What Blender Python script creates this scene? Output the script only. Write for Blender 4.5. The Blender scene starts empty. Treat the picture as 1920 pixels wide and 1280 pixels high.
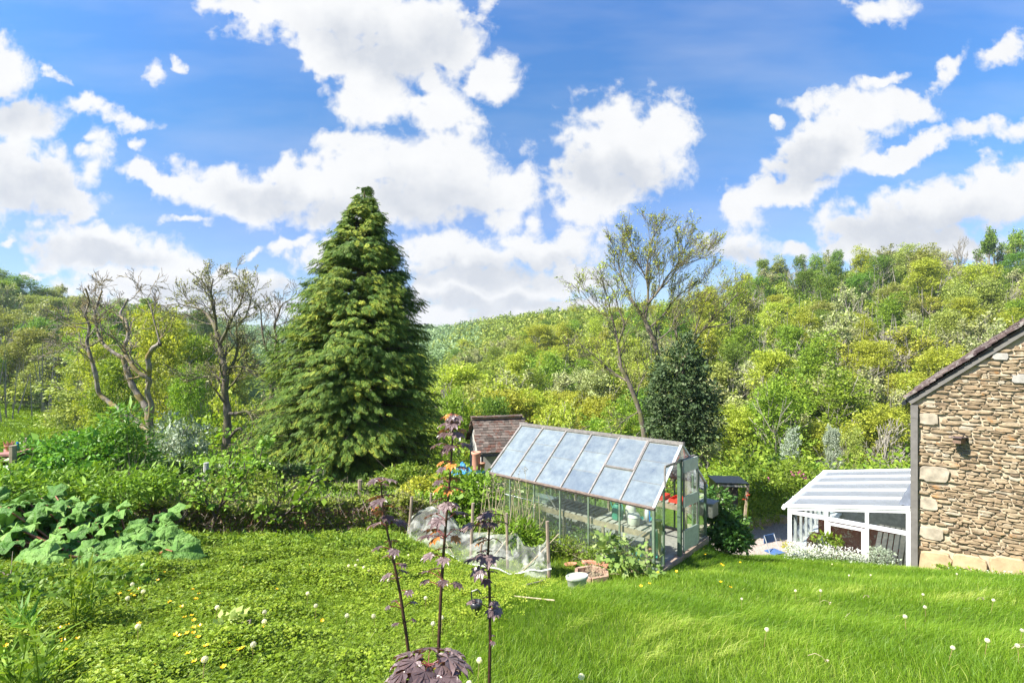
import bpy, math, numpy as np
from math import radians, sin, cos, pi, tan, atan2, sqrt
S = bpy.context.scene
COL = S.collection
F = 960.0; CX = 960.0; HZ = 658.0          # focal length (px of the 1920 photograph), horizon row

# ------------------------------------------------------------------ camera
cd = bpy.data.cameras.new('camera'); cam = bpy.data.objects.new('camera', cd); COL.objects.link(cam)
cam.location = (0, 0, 0); cam.rotation_euler = (radians(90), 0, 0)
cd.lens = 18; cd.sensor_width = 36; cd.shift_y = 18 / 1920; cd.clip_start = 0.05; cd.clip_end = 6000
S.camera = cam

# ------------------------------------------------------------------ light
SUN = np.array([-.88, -.42, 1.02]); SUN = SUN / np.linalg.norm(SUN)
sd = bpy.data.lights.new('sun', 'SUN'); sun = bpy.data.objects.new('sun', sd); COL.objects.link(sun)
sd.energy = 5.0; sd.angle = radians(0.6); sd.color = (1, .95, .85)
from mathutils import Vector, Matrix
sun.rotation_euler = Vector(SUN).to_track_quat('Z', 'Y').to_euler()
S.view_settings.view_transform = 'Standard'; S.view_settings.look = 'None'
S.view_settings.exposure = 1.42; S.view_settings.gamma = 1
S.cycles.max_bounces = 6; S.cycles.diffuse_bounces = 2; S.cycles.glossy_bounces = 2
S.cycles.transmission_bounces = 4; S.cycles.transparent_max_bounces = 16
S.cycles.caustics_reflective = False; S.cycles.caustics_refractive = False

# ------------------------------------------------------------------ sky: Nishita plus clouds, laid out by direction
CLOUDS = [  # centre x, y, radius x, y, turn in degrees (units: photo px of the view direction)
 (590,0,240,90,10),(760,70,150,105,0),(700,160,95,90,25),(470,15,120,28,18),(610,105,70,50,30),(850,90,60,60,0),
 (825,205,60,70,0),(930,140,62,48,-10),(885,25,55,16,-40),(865,245,45,35,20),
 (300,335,110,30,5),(450,365,150,62,12),(660,305,110,72,-5),(830,330,160,90,10),(690,385,200,62,0),(930,370,95,62,0),(560,345,120,50,-5),
 (10,130,50,70,0),(30,235,100,52,0),(20,330,110,80,0),(130,382,75,32,10),(90,345,70,70,0),
 (205,212,85,17,12),(180,290,22,50,10),(100,145,36,10,30),(290,135,24,20,0),(340,125,8,18,-20),(250,275,22,14,20),
 (175,465,150,50,4),(330,505,110,50,25),(250,535,170,38,0),(470,535,90,34,5),(380,575,260,36,0),(68,504,26,6,0),(15,455,14,10,0),
 (555,460,38,16,-25),(485,477,20,9,-10),(600,480,60,20,-30),(355,418,32,8,10),
 (860,475,130,42,0),(1010,465,130,38,0),(900,545,170,60,0),(1060,520,100,40,0),(880,605,240,36,0),(1000,585,200,32,0),
 (1170,275,135,100,10),(1120,350,110,55,15),(1250,240,80,70,-30),(1100,400,40,42,20),(1090,440,50,28,0),
 (985,345,34,50,10),(1005,425,20,30,0),
 (1385,385,48,52,0),(1470,350,110,34,-10),(1560,270,90,85,0),(1620,215,95,52,0),(1700,205,85,34,12),(1700,285,140,24,-20),(1860,252,95,18,0),
 (1400,405,44,30,20),(1500,300,60,50,0),(1545,190,60,17,-5),(1650,150,46,12,-25),(1780,140,44,16,-55),(1890,85,60,17,-35),(1660,8,62,22,8),(1450,232,16,8,0),
 (1650,425,130,50,-12),(1760,385,150,50,-8),(1880,360,120,65,-15),(1720,455,190,42,0),(1560,425,38,34,0),
 (1385,468,62,30,0),(1480,463,36,17,0),(1640,478,160,25,0),
 (-250,100,160,90,0),(-300,400,220,70,0),(2200,150,160,80,0),(2250,400,200,90,0),(900,-350,300,120,0),(1500,-300,160,80,20),(200,-300,180,70,0)]
GREYS = [(800,375,120,55,10),(560,385,150,34,8),(180,478,130,24,8),(60,360,100,55,20),(1740,430,200,40,-6),(700,95,130,55,20),
 (900,515,170,24,0),(900,570,170,18,0),(1030,490,90,16,0),(1150,330,95,45,10),(1530,300,80,35,-20),(1390,480,50,14,0),(30,215,60,30,0),(420,545,160,20,0),(820,80,50,40,0)]
w = bpy.data.worlds.new('World'); S.world = w; w.use_nodes = True
NT = w.node_tree; NT.nodes.clear()
def N(nt, typ, **kw):
    n = nt.nodes.new(typ)
    for k, v in kw.items():
        if k.startswith('i_'):
            n.inputs[int(k[2:])].default_value = v
        else: setattr(n, k, v)
    return n
def math_(nt, op, a, b=None, c=None, clamp=False):
    n = nt.nodes.new('ShaderNodeMath'); n.operation = op; n.use_clamp = clamp
    for i, x in enumerate((a, b, c)):
        if x is None: continue
        if isinstance(x, (int, float)): n.inputs[i].default_value = x
        else: nt.links.new(x, n.inputs[i])
    return n.outputs[0]
L = NT.links.new
tc = N(NT, 'ShaderNodeTexCoord'); sp = N(NT, 'ShaderNodeSeparateXYZ'); L(tc.outputs['Generated'], sp.inputs[0])
yy = math_(NT, 'MAXIMUM', math_(NT, 'ABSOLUTE', sp.outputs[1]), .06)
U = math_(NT, 'MULTIPLY_ADD', math_(NT, 'DIVIDE', sp.outputs[0], yy), F / 100, CX / 100)
V = math_(NT, 'MULTIPLY_ADD', math_(NT, 'DIVIDE', sp.outputs[2], yy), -F / 100, HZ / 100)
cb = N(NT, 'ShaderNodeCombineXYZ'); L(U, cb.inputs[0]); L(V, cb.inputs[1])
def noise(scale, detail, rough, vec, dist=0, off=None):
    n = N(NT, 'ShaderNodeTexNoise', noise_dimensions='3D'); n.inputs['Scale'].default_value = scale
    n.inputs['Detail'].default_value = detail; n.inputs['Roughness'].default_value = rough
    n.inputs['Distortion'].default_value = dist
    L(vec, n.inputs['Vector']); return n
wn = noise(1.1, 7, .58, cb.outputs[0])
vm = N(NT, 'ShaderNodeVectorMath', operation='SUBTRACT'); L(wn.outputs['Color'], vm.inputs[0]); vm.inputs[1].default_value = (.5, .5, .5)
vs = N(NT, 'ShaderNodeVectorMath', operation='SCALE'); L(vm.outputs[0], vs.inputs[0]); vs.inputs['Scale'].default_value = 1.1
va = N(NT, 'ShaderNodeVectorMath', operation='ADD'); L(cb.outputs[0], va.inputs[0]); L(vs.outputs[0], va.inputs[1])
flat = N(NT, 'ShaderNodeVectorMath', operation='MULTIPLY'); L(va.outputs[0], flat.inputs[0]); flat.inputs[1].default_value = (1, 1, 0)
def blobfield(lst, soft, start=None):
    cur = start; base = flat.outputs[0]
    for ii, (cx, cy, rx, ry, a) in enumerate(lst):
        if ii % 16 == 0 and cur is not None:      # chained through a zero so the compiler works in batches
            z0 = N(NT, 'ShaderNodeVectorMath', operation='MULTIPLY_ADD'); L(cur, z0.inputs[0]); z0.inputs[1].default_value = (0, 0, 0); L(flat.outputs[0], z0.inputs[2]); base = z0.outputs[0]
            if ii == 0: cur = None
        m = N(NT, 'ShaderNodeMapping', vector_type='TEXTURE')
        wsp = .60 if rx * ry < 2300 else 0.0          # small clouds thinner and softer
        m.inputs['Location'].default_value = (cx / 100, cy / 100, wsp)
        rx, ry = (rx * 1.5, ry * 1.5) if wsp else (rx, ry)
        m.inputs['Rotation'].default_value = (0, 0, radians(a))
        m.inputs['Scale'].default_value = (rx / 100, ry / 100, 1)
        L(base, m.inputs['Vector'])
        ln = N(NT, 'ShaderNodeVectorMath', operation='LENGTH'); L(m.outputs[0], ln.inputs[0])
        cur = ln.outputs['Value'] if cur is None else math_(NT, 'SMOOTH_MIN', cur, ln.outputs['Value'], soft)
    return cur
fld = blobfield(CLOUDS, .18)
fn = noise(2.2, 9, .58, cb.outputs[0], .2)
dens = math_(NT, 'ADD', math_(NT, 'SUBTRACT', 1.02, fld), math_(NT, 'MULTIPLY', math_(NT, 'SUBTRACT', fn.outputs[0], .5), 1.55))
mr = N(NT, 'ShaderNodeMapRange', interpolation_type='SMOOTHSTEP'); L(dens, mr.inputs[0]); mr.inputs[1].default_value = -.10; mr.inputs[2].default_value = .42
# thin veil high up
vn_map = N(NT, 'ShaderNodeMapping'); vn_map.inputs['Rotation'].default_value = (0, 0, radians(-30)); vn_map.inputs['Scale'].default_value = (.25, 1.1, 1)
L(cb.outputs[0], vn_map.inputs[0]); vn = noise(.8, 4, .55, vn_map.outputs[0])
veil = N(NT, 'ShaderNodeMapRange'); L(vn.outputs[0], veil.inputs[0]); veil.inputs[1].default_value = .42; veil.inputs[2].default_value = .8; veil.inputs[4].default_value = .2
alpha = math_(NT, 'MAXIMUM', mr.outputs[0], veil.outputs[0])
g = blobfield(GREYS, .25, fld)
gs = N(NT, 'ShaderNodeMapRange', interpolation_type='SMOOTHSTEP'); L(g, gs.inputs[0]); gs.inputs[1].default_value = 1.5; gs.inputs[2].default_value = .45
gn = noise(1.3, 6, .6, cb.outputs[0])
gn2 = N(NT, 'ShaderNodeMapRange'); L(gn.outputs[0], gn2.inputs[0]); gn2.inputs[1].default_value = .35; gn2.inputs[2].default_value = .65; gn2.inputs[3].default_value = .15; gn2.inputs[4].default_value = 1
gfac = math_(NT, 'MULTIPLY_ADD', gs.outputs[0], math_(NT, 'MULTIPLY_ADD', gn2.outputs[0], .45, .5), math_(NT, 'MULTIPLY', gn2.outputs[0], .16))
ccol = N(NT, 'ShaderNodeMix', data_type='RGBA'); L(gfac, ccol.inputs[0]); ccol.inputs[6].default_value = (3.72, 3.74, 3.77, 1); ccol.inputs[7].default_value = (2.62, 2.76, 3.0, 1)
sky = N(NT, 'ShaderNodeTexSky', sky_type='NISHITA'); sky.sun_disc = False
sky.sun_elevation = math.asin(SUN[2]); sky.sun_rotation = atan2(SUN[0], SUN[1]); sky.altitude = 100; sky.air_density = 1.0; sky.dust_density = .2; sky.ozone_density = 3.0
tint = N(NT, 'ShaderNodeMix', data_type='RGBA', blend_type='MULTIPLY'); tint.inputs[0].default_value = 1; L(sky.outputs[0], tint.inputs[6])
el = N(NT, 'ShaderNodeValToRGB'); L(math_(NT, 'DIVIDE', V, 6.6), el.inputs[0])
for k_, (p_, c_) in enumerate(((0, (.43, .71, .97)), (1, (.52, .55, .57)))):
    el.color_ramp.elements[k_].position = p_; el.color_ramp.elements[k_].color = (*c_, 1)
for p_, c_ in ((.34, (.40, .64, .80)), (.64, (.53, .58, .71))):
    e_ = el.color_ramp.elements.new(p_); e_.color = (*c_, 1)
L(el.outputs[0], tint.inputs[7])
mx = N(NT, 'ShaderNodeMix', data_type='RGBA'); L(alpha, mx.inputs[0]); L(tint.outputs[2], mx.inputs[6]); L(ccol.outputs[2], mx.inputs[7])
bg = N(NT, 'ShaderNodeBackground'); bg.inputs[1].default_value = .1; L(mx.outputs[2], bg.inputs[0])
wo = N(NT, 'ShaderNodeOutputWorld'); L(bg.outputs[0], wo.inputs[0])
w.cycles.sampling_method = 'MANUAL'; w.cycles.sample_map_resolution = 512

# ------------------------------------------------------------------ helpers: objects
def tag(o, label=None, cat=None, group=None, kind=None):
    if label: o['label'] = label
    if cat: o['category'] = cat
    if group: o['group'] = group
    if kind: o['kind'] = kind
    return o
def thing(name, label, cat, loc=(0, 0, 0), rotz=0, group=None):
    o = bpy.data.objects.new(name, None); COL.objects.link(o); o.empty_display_size = .2
    o.location = loc; o.rotation_euler = (0, 0, rotz)
    return tag(o, label, cat, group)
def copy_tree(o, parent=None):
    c = o.copy(); COL.objects.link(c); c.parent = parent
    for ch in list(o.children): copy_tree(ch, c)
    return c
class MB:
    def __init__(s): s.V = []; s.F = []; s.T = []; s.n = 0
    def add(s, v, f, t=0.5):
        v = np.asarray(v, float).reshape(-1, 3)
        s.V.append(v)
        fs = f if isinstance(f, list) else [f]
        for a in fs:
            a = np.asarray(a, np.int64)
            if a.ndim == 1: a = a[None]
            s.F.append(a + s.n)
        t = np.asarray(t, float)
        s.T.append(np.full(len(v), float(t)) if t.ndim == 0 else t)
        s.n += len(v); return s
    def box(s, c, d, R=None, t=.5, j=0, rng=None):
        v = np.array([[x, y, z] for z in (-.5, .5) for y in (-.5, .5) for x in (-.5, .5)]) * np.array(d)
        if j: v = v + rng.normal(0, j, v.shape)
        if R is not None: v = v @ np.asarray(R).T
        return s.add(v + np.array(c), np.array([[0, 2, 3, 1], [4, 5, 7, 6], [0, 1, 5, 4], [2, 6, 7, 3], [0, 4, 6, 2], [1, 3, 7, 5]]), t)
    def bar(s, p, q, a, b, up=(0, 0, 1), t=.5):   # beam p->q, a wide (side), b tall (up)
        p = np.array(p, float); q = np.array(q, float); d = q - p; l = np.linalg.norm(d); d /= l
        u = np.array(up, float); x = np.cross(d, u)
        if np.linalg.norm(x) < 1e-6: x = np.cross(d, (1, 0, 0))
        x /= np.linalg.norm(x); z = np.cross(x, d)
        return s.box((p + q) / 2, (a, l, b), np.stack([x, d, z], 1), t)
    def tube(s, P, r, k=6, t=.5, cap=False):
        P = np.asarray(P, float); n = len(P); r = np.broadcast_to(np.asarray(r, float), (n,))
        T = np.gradient(P, axis=0); T /= np.linalg.norm(T, axis=1)[:, None] + 1e-9
        ref = np.array([0.13, .2, 1.0]) if abs(T[0, 2]) < .8 else np.array([1.0, .15, .1])
        A = np.cross(T, ref); A /= np.linalg.norm(A, axis=1)[:, None] + 1e-9; B = np.cross(T, A)
        th = np.arange(k) * 2 * pi / k
        v = P[:, None] + r[:, None, None] * (np.cos(th)[None, :, None] * A[:, None] + np.sin(th)[None, :, None] * B[:, None])
        i = np.arange(n - 1)[:, None] * k; j = np.arange(k)[None]; j2 = (j + 1) % k
        f = np.stack([i + j, i + j2, i + k + j2, i + k + j], -1).reshape(-1, 4)
        fs = [f]
        if cap: fs += [np.arange(k)[::-1], np.arange(k) + (n - 1) * k]
        return s.add(v.reshape(-1, 3), fs, t)
    def lathe(s, prof, c=(0, 0, 0), k=20, sx=1, sy=1, t=.5):
        c = np.array(c, float); th = np.arange(k) * 2 * pi / k
        v = np.array([[r * cos(a) * sx, r * sin(a) * sy, z] for r, z in prof for a in th]) + c
        n = len(prof); i = np.arange(n - 1)[:, None] * k; j = np.arange(k)[None]; j2 = (j + 1) % k
        return s.add(v, np.stack([i + j, i + j2, i + k + j2, i + k + j], -1).reshape(-1, 4), t)
    def stamp(s, tv, tf, P, R, sc, t):             # template copied to many places
        tv = np.asarray(tv, float); n = len(P); m = len(tv)
        sc = np.asarray(sc, float)
        if sc.ndim == 1: sc = sc[:, None]
        v = np.einsum('nij,nmj->nmi', R, tv[None] * sc[:, None, :] if sc.shape[1] == 3 else tv[None] * sc[:, :, None]) + P[:, None]
        off = (np.arange(n) * m)[:, None, None]
        fs = [(np.asarray(a)[None] + off).reshape(-1, np.asarray(a).shape[1]) for a in (tf if isinstance(tf, list) else [tf])]
        t = np.asarray(t, float)
        t = np.repeat(t, m) if t.ndim == 1 else t.reshape(-1)
        return s.add(v.reshape(-1, 3), fs, t)
    def build(s, name, mat, parent=None, smooth=False):
        me = bpy.data.meshes.new(name)
        V = np.concatenate(s.V); me.vertices.add(len(V)); me.vertices.foreach_set('co', V.astype(np.float32).ravel())
        tot = np.concatenate([np.full(len(a), a.shape[1]) for a in s.F]); idx = np.concatenate([a.ravel() for a in s.F])
        me.loops.add(len(idx)); me.loops.foreach_set('vertex_index', idx.astype(np.int32))
        me.polygons.add(len(tot)); st = np.concatenate([[0], np.cumsum(tot)[:-1]])
        me.polygons.foreach_set('loop_start', st.astype(np.int32))
        me.polygons.foreach_set('use_smooth', np.full(len(tot), smooth, bool))
        at = me.attributes.new('tint', 'FLOAT', 'POINT'); at.data.foreach_set('value', np.concatenate(s.T).astype(np.float32))
        me.update(calc_edges=True)
        if mat: me.materials.append(mat)
        o = bpy.data.objects.new(name, me); COL.objects.link(o); o.parent = parent
        return o
def basis(z, x):                                  # rotation matrices with columns x, y, z from arrays
    z = z / (np.linalg.norm(z, axis=-1, keepdims=True) + 1e-9)
    y = np.cross(z, x); y = y / (np.linalg.norm(y, axis=-1, keepdims=True) + 1e-9)
    return np.stack([np.cross(y, z), y, z], -1)
KITE = (np.array([[0, 0, 0], [.42, .28, -.04], [1, 0, -.08], [.42, -.28, -.04]]), np.array([[0, 3, 2, 1]]))
def leaves(mb, P, size, rng, bias=(0, 0, .6), aspect=1.0, tint=None, sv=.35, tpl=KITE, droop=0, d=None):
    P = np.asarray(P); n = len(P)
    if n == 0: return
    z = rng.normal(0, 1, (n, 3)) * .6 + np.array(bias)
    x = rng.normal(0, 1, (n, 3)) if d is None else d + rng.normal(0, .35, (n, 3)); x[:, 2] -= droop
    R = basis(z, x)
    s = size * np.exp(rng.normal(0, sv, n))
    sc = np.stack([s, s * aspect, s], 1)
    mb.stamp(tpl[0], tpl[1], P, R, sc, rng.random(n) if tint is None else tint)

# ------------------------------------------------------------------ helpers: materials
def mat(name, build):
    m = bpy.data.materials.new(name); m.use_nodes = True; nt = m.node_tree; nt.nodes.clear()
    out = N(nt, 'ShaderNodeOutputMaterial'); sh = build(nt); nt.links.new(sh, out.inputs[0]); return m
def ramp(nt, fac, stops):
    r = N(nt, 'ShaderNodeValToRGB'); e = r.color_ramp.elements
    while len(e) < len(stops): e.new(.5)
    for k, (p, c) in enumerate(stops): e[k].position = p; e[k].color = (*c, 1)
    nt.links.new(fac, r.inputs[0]); return r.outputs[0]
def nz(nt, scale, detail=3, rough=.55, coord='Object', sc=None, out=0):
    t = N(nt, 'ShaderNodeTexCoord'); n = N(nt, 'ShaderNodeTexNoise'); n.inputs['Scale'].default_value = scale
    n.inputs['Detail'].default_value = detail; n.inputs['Roughness'].default_value = rough
    if sc:
        m = N(nt, 'ShaderNodeMapping'); m.inputs['Scale'].default_value = sc; nt.links.new(t.outputs[coord], m.inputs[0]); nt.links.new(m.outputs[0], n.inputs[0])
    else: nt.links.new(t.outputs[coord], n.inputs[0])
    return n.outputs[out]
def attr(nt): a = N(nt, 'ShaderNodeAttribute', attribute_name='tint'); return a.outputs['Fac']
def pbsdf(nt, col, rough=.6, metal=0, bump=None, bs=.3, bd=.02, spec=.5):
    p = N(nt, 'ShaderNodeBsdfPrincipled')
    if isinstance(col, tuple): p.inputs['Base Color'].default_value = (*col, 1)
    else: nt.links.new(col, p.inputs['Base Color'])
    if isinstance(rough, float) or isinstance(rough, int): p.inputs['Roughness'].default_value = rough
    else: nt.links.new(rough, p.inputs['Roughness'])
    p.inputs['Metallic'].default_value = metal; p.inputs['Specular IOR Level'].default_value = spec
    if bump is not None:
        b = N(nt, 'ShaderNodeBump'); b.inputs['Strength'].default_value = bs; b.inputs['Distance'].default_value = bd
        nt.links.new(bump, b.inputs['Height']); nt.links.new(b.outputs[0], p.inputs['Normal'])
    return p.outputs[0]
def leafmat(name, c0, c1, c2=None, trans=.3, rough=.55, big=None, spec=.3):
    def b(nt):
        st = [(0, c0), (1, c1)] if c2 is None else [(0, c0), (.6, c1), (1, c2)]
        col = ramp(nt, attr(nt), st)
        oi = N(nt, 'ShaderNodeObjectInfo')
        hs = N(nt, 'ShaderNodeHueSaturation'); nt.links.new(col, hs.inputs['Color'])
        nt.links.new(math_(nt, 'MULTIPLY_ADD', oi.outputs['Random'], .03, .485), hs.inputs['Hue'])
        v = math_(nt, 'MULTIPLY_ADD', oi.outputs['Random'], .3, .85)
        if big:
            q = nz(nt, big, 2); v = math_(nt, 'MULTIPLY', v, math_(nt, 'MULTIPLY_ADD', q, .9, .55))
        nt.links.new(v, hs.inputs['Value'])
        p = pbsdf(nt, hs.outputs[0], rough, spec=spec)
        t = N(nt, 'ShaderNodeBsdfTranslucent')
        mm = N(nt, 'ShaderNodeMix', data_type='RGBA', blend_type='MULTIPLY'); mm.inputs[0].default_value = 1
        nt.links.new(hs.outputs[0], mm.inputs[6]); mm.inputs[7].default_value = (1.25, 1.2, .6, 1)
        nt.links.new(mm.outputs[2], t.inputs[0])
        x = N(nt, 'ShaderNodeMixShader'); x.inputs[0].default_value = trans
        nt.links.new(p, x.inputs[1]); nt.links.new(t.outputs[0], x.inputs[2]); return x.outputs[0]
    return mat(name, b)
def plain(name, c, rough=.6, metal=0, var=.25, scale=8, bump=.15, spec=.5):
    def b(nt):
        n = nz(nt, scale, 5, .6)
        lo = tuple(x * (1 - var) for x in c); hi = tuple(min(1, x * (1 + var)) for x in c)
        return pbsdf(nt, ramp(nt, n, [(.3, lo), (.7, hi)]), rough, metal, n if bump else None, bump, .01, spec)
    return mat(name, b)
def barkmat(name, c0, c1, moss=None):
    def b(nt):
        n = nz(nt, 9, 6, .65, sc=(1, 1, .35))
        col = ramp(nt, n, [(.35, c0), (.65, c1)])
        if moss:
            q = nz(nt, 2.2, 4, .6); mk = N(nt, 'ShaderNodeMapRange'); nt.links.new(q, mk.inputs[0]); mk.inputs[1].default_value = .48; mk.inputs[2].default_value = .6
            x = N(nt, 'ShaderNodeMix', data_type='RGBA'); nt.links.new(mk.outputs[0], x.inputs[0]); nt.links.new(col, x.inputs[6]); x.inputs[7].default_value = (*moss, 1); col = x.outputs[2]
        return pbsdf(nt, col, .9, 0, n, .6, .03, .2)
    return mat(name, b)
def glassmat(name, dirt, dcol=(.75, .8, .82), tintc=(.93, .97, .95), gl=1.0, ns=3):
    def b(nt):
        tr = N(nt, 'ShaderNodeBsdfTransparent'); tr.inputs[0].default_value = (*tintc, 1)
        gg = N(nt, 'ShaderNodeBsdfGlossy'); gg.inputs['Roughness'].default_value = .04; gg.inputs[0].default_value = (gl, gl, gl, 1)
        fr = N(nt, 'ShaderNodeFresnel'); fr.inputs[0].default_value = 1.5
        m1 = N(nt, 'ShaderNodeMixShader'); nt.links.new(math_(nt, 'MULTIPLY', fr.outputs[0], 1.6, clamp=True), m1.inputs[0]); nt.links.new(tr.outputs[0], m1.inputs[1]); nt.links.new(gg.outputs[0], m1.inputs[2])
        df = N(nt, 'ShaderNodeBsdfDiffuse'); df.inputs[0].default_value = (*dcol, 1)
        tl = N(nt, 'ShaderNodeBsdfTranslucent'); tl.inputs[0].default_value = (*dcol, 1)
        m2 = N(nt, 'ShaderNodeMixShader'); m2.inputs[0].default_value = .4; nt.links.new(df.outputs[0], m2.inputs[1]); nt.links.new(tl.outputs[0], m2.inputs[2])
        n = nz(nt, ns, 6, .65); oi = N(nt, 'ShaderNodeObjectInfo'); q = math_(nt, 'MULTIPLY', math_(nt, 'MULTIPLY_ADD', n, .9, .1), math_(nt, 'MULTIPLY_ADD', oi.outputs['Random'], .55 * dirt, 1.5 * dirt), clamp=True)
        m3 = N(nt, 'ShaderNodeMixShader'); nt.links.new(q, m3.inputs[0]); nt.links.new(m1.outputs[0], m3.inputs[1]); nt.links.new(m2.outputs[0], m3.inputs[2])
        return m3.outputs[0]
    return mat(name, b)

# ------------------------------------------------------------------ terrain
TPX = np.array([-1100, -400, 0, 100, 200, 300, 400, 450, 520, 700, 800, 860, 900, 960, 1060, 1200, 1300, 1400, 1500, 1700, 1920, 2400, 3000.])
TYR = np.array([110, 120, 130, 150, 170, 200, 260, 500, 900, 900, 900, 600, 450, 330, 260, 210, 180, 165, 155, 150, 140, 130, 120.])
TPY = np.array([560, 568, 572, 590, 604, 616, 632, 642, 641, 642, 640, 638, 634, 626, 618, 608, 590, 562, 544, 532, 522, 506, 496.])
TZV = np.array([-7, -7, -7, -7.5, -10, -12, -13, -14, -14, -14, -14, -14, -14, -14, -14, -14, -14, -14, -14, -14, -14, -13, -12.])
TYV = np.array([58, 58, 58, 58, 52, 48, 45, 45, 45, 45, 45, 45, 45, 45, 45, 45, 45, 45, 45, 45, 45, 45, 45.])
def sst(a, b, x): t = np.clip((np.asarray(x, float) - a) / (b - a), 0, 1); return t * t * (3 - 2 * t)
def G(X, Y):
    X = np.asarray(X, float); Y = np.asarray(Y, float)
    R = np.hypot(X, Y); ph = np.clip(np.arctan2(X, Y), -1.12, 1.12)
    px = CX + F * np.tan(ph); ye = np.where(np.abs(np.arctan2(X, Y)) < 1.12, Y, R * cos(1.12))
    s = sst(-3, 1, X); a = 1.2 - .3 * s; b = .23 + .115 * s
    yc = np.clip(Y, -6, 40)
    base = -(a + b * yc)
    zr = np.maximum(base, -6.5)
    zm = np.where(yc < 10, base, -(a + b * 10) - np.where(X < -1, .17, .08 + .09 * sst(.5, -1, X)) * (yc - 10))
    wq = sst(3.6, 6.2, X); near = zm * (1 - wq) + zr * wq
    near = near - .28 * sst(8.3, 11, X) * sst(15.5, 12.5, Y) * sst(4, 9, Y)
    near = near + .05 * np.sin(X * 1.3 + .7) * np.cos(Y * 1.1) + .02 * np.sin(X * 3.1 + Y * 2.3)
    # level pad under the glasshouse
    lx = (X - 2.695) * .66 + (Y - 9.74) * .75; ly = -(X - 2.695) * .75 + (Y - 9.74) * .66
    pad = sst(-.5, .05, lx) * (1 - sst(2.5, 3.1, lx)) * sst(-.35, .1, ly) * (1 - sst(4.3, 5.5, ly))
    near = near * (1 - pad) + (-4.3) * pad
    yr = np.interp(px, TPX, TYR); hr = (HZ - np.interp(px, TPX, TPY)) / F * yr; zv = np.interp(px, TPX, TZV); yv = np.interp(px, TPX, TYV)
    u = np.clip((ye - yv) / (yr - yv), 0, 1)
    hill = zv + (hr - zv) * (.55 * u + .45 * u * u * (3 - 2 * u))
    over = np.clip(ye - yr, 0, None); hill = hill - np.minimum(over * .22, 25)
    hill = hill + np.clip((ye - yv) / 60, 0, 1) * 1.0 * np.sin(X * .07 + 1) * np.sin(Y * .06)
    k = sst(21, yv - 3, ye)
    return near * (1 - k) + hill * k
def Wp(px, py, Y): return np.array([(px - CX) / F * Y, Y, (HZ - py) / F * Y])
def gp(px, py, y0=1.5, y1=60):                     # where the view ray through a photo pixel meets the ground
    Ys = np.linspace(y0, y1, 3000); X = (px - CX) / F * Ys; z = (HZ - py) / F * Ys; g = G(X, Ys)
    i = np.argmax(z <= g); return np.array([X[i], Ys[i], g[i]])
def on(x, y): return np.array([x, y, float(G(x, y))])
def onp(px, Y): return on((px - CX) / F * Y, Y)

def groundmat(nt):
    n1 = nz(nt, .5, 6, .6); n2 = nz(nt, 6, 5, .7); n3 = nz(nt, .06, 4, .6)
    c = ramp(nt, n2, [(.3, (.035, .06, .010)), (.55, (.09, .15, .018)), (.75, (.17, .24, .04))])
    d = ramp(nt, n1, [(.35, (.07, .11, .02)), (.65, (.14, .22, .03))])
    x = N(nt, 'ShaderNodeMix', data_type='RGBA'); x.inputs[0].default_value = .5; nt.links.new(c, x.inputs[6]); nt.links.new(d, x.inputs[7])
    return pbsdf(nt, x.outputs[2], .95, 0, n2, .7, .05, .1)
M_ground = mat('ground_mat', groundmat)
def grid_mesh(name, xs, ys, m, **k):
    X, Y = np.meshgrid(xs, ys); Z = G(X, Y); v = np.stack([X, Y, Z], -1).reshape(-1, 3)
    nx = len(xs); i = np.arange(len(ys) - 1)[:, None] * nx; j = np.arange(nx - 1)[None]
    f = np.stack([i + j, i + j + 1, i + nx + j + 1, i + nx + j], -1).reshape(-1, 4)
    mb = MB(); mb.add(v, f); return mb.build(name, m, smooth=True)
def spaced():
    a = np.concatenate([np.linspace(0, 16, 81), 16 * np.exp(np.linspace(0, math.log(2500 / 16), 110))[1:]]); return a
sx = spaced(); xs = np.concatenate([-sx[::-1], sx[1:]]); ys = np.concatenate([-sx[::-1][:-30:6], [-20, -12, -6, -3], sx])
ys = np.unique(ys)
g_ = grid_mesh('ground', xs, ys, M_ground); tag(g_, kind='structure')

# ------------------------------------------------------------------ materials
M_white = plain('white_frame', (.62, .63, .64), .4, 0, .12, 5, .05)
M_alu = plain('weathered_aluminium', (.24, .22, .205), .5, .25, .3, 12, .1)
M_alug = plain('algae_green_frame', (.13, .18, .12), .6, .1, .35, 9, .1)
M_rust = plain('rusty_gutter', (.20, .15, .12), .6, .1, .4, 14, .1)
M_roofglass = glassmat('dusty_roof_glass', .25, (.84, .93, .84), (.88, .97, .94), .5, 5)
M_glass = glassmat('side_glass', .07, (.6, .7, .62), (.88, .96, .9))
M_conglass = glassmat('window_glass', .02, (.6, .65, .65), (.93, .96, .95), .7)
M_timber = plain('old_timber', (.30, .235, .16), .8, 0, .35, 10, .3)
M_slat = plain('grey_slats', (.34, .31, .27), .8, 0, .3, 14, .3)
M_black = plain('black_plastic', (.02, .022, .028), .35, 0, .2, 8, .05)
M_conc = plain('old_concrete', (.30, .28, .25), .9, 0, .25, 10, .4)
M_cane = plain('dry_cane', (.42, .34, .22), .7, 0, .25, 20, .1)
M_stake = plain('weathered_stake', (.26, .20, .15), .8, 0, .25, 12, .2)
M_panel = plain('grey_door_panel', (.50, .52, .46), .5, .1, .15, 10, .05)
M_terra = plain('terracotta', (.45, .2, .12), .8, 0, .25, 10, .2)
M_bark = barkmat('tree_bark', (.09, .07, .055), (.22, .19, .155), (.13, .13, .05))
M_barkdead = barkmat('dead_bark', (.14, .115, .10), (.32, .28, .245), (.22, .17, .07))
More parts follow.
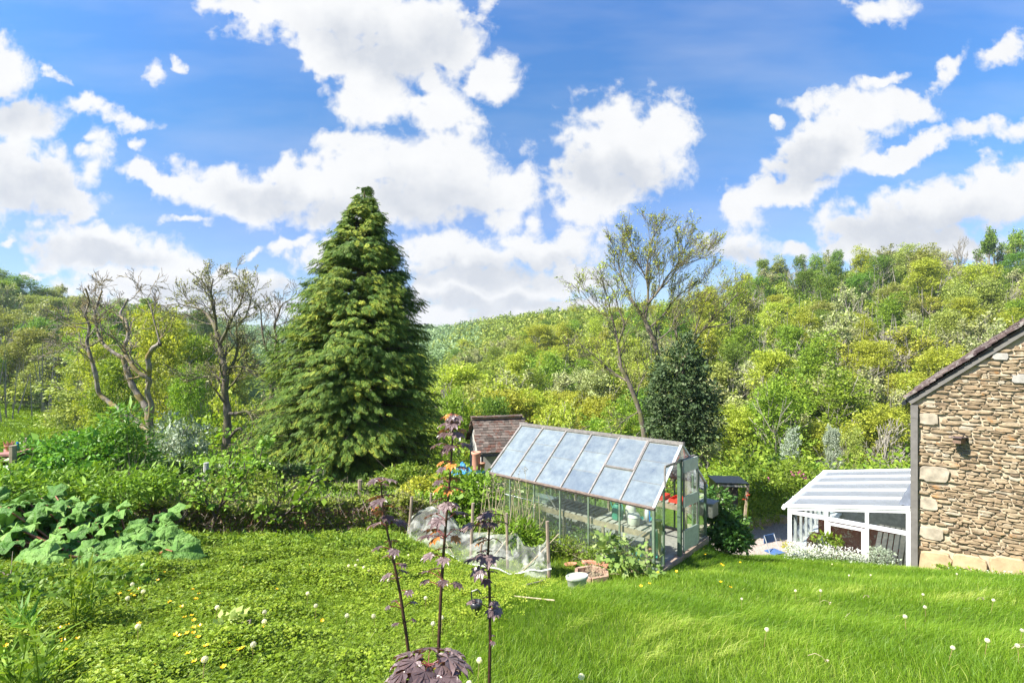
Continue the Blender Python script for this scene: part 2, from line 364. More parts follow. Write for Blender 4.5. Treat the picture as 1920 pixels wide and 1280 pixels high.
M_barkpale = barkmat('pale_bark', (.16, .14, .115), (.36, .33, .28))
M_stemdark = plain('dark_stem', (.045, .028, .022), .6, 0, .3, 30, .1)
M_lc = dict(
 fresh=leafmat('leaf_fresh', (.12, .21, .02), (.24, .35, .03), (.35, .46, .06), .38),
 yellow=leafmat('leaf_yellow', (.25, .30, .03), (.41, .46, .05), (.52, .55, .10), .38),
 olive=leafmat('leaf_olive', (.19, .23, .04), (.32, .36, .07), (.43, .45, .13), .25),
 pale=leafmat('leaf_pale', (.22, .25, .08), (.37, .40, .15), (.47, .47, .24), .25),
 mid=leafmat('leaf_mid', (.08, .16, .018), (.16, .27, .03), (.25, .37, .06), .35),
 dark=leafmat('leaf_dark', (.02, .055, .01), (.05, .10, .018), (.09, .15, .03), .2),
 holly=leafmat('leaf_holly', (.03, .06, .022), (.075, .12, .04), (.19, .24, .11), .12, .6, None, .3),
 silver=leafmat('leaf_silver', (.20, .25, .17), (.34, .40, .29), (.5, .55, .44), .2),
 grey=leafmat('leaf_greybrown', (.17, .14, .09), (.28, .25, .16), (.36, .36, .2), .2),
 bluefar=leafmat('leaf_far', (.12, .19, .07), (.19, .28, .10), (.27, .35, .13), .2))

# ------------------------------------------------------------------ branching
def rot_about(v, ax, a):
    ax = ax / (np.linalg.norm(ax) + 1e-9); return v * cos(a) + np.cross(ax, v) * sin(a) + ax * (ax @ v) * (1 - cos(a))
RMIN = [0.0]
def grow(mb, rng, p, d, Ln, r, lvl, nch, ang, tips, wig=.18, up=.08, ratio=.62, taper=.45, sides=(7, 5, 4, 3, 3, 3), start=.35, rch=.6):
    n = 5 if lvl < 2 else 4; P = [np.array(p, float)]; d = np.array(d, float); d /= np.linalg.norm(d); D = [d]
    for i in range(n):
        d = d + rng.normal(0, wig, 3) + np.array([0, 0, up]); d /= np.linalg.norm(d); P.append(P[-1] + d * Ln / n); D.append(d)
    rr = np.maximum(r * (1 - (1 - taper) * np.linspace(0, 1, n + 1)), RMIN[0]); mb.tube(P, rr, sides[min(lvl, 5)], rng.random())
    if lvl >= len(nch):
        for q in (.45, .75, 1.0):
            k = q * n; i = min(int(k), n - 1); tips.append(P[i] + (P[i + 1] - P[i]) * (k - i))
        return
    m = nch[lvl]
    for c in range(m):
        q = start + (1 - start) * (c + rng.random() * .7) / m; q = min(q, .98); k = q * n; i = min(int(k), n - 1)
        b = P[i] + (P[i + 1] - P[i]) * (k - i); dd = D[i + 1]
        ax = np.cross(dd, rng.normal(0, 1, 3)); nd = rot_about(dd, ax, ang * rng.uniform(.7, 1.25))
        grow(mb, rng, b, nd, Ln * ratio * rng.uniform(.75, 1.15) * (1.15 - .4 * q), r * (1 - (1 - taper) * q) * rch, lvl + 1, nch, ang, tips, wig, up, ratio, taper, sides, .25, rch)
    tips.append(P[-1])
def limbs(mb, rng, paths, base, Y, r0, nch, twigL, ang=.7, tips=None, wig=.2, depth=.0, up=.05, tr=.35):
    """main limbs traced as (px, py[, dY]) lists, twigs grown off them"""
    for path, ra, rb, ntw, (q0, q1) in paths:
        P = np.array([Wp(a[0], a[1], Y + (a[2] if len(a) > 2 else 0)) for a in path]) - base
        # smooth: subdivide with catmull
        Q = []
        for i in range(len(P) - 1):
            p0 = P[max(i - 1, 0)]; p1 = P[i]; p2 = P[i + 1]; p3 = P[min(i + 2, len(P) - 1)]
            for u in np.linspace(0, 1, 5)[:-1]:
                Q.append(.5 * (2 * p1 + (p2 - p0) * u + (2 * p0 - 5 * p1 + 4 * p2 - p3) * u * u + (3 * p1 - p0 - 3 * p2 + p3) * u ** 3))
        Q.append(P[-1]); Q = np.array(Q); n = len(Q)
        rad = np.linspace(ra, rb, n) * (1 + .12 * np.sin(np.arange(n) * 1.7 + rng.random() * 6)); mb.tube(Q, rad, 8, rng.random())
        for c in range(ntw):
            q = q0 + (q1 - q0) * (c + rng.random()) / ntw; k = min(q, .99) * (n - 1); i = int(k); b = Q[i]
            dd = Q[min(i + 1, n - 1)] - Q[i]; dd /= np.linalg.norm(dd) + 1e-9
            nd = rot_about(dd, np.cross(dd, rng.normal(0, 1, 3)), ang * rng.uniform(.6, 1.3))
            grow(mb, rng, b, nd, twigL * rng.uniform(.5, 1.2) * (1.1 - .4 * q), rad[i] * tr, 2, [0, 0] + nch, ang, tips, wig, up, .62, .4)
        tips.append(Q[-1])
def clump_points(rng, lumps, ncl, per, sig, shell=.55):
    vol = np.array([l[1][0] * l[1][1] * l[1][2] for l in lumps]) ** .67; pr = vol / vol.sum()
    li = rng.choice(len(lumps), ncl, p=pr); u = rng.normal(0, 1, (ncl, 3)); u /= np.linalg.norm(u, axis=1)[:, None]
    rad = shell + (1.08 - shell) * rng.random(ncl) ** .6
    C = np.array([l[0] for l in lumps])[li] + u * rad[:, None] * np.array([l[1] for l in lumps])[li]
    P = np.repeat(C, per, 0) + rng.normal(0, 1, (ncl * per, 3)) * np.array([sig, sig, sig * .55])
    return P, np.repeat(rng.random(ncl), per), np.repeat(u, per, 0)
def tree_templ(kind, seed):
    """unit tree about 1 high; returns (trunk MB, crown MB)"""
    rng = np.random.default_rng(seed); tr = MB(); cr = MB(); tips = []; RMIN[0] = .0028 if kind in ('bare', 'vase', 'sparse') else .002
    if kind in ('round', 'oval'):
        for k in range(3):
            grow(tr, rng, (rng.normal(0, .03), rng.normal(0, .03), -.08), (rng.normal(0, .12), rng.normal(0, .12), 1), .72, .011, 0, [5, 3], .6, tips, .08, .07, .5, start=.5)
        wide = .30 if kind == 'round' else .19; lumps = [((0, 0, .68), (wide * .6, wide * .6, .26))]
        for k in range(20):
            a = rng.random() * 6.28; h = rng.uniform(.34, .93); rr = wide * rng.uniform(.5, 1.05) * (1 - .55 * max(0, h - .6) / .33)
            s = rng.uniform(.05, .13); lumps.append(((rr * cos(a), rr * sin(a), h), (s, s, s * rng.uniform(.8, 1.3))))
        P, t, u = clump_points(rng, lumps, 900, 15, .020, .45)
        leaves(cr, P, .0155, rng, (0, 0, .7), 1.2, np.clip(t * .6 + rng.random(len(P)) * .4, 0, 1), d=u)
    elif kind == 'sparse':
        grow(tr, rng, (0, 0, -.05), (rng.normal(0, .04), rng.normal(0, .04), 1), .6, .02, 0, [7, 5, 4], .55, tips, .13, .1, .6)
        T = np.array(tips); P = np.repeat(T, 7, 0) + rng.normal(0, .018, (len(T) * 7, 3))
        leaves(cr, P, .022, rng, (0, 0, .5), 1.1)
    elif kind == 'vase':
        for k in range(4):
            grow(tr, rng, (rng.normal(0, .02), rng.normal(0, .02), -.05), (rng.normal(0, .24), rng.normal(0, .24), 1), .66, .014, 0, [4, 5, 3], .5, tips, .09, .08, .5, start=.55)
        T = np.array(tips); T = T[T[:, 2] > .4]; P = np.repeat(T, 7, 0) + rng.normal(0, .022, (len(T) * 7, 3)); leaves(cr, P, .024, rng, (0, 0, .6), 1.1)
    elif kind == 'bare':
        for k in range(2):
            grow(tr, rng, (rng.normal(0, .03), rng.normal(0, .03), -.05), (rng.normal(0, .1), rng.normal(0, .1), 1), .62, .017, 0, [7, 5, 3], .5, tips, .13, .09, .55)
        T = np.array(tips); T = T[::3]; leaves(cr, T, .018, rng)
    elif kind == 'shrub':
        for k in range(5):
            grow(tr, rng, (rng.normal(0, .04), rng.normal(0, .04), -.05), (rng.normal(0, .5), rng.normal(0, .5), 1), .6, .016, 0, [4, 3], .6, tips, .15, .03, .55)
        lumps = [((rng.normal(0, .22), rng.normal(0, .22), rng.uniform(.25, .68)), (rng.uniform(.18, .3), rng.uniform(.18, .3), rng.uniform(.15, .26))) for _ in range(9)]
        P, t, u = clump_points(rng, lumps, 260, 12, .035, .55); leaves(cr, P, .042, rng, (0, 0, .6), 1.1, np.clip(t * .6 + rng.random(len(P)) * .4, 0, 1), d=u)
    return tr, cr
TPL = {}
def proto(kind, v):
    k = (kind, v)
    if k not in TPL:
        tr, cr = tree_templ(kind, hash_(kind) + v * 17)
        a = tr.build('trunk', M_barkpale); b = cr.build('crown', M_lc['mid'])
        for o in (a, b): COL.objects.unlink(o)
        TPL[k] = (a.data, b.data)
    return TPL[k]
def hash_(s): return sum(ord(c) * (i + 3) for i, c in enumerate(s))
rq = np.random.default_rng(5)
def plant_tree(name, label, cat, kind, v, colour, x, y, h, wide=1.0, group=None, z=None, rz=None, bark=None):
    zz = float(G(x, y)) if z is None else z
    td, cdt = proto(kind, v)
    root = thing(name, label, cat, (x, y, zz), rq.random() * 6.28 if rz is None else rz, group); root.scale = (h * wide, h * wide, h)
    a = bpy.data.objects.new('trunk', td); b = bpy.data.objects.new('crown', cdt)
    for o, m in ((a, bark), (b, M_lc[colour])):
        COL.objects.link(o); o.parent = root
        if m: o.material_slots[0].link = 'OBJECT'; o.material_slots[0].material = m
    return root

# ================================================================== HOUSE (local x runs along the gable towards the right, y runs back)
HA = atan2(-.66, .75)
house = thing('stone_house', 'rubble stone house gable with stone slate roof at right edge', 'house', (9.97, 12.8, 0), HA)
rh = np.random.default_rng(11)
EZ, PIT, WD = -1.24, .85, 6.4
def stonemat(nt):
    t = attr(nt); n = nz(nt, 5, 6, .65); n2 = nz(nt, 1.6, 4, .6)
    c = ramp(nt, t, [(0, (.19, .14, .095)), (.25, (.265, .195, .125)), (.5, (.31, .23, .145)), (.75, (.36, .285, .19)), (1, (.42, .365, .28))])
    f = N(nt, 'ShaderNodeMapRange'); nt.links.new(n, f.inputs[0]); f.inputs[1].default_value = .35; f.inputs[2].default_value = .7; f.inputs[3].default_value = .55; f.inputs[4].default_value = 1.25
    x = N(nt, 'ShaderNodeMix', data_type='RGBA', blend_type='MULTIPLY'); x.inputs[0].default_value = 1; nt.links.new(c, x.inputs[6]); nt.links.new(f.outputs[0], x.inputs[7])
    o = nz(nt, 2.7, 5, .7); k = N(nt, 'ShaderNodeMapRange'); nt.links.new(o, k.inputs[0]); k.inputs[1].default_value = .6; k.inputs[2].default_value = .68
    y = N(nt, 'ShaderNodeMix', data_type='RGBA'); nt.links.new(math_(nt, 'MULTIPLY', k.outputs[0], .6), y.inputs[0]); nt.links.new(x.outputs[2], y.inputs[6]); y.inputs[7].default_value = (.42, .19, .05, 1)
    return pbsdf(nt, y.outputs[2], .95, 0, n, .6, .03, .15)
M_stone = mat('rubble_stone', stonemat)
M_mortar = plain('lime_mortar', (.40, .335, .245), .95, 0, .25, 6, .5, .1)
M_quoin = plain('pale_quoin_stone', (.33, .285, .22), .9, 0, .35, 5, .4, .15)
M_sand = plain('sandstone_slab', (.40, .30, .18), .9, 0, .25, 5, .3, .15)
M_render = plain('grey_render_strip', (.15, .14, .13), .9, 0, .15, 7, .3, .15)
def slatemat(nt):
    n = nz(nt, 6, 5, .7); t = attr(nt)
    c = ramp(nt, t, [(0, (.06, .04, .042)), (.6, (.12, .085, .08)), (1, (.2, .16, .14))])
    k = N(nt, 'ShaderNodeMapRange'); nt.links.new(n, k.inputs[0]); k.inputs[1].default_value = .52; k.inputs[2].default_value = .62
    y = N(nt, 'ShaderNodeMix', data_type='RGBA'); nt.links.new(math_(nt, 'MULTIPLY', k.outputs[0], .7), y.inputs[0]); nt.links.new(c, y.inputs[6]); y.inputs[7].default_value = (.33, .30, .28, 1)
    return pbsdf(nt, y.outputs[2], .9, 0, n, .6, .02, .15)
M_slate = mat('lichened_stone_slate', slatemat)
# wall body (pentagon prism)
wb = MB(); zb = -8; ap = EZ + PIT * WD / 2
prof = [(0, zb), (WD, zb), (WD, EZ), (WD / 2, ap), (0, EZ)]
v = [(x, .03, z) for x, z in prof] + [(x, 8.5, z) for x, z in prof]
wb.add(v, [np.array([[0, 1, 2, 3, 4]]), np.array([[9, 8, 7, 6, 5]]), np.array([[i, i + 5, (i + 1) % 5 + 5, (i + 1) % 5] for i in range(5)])])
wb.build('wall', M_mortar, house)
# rubble courses: every stone a rounded lump set in the mortar
rb = MB(); z = -6.0; th8 = (np.arange(8) + .5) * pi / 4
quo = [(-1.66, .46, .28), (-3.0, .66, .36), (-4.46, .56, .28), (-3.75, .44, .26)]   # z centre, width, height
while z < ap - .1:
    hcourse = rh.uniform(.035, .085); x = .14 + rh.uniform(-.05, .1)
    while x < WD - .1:
        ww = rh.choice([rh.uniform(.07, .16), rh.uniform(.14, .3), rh.uniform(.2, .42)]); cx = x + ww / 2; top = EZ + PIT * min(cx, WD - cx) - .2
        skip = z > top or any(abs(z - q[0]) < q[2] / 2 + .03 and cx - ww / 2 < q[1] + .02 for q in quo) or (z < -4.93 + .15 * cx)
        if not skip:
            hh = hcourse * rh.uniform(.8, 1.25) ; pr = rh.uniform(.008, .045); zz = z + .03 * sin(x * 1.9 + z) + .02 * sin(x * 5.3 + z * 3) + rh.normal(0, .008)
            sup = 2.6; cxs = np.sign(np.cos(th8)) * np.abs(np.cos(th8)) ** (2 / sup); sz = np.sign(np.sin(th8)) * np.abs(np.sin(th8)) ** (2 / sup)
            ring = lambda s, y: np.stack([cx + cxs * ww / 2 * s * rh.uniform(.86, 1.06, 8), np.full(8, y) + rh.normal(0, .004, 8), zz + sz * hh / 2 * s * rh.uniform(.8, 1.1, 8) ], 1)
            vv = np.concatenate([ring(1.0, .04), ring(.98, -pr * .55), ring(.72, -pr)])
            i = np.arange(8); f = np.concatenate([np.stack([i + o, (i + 1) % 8 + o, (i + 1) % 8 + 8 + o, i + 8 + o], 1) for o in (0, 8)])
            rb.add(vv, [f, np.array([np.arange(8) + 16])], min(1, max(0, rh.normal(.55, .2))))
        x += ww + rh.uniform(.0, .016)
    z += hcourse + .004
rb.build('rubble_facing', M_stone, house, smooth=False)
def rough_block(mb, c, d, n=6, j=.012, t=.5):
    """box with a lumpy outline and a softened face"""
    x0, y0, z0 = c; w2, d2, h2 = d[0] / 2, d[1] / 2, d[2] / 2
    th = (np.arange(16) + .5) * pi / 8; sup = 5.0
    a = np.sign(np.cos(th)) * np.abs(np.cos(th)) ** (2 / sup); b = np.sign(np.sin(th)) * np.abs(np.sin(th)) ** (2 / sup)
    jj = rh.normal(1, j * 4.5, 16)
    R = lambda s, y: np.stack([x0 + a * w2 * s * jj, np.full(16, y), z0 + b * h2 * s * jj], 1)
    vv = np.concatenate([R(1, y0 + d2), R(1, y0 - d2 * .6), R(.95, y0 - d2)])
    i = np.arange(16); f = np.concatenate([np.stack([i + o, (i + 1) % 16 + o, (i + 1) % 16 + 16 + o, i + 16 + o], 1) for o in (0, 16)])
    mb.add(vv, [f, np.array([np.arange(16) + 32])], t)
for zc, ww, hh in quo:
    m = MB(); rough_block(m, (ww / 2 + .145 - .02, .01, zc), (ww - .1, .11, hh)); m.build('quoin', M_quoin, house)
m = MB(); m.box((.07, -.02, -4.6), (.14, .16, 6.2)); m.box((.072, -.023, -1.5), (.146, .166, .32)); m.build('corner_strip', M_render, house)
xx = .16
for ww in (.62, .64, .72, .75, .7, .8, .8, .6):
    m = MB(); rough_block(m, (xx + ww / 2, -.02, -5.2 + .15 * xx), (ww - .03, .14, .58)); m.build('plinth_slab', M_sand, house); xx += ww
for k_, (a_, b_) in enumerate((((1.62, -.03, -.12), (.26, .05, .16)), ((2.05, -.03, -.62), (.5, .05, .2)))):
    m = MB(); rough_block(m, a_, b_); m.build('mortar_patch', plain('grey_patch', (.33, .31, .28), .9) if k_ == 0 else bpy.data.materials['grey_patch'], house)
# mortar band under the verge
m = MB()
for s in (0, 1):
    p = np.array([-.02, -.04, EZ - .05]); q = np.array([WD / 2, -.04, ap - .05])
    if s: p[0] = WD - p[0]
    m.bar(p, q, .08, .085)
m.build('verge_band', M_render, house)
# roof: stone slates laid as real overlapping plates
def slates(parent, x0, zE, x1, zR, y0, y1, thick=.035, rows=None, expo=.17, name='roof', mt=None, rng=None):
    sl = MB(); Lr = sqrt((x1 - x0) ** 2 + (zR - zE) ** 2); u = np.array([(x1 - x0) / Lr, 0, (zR - zE) / Lr]); nrm = np.array([-u[2], 0, u[0]]) * (1 if u[0] > 0 else -1)
    n = int(Lr / expo) + 1
    for i in range(n):
        s0 = i * expo; y = y0 + rng.uniform(-.03, .0)
        while y < y1:
            ww = rng.uniform(.18, .38); ln = expo * 1.9; tk = thick * rng.uniform(.7, 1.3)
            c = np.array([x0, 0, zE]) + u * (s0 + ln / 2 + rng.uniform(-.015, .015)) + nrm * (tk / 2 + .01); c[1] = y + ww / 2
            tilt = .10; u2 = u * cos(tilt) - nrm * sin(tilt); n2 = nrm * cos(tilt) + u * sin(tilt)
            sl.box(c + nrm * .02, (ln, ww - .008, tk), np.stack([u2, (0, 1, 0), n2], 1), rng.random(), .004, rng)
            y += ww
    return sl.build(name, mt, parent)
ov = .16
slates(house, -.09, EZ - .075 + .1, WD / 2, ap + .10, -ov, 8.6, .045, expo=.16, mt=M_slate, rng=rh)
slates(house, WD + .2, EZ - .17 + .1, WD / 2, ap + .10, -ov, 8.6, .045, expo=.16, mt=M_slate, rng=rh)
m = MB()
for sgn in (0, 1):
    p = np.array([-.06, 4.3, EZ - .015]); q = np.array([WD / 2, 4.3, ap + .055])
    if sgn: p[0] = WD - p[0]
    m.bar(p, q, 8.72, .07, up=(0, 0, 1))
m.build('roof_deck', M_slate, house)
m = MB(); m.tube([(-.13, -.12, EZ - .06), (-.13, 8.5, EZ - .06)], .05, 10, cap=True); m.build('gutter', M_black, house)
m = MB(); m.box((WD / 2, 4.3, ap + .14), (.3, 8.8, .06)); m.build('ridge', M_slate, house)
# timber stub sticking out of the wall with a stone slate laid over it
m = MB(); m.bar((.87, -.34, -2.10), (.97, .05, -2.14), .15, .11); m.build('timber_corbel', plain('dark_stub', (.16, .10, .07), .85, 0, .3, 9, .3), house)
m = MB(); m.bar((.84, -.38, -2.015), (.98, .06, -2.055), .24, .03); m.build('corbel_cap', M_slate, house)

# ================================================================== CONSERVATORY (lean-to against the far side of the house)
con = thing('conservatory', 'white framed lean-to conservatory with panelled roof beside stone house', 'conservatory', (9.97, 12.8, 0), HA)
CW, CL = 2.78, 5.6; ZH, ZL = -3.95, -4.44; FL = -6.5
rz = lambda x: ZH + (ZH - ZL) / CW * x                     # x negative
for px_ in (-CW + .05, -CW * 2 / 3 + .03, -CW / 3 + .02, -.045):
    m = MB(); top = rz(px_) - .06; m.box((px_, .03, (FL + top) / 2), (.10 if px_ > -.1 or px_ < -2.7 else .085, .09, top - FL)); m.build('post', M_white, con)
m = MB(); m.box((-CW / 2, .028, -4.575), (CW - .1, .08, .10)); m.build('transom', M_white, con)
m = MB(); m.box((-CW * 2 / 3 + .47, .012, -4.70), (.86, .05, .07)); m.box((-CW * 2 / 3 + .09, .012, -5.6), (.07, .05, 1.8)); m.box((-CW * 2 / 3 + .86, .012, -5.6), (.07, .05, 1.8)); m.build('casement', M_white, con)
m = MB(); m.bar((-CW, .03, rz(-CW) - .05), (0, .03, ZH - .05), .10, .09); m.build('end_rail', M_white, con)
m = MB(); m.bar((-CW + .02, .06, ZL - .05), (-CW + .02, CL, ZL - .05), .10, .10); m.box((-CW + .03, CL / 2, -4.58), (.06, CL, .06)); m.build('eave_rail', M_white, con)
m = MB(); m.tube([(-CW - .1, -.06, ZL - .04), (-CW - .1, CL + .05, ZL - .04)], .055, 8, cap=True); m.build('gutter', M_white, con)
for k in range(8):
    m = MB(); y = .06 + (CL - .1) * (k + 1) / 8; m.box((-CW + .035, y, (ZL + FL) / 2 - .05), (.07, .07, ZL - FL - .1)); m.build('side_post', plain('side_post_grey', (.5, .52, .52), .4) if k == 0 else bpy.data.materials['side_post_grey'], con)
for a, b, z0, z1 in ((-CW + .1, -CW * 2 / 3 - .01, -4.52, 0), (-CW * 2 / 3 + .07, -CW / 3 - .02, -4.52, 0), (-CW / 3 + .06, -.095, -4.52, 0)):
    m = MB(); y = .04; v = [(a, y, z0), (b, y, z0), (b, y, rz(b) - .09), (a, y, rz(a) - .09)]; m.add(v, np.array([[0, 1, 2, 3]])); m.build('pane', M_conglass, con)
    m = MB(); v = [(a, y, FL), (b, y, FL), (b, y, -4.63), (a, y, -4.63)]; m.add(v, np.array([[0, 1, 2, 3]])); m.build('pane', M_conglass, con)
for k in range(8):
    m = MB(); y0 = .1 + (CL - .1) * k / 8; y1 = y0 + CL / 8 - .08; x = -CW + .04; m.add([(x, y0, FL + .6), (x, y1, FL + .6), (x, y1, ZL - .1), (x, y0, ZL - .1)], np.array([[0, 1, 2, 3]])); m.build('pane', M_conglass, con)
m = MB(); m.box((-CW + .02, CL / 2, FL + .3), (.12, CL, .6)); m.box((-CW / 2, CL, (FL + ZL) / 2 - .03), (CW, .1, ZL - FL)); m.build('low_wall', plain('sill_wall', (.55, .53, .5), .8), con)
m = MB(); m.box((-CW + .28, CL / 2, FL + .63), (.42, CL - .2, .06)); m.build('window_sill', plain('sill_blue_white', (.6, .66, .72), .5), con)
def rpan(nt):
    n = nz(nt, 2, 4, .6); n2 = nz(nt, 9, 5, .7)
    c = ramp(nt, n, [(.3, (.36, .39, .43)), (.7, (.46, .49, .53))])
    k = N(nt, 'ShaderNodeMapRange'); nt.links.new(n2, k.inputs[0]); k.inputs[1].default_value = .70; k.inputs[2].default_value = .74
    y = N(nt, 'ShaderNodeMix', data_type='RGBA'); nt.links.new(k.outputs[0], y.inputs[0]); nt.links.new(c, y.inputs[6]); y.inputs[7].default_value = (.05, .045, .04, 1)
    p = pbsdf(nt, y.outputs[2], .32, 0, None); tl = N(nt, 'ShaderNodeBsdfTranslucent'); tl.inputs[0].default_value = (.75, .8, .85, 1); x = N(nt, 'ShaderNodeMixShader'); x.inputs[0].default_value = .62; nt.links.new(p, x.inputs[1]); nt.links.new(tl.outputs[0], x.inputs[2]); return x.outputs[0]
M_rpan = mat('roof_panel_mat', rpan)
for k in range(5):
    y0 = .0 + CL * k / 5; y1 = y0 + CL / 5
    m = MB(); m.bar((-CW - .08, (y0 + y1) / 2, rz(-CW - .08) - .012), (-.02, (y0 + y1) / 2, ZH - .012), CL / 5 - .012, .03); m.build('roof_panel', M_rpan, con)
for k in range(6):
    y = CL * k / 5 + (.02 if k == 0 else 0)
    m = MB(); m.bar((-CW - .12, y, rz(-CW - .12) + .02), (-.01, y, ZH + .02), .12 if k == 0 else .07, .075); m.build('roof_bar', M_white, con)
m = MB(); m.add([(-.24, .06, ZH + .07), (-.01, .06, ZH + .05), (-.01, .06, ZH + .62), (-.24, .5, ZH + .09), (-.01, .5, ZH + .07), (-.01, .5, ZH + .62)], [np.array([[0, 1, 2], [5, 4, 3]]), np.array([[0, 2, 5, 3]])]); m.build('lead_flashing', plain('lead_grey', (.16, .18, .23), .5), con)
# contents
ch = np.random.default_rng(3)
def floral(nt):
    n = nz(nt, 9, 4, .6); return pbsdf(nt, ramp(nt, n, [(.48, (.34, .05, .035)), (.56, (.42, .10, .06)), (.66, (.7, .55, .42))]), .8)
M_floral = mat('maroon_floral', floral)
hl = lambda x, y, z: tuple(np.array([9.97 + x * cos(HA) - y * sin(HA), 12.8 + x * sin(HA) + y * cos(HA), z]))
sofa = thing('floral_sofa', 'maroon floral sofa inside the conservatory behind the glass', 'sofa', hl(-1.35, 1.0, FL + .0), HA)
m = MB(); m.box((0, .15, .45), (1.9, .75, .36)); m.build('seat', M_floral, sofa)
m = MB(); m.box((0, .62, 1.0), (1.9, .22, .95)); m.build('backrest', M_floral, sofa)
for s in (-1, 1):
    m = MB(); m.box((s * 1.03, .2, .62), (.17, .85, .75)); m.build('armrest', M_floral, sofa)
m = MB(); m.box((0, .2, .14), (1.9, .8, .24)); m.build('base', M_timber, sofa)
for k, (dx, lb, c) in enumerate(((-.75, 'pale grey cushion on the left of the maroon sofa', (.5, .47, .45)),)):
    m = MB(); m.lathe([(0, -.09), (.16, -.07), (.22, 0), (.16, .07), (0, .09)], k=4 * 4, sy=1); o = m.build('cushion', plain('cushion_mat', c), None, True)
    o.location = hl(-1.35 + dx, 1.15, FL + .86); o.rotation_euler = (radians(60), 0, HA); tag(o, lb, 'cushion')
o = thing('small_television', 'small dark boxy television on a ledge inside conservatory', 'television', hl(-1.25, .3, FL + .62), HA)
m = MB(); m.box((0, 0, .14), (.36, .3, .3)); m.build('casing', M_black, o); m = MB(); m.box((0, -.153, .15), (.26, .01, .2)); m.build('screen', plain('screen_grey', (.25, .3, .28), .2), o)
o = thing('ledge_table', 'low pale ledge table under the small television', 'table', hl(-1.2, .3, FL), HA)
m = MB(); m.box((0, 0, .59), (1.5, .4, .05)); m.build('table_top', plain('pale_ledge', (.5, .46, .42)), o)
for s in (-1, 1):
    m = MB(); m.box((s * .7, 0, .28), (.05, .35, .56)); m.build('leg', bpy.data.materials['pale_ledge'], o)
bench = thing('slatted_daybed', 'pale slatted wooden daybed just inside conservatory next to house', 'daybed', hl(-.45, .9, FL + .1), HA)
for k in range(6):
    m = MB(); m.bar((-.32 + .13 * k, -.6, .86), (-.32 + .13 * k, .95, 1.42), .10, .03); m.build('slat', plain('pale_slat', (.7, .6, .47)) if k == 0 else bpy.data.materials['pale_slat'], bench)
m = MB(); m.box((0, -.64, .78), (.85, .06, .22)); m.box((0, .98, 1.3), (.85, .06, .2)); m.build('frame', M_timber, bench)
for a in (-.38, .38):
    for b in (-.55, .83):
        m = MB(); m.box((a, b, .34), (.06, .06, .68)); m.build('leg', M_timber, bench)
m = MB(); m.lathe([(0, 0), (.13, 0), (.17, .3), (.15, .32)], k=14); o = m.build('flower_pot', M_terra, None, True); o.location = hl(-2.3, 3.2, FL + .66); tag(o, 'terracotta pot with sunflower on conservatory window sill', 'plant pot')
m2 = MB(); m2.tube([(0, 0, .2), (.02, 0, .75)], .012); m2.build('stem', M_lc['mid'], o)
m2 = MB(); th = np.arange(14) * 2 * pi / 14
for a in th: m2.add([(0, -.03, .8), (.16 * cos(a - .15), -.02, .8 + .16 * sin(a - .15)), (.2 * cos(a), -.02, .8 + .2 * sin(a)), (.16 * cos(a + .15), -.02, .8 + .16 * sin(a + .15))], np.array([[0, 1, 2, 3]]))
m2.build('flower_head', plain('sunflower_yellow', (.8, .45, .04)), o)
cf = MB(); cf.box((0, 0, 0), (CW, CL, .06)); o = cf.build('conservatory_floor', M_conc, con); o.location = (-CW / 2, CL / 2 + .05, FL + .03)
m = MB(); m.box((-.05, CL / 2, (FL + ZH) / 2), (.03, CL, ZH - FL - .05)); m.build('inner_wall', M_sand, con)

# patio of pale gravel beyond the lawn
def gravel(nt): n = nz(nt, 18, 5, .7); return pbsdf(nt, ramp(nt, n, [(.35, (.25, .20, .17)), (.6, (.42, .36, .32)), (.75, (.52, .47, .42))]), .95, 0, n, .6, .03)
M_gravel = mat('gravel_mat', gravel)
mb = MB(); a = hl(-2.9, -.2, 0); pts = [(5.6, 15.0), (8.0, 14.6), (11.8, 18.6), (10.6, 19.6), (7.5, 18.6), (6.2, 17.9)]
mb.add([(x, y, -6.455) for x, y in pts] + [(x, y, -6.9) for x, y in pts], [np.array([list(range(6))]), np.array([[i, i + 6, (i + 1) % 6 + 6, (i + 1) % 6] for i in range(6)])])
tag(mb.build('patio', M_gravel), kind='structure')
m = MB()
for k in range(11):
    p = on(6.4 + k * .38, 18.15 + .12 * k + ch.normal(0, .05)); rough_block(m, (0, 0, 0), (.34, .3, .3)); vv = m.V[-1]; m.V[-1] = vv + np.array([p[0], p[1], -6.35])
tag(m.build('low_stone_edging', M_quoin), 'low rough stone edging around the gravel patio', 'stone edging')
# small folding chair by the conservatory corner
fc = thing('folding_chair', 'small folding chair with blue seat on the gravel patio', 'chair', hl(-3.25, .5, -6.45), .4)
M_bluef = plain('blue_fabric', (.06, .13, .3), .7); M_ltmetal = plain('light_tube', (.55, .57, .6), .4, .5)
m = MB(); m.box((0, 0, .45), (.42, .38, .03)); m.build('seat', M_bluef, fc); m = MB(); m.box((0, .2, .78), (.42, .02, .25)); m.build('backrest', M_bluef, fc)
for s in (-1, 1):
    m = MB(); m.tube([(s * .2, -.2, 0), (s * .2, .2, .9)], .013); m.build('leg', M_ltmetal, fc); m = MB(); m.tube([(s * .2, .22, 0), (s * .2, -.2, .46)], .013); m.build('leg', M_ltmetal, fc)

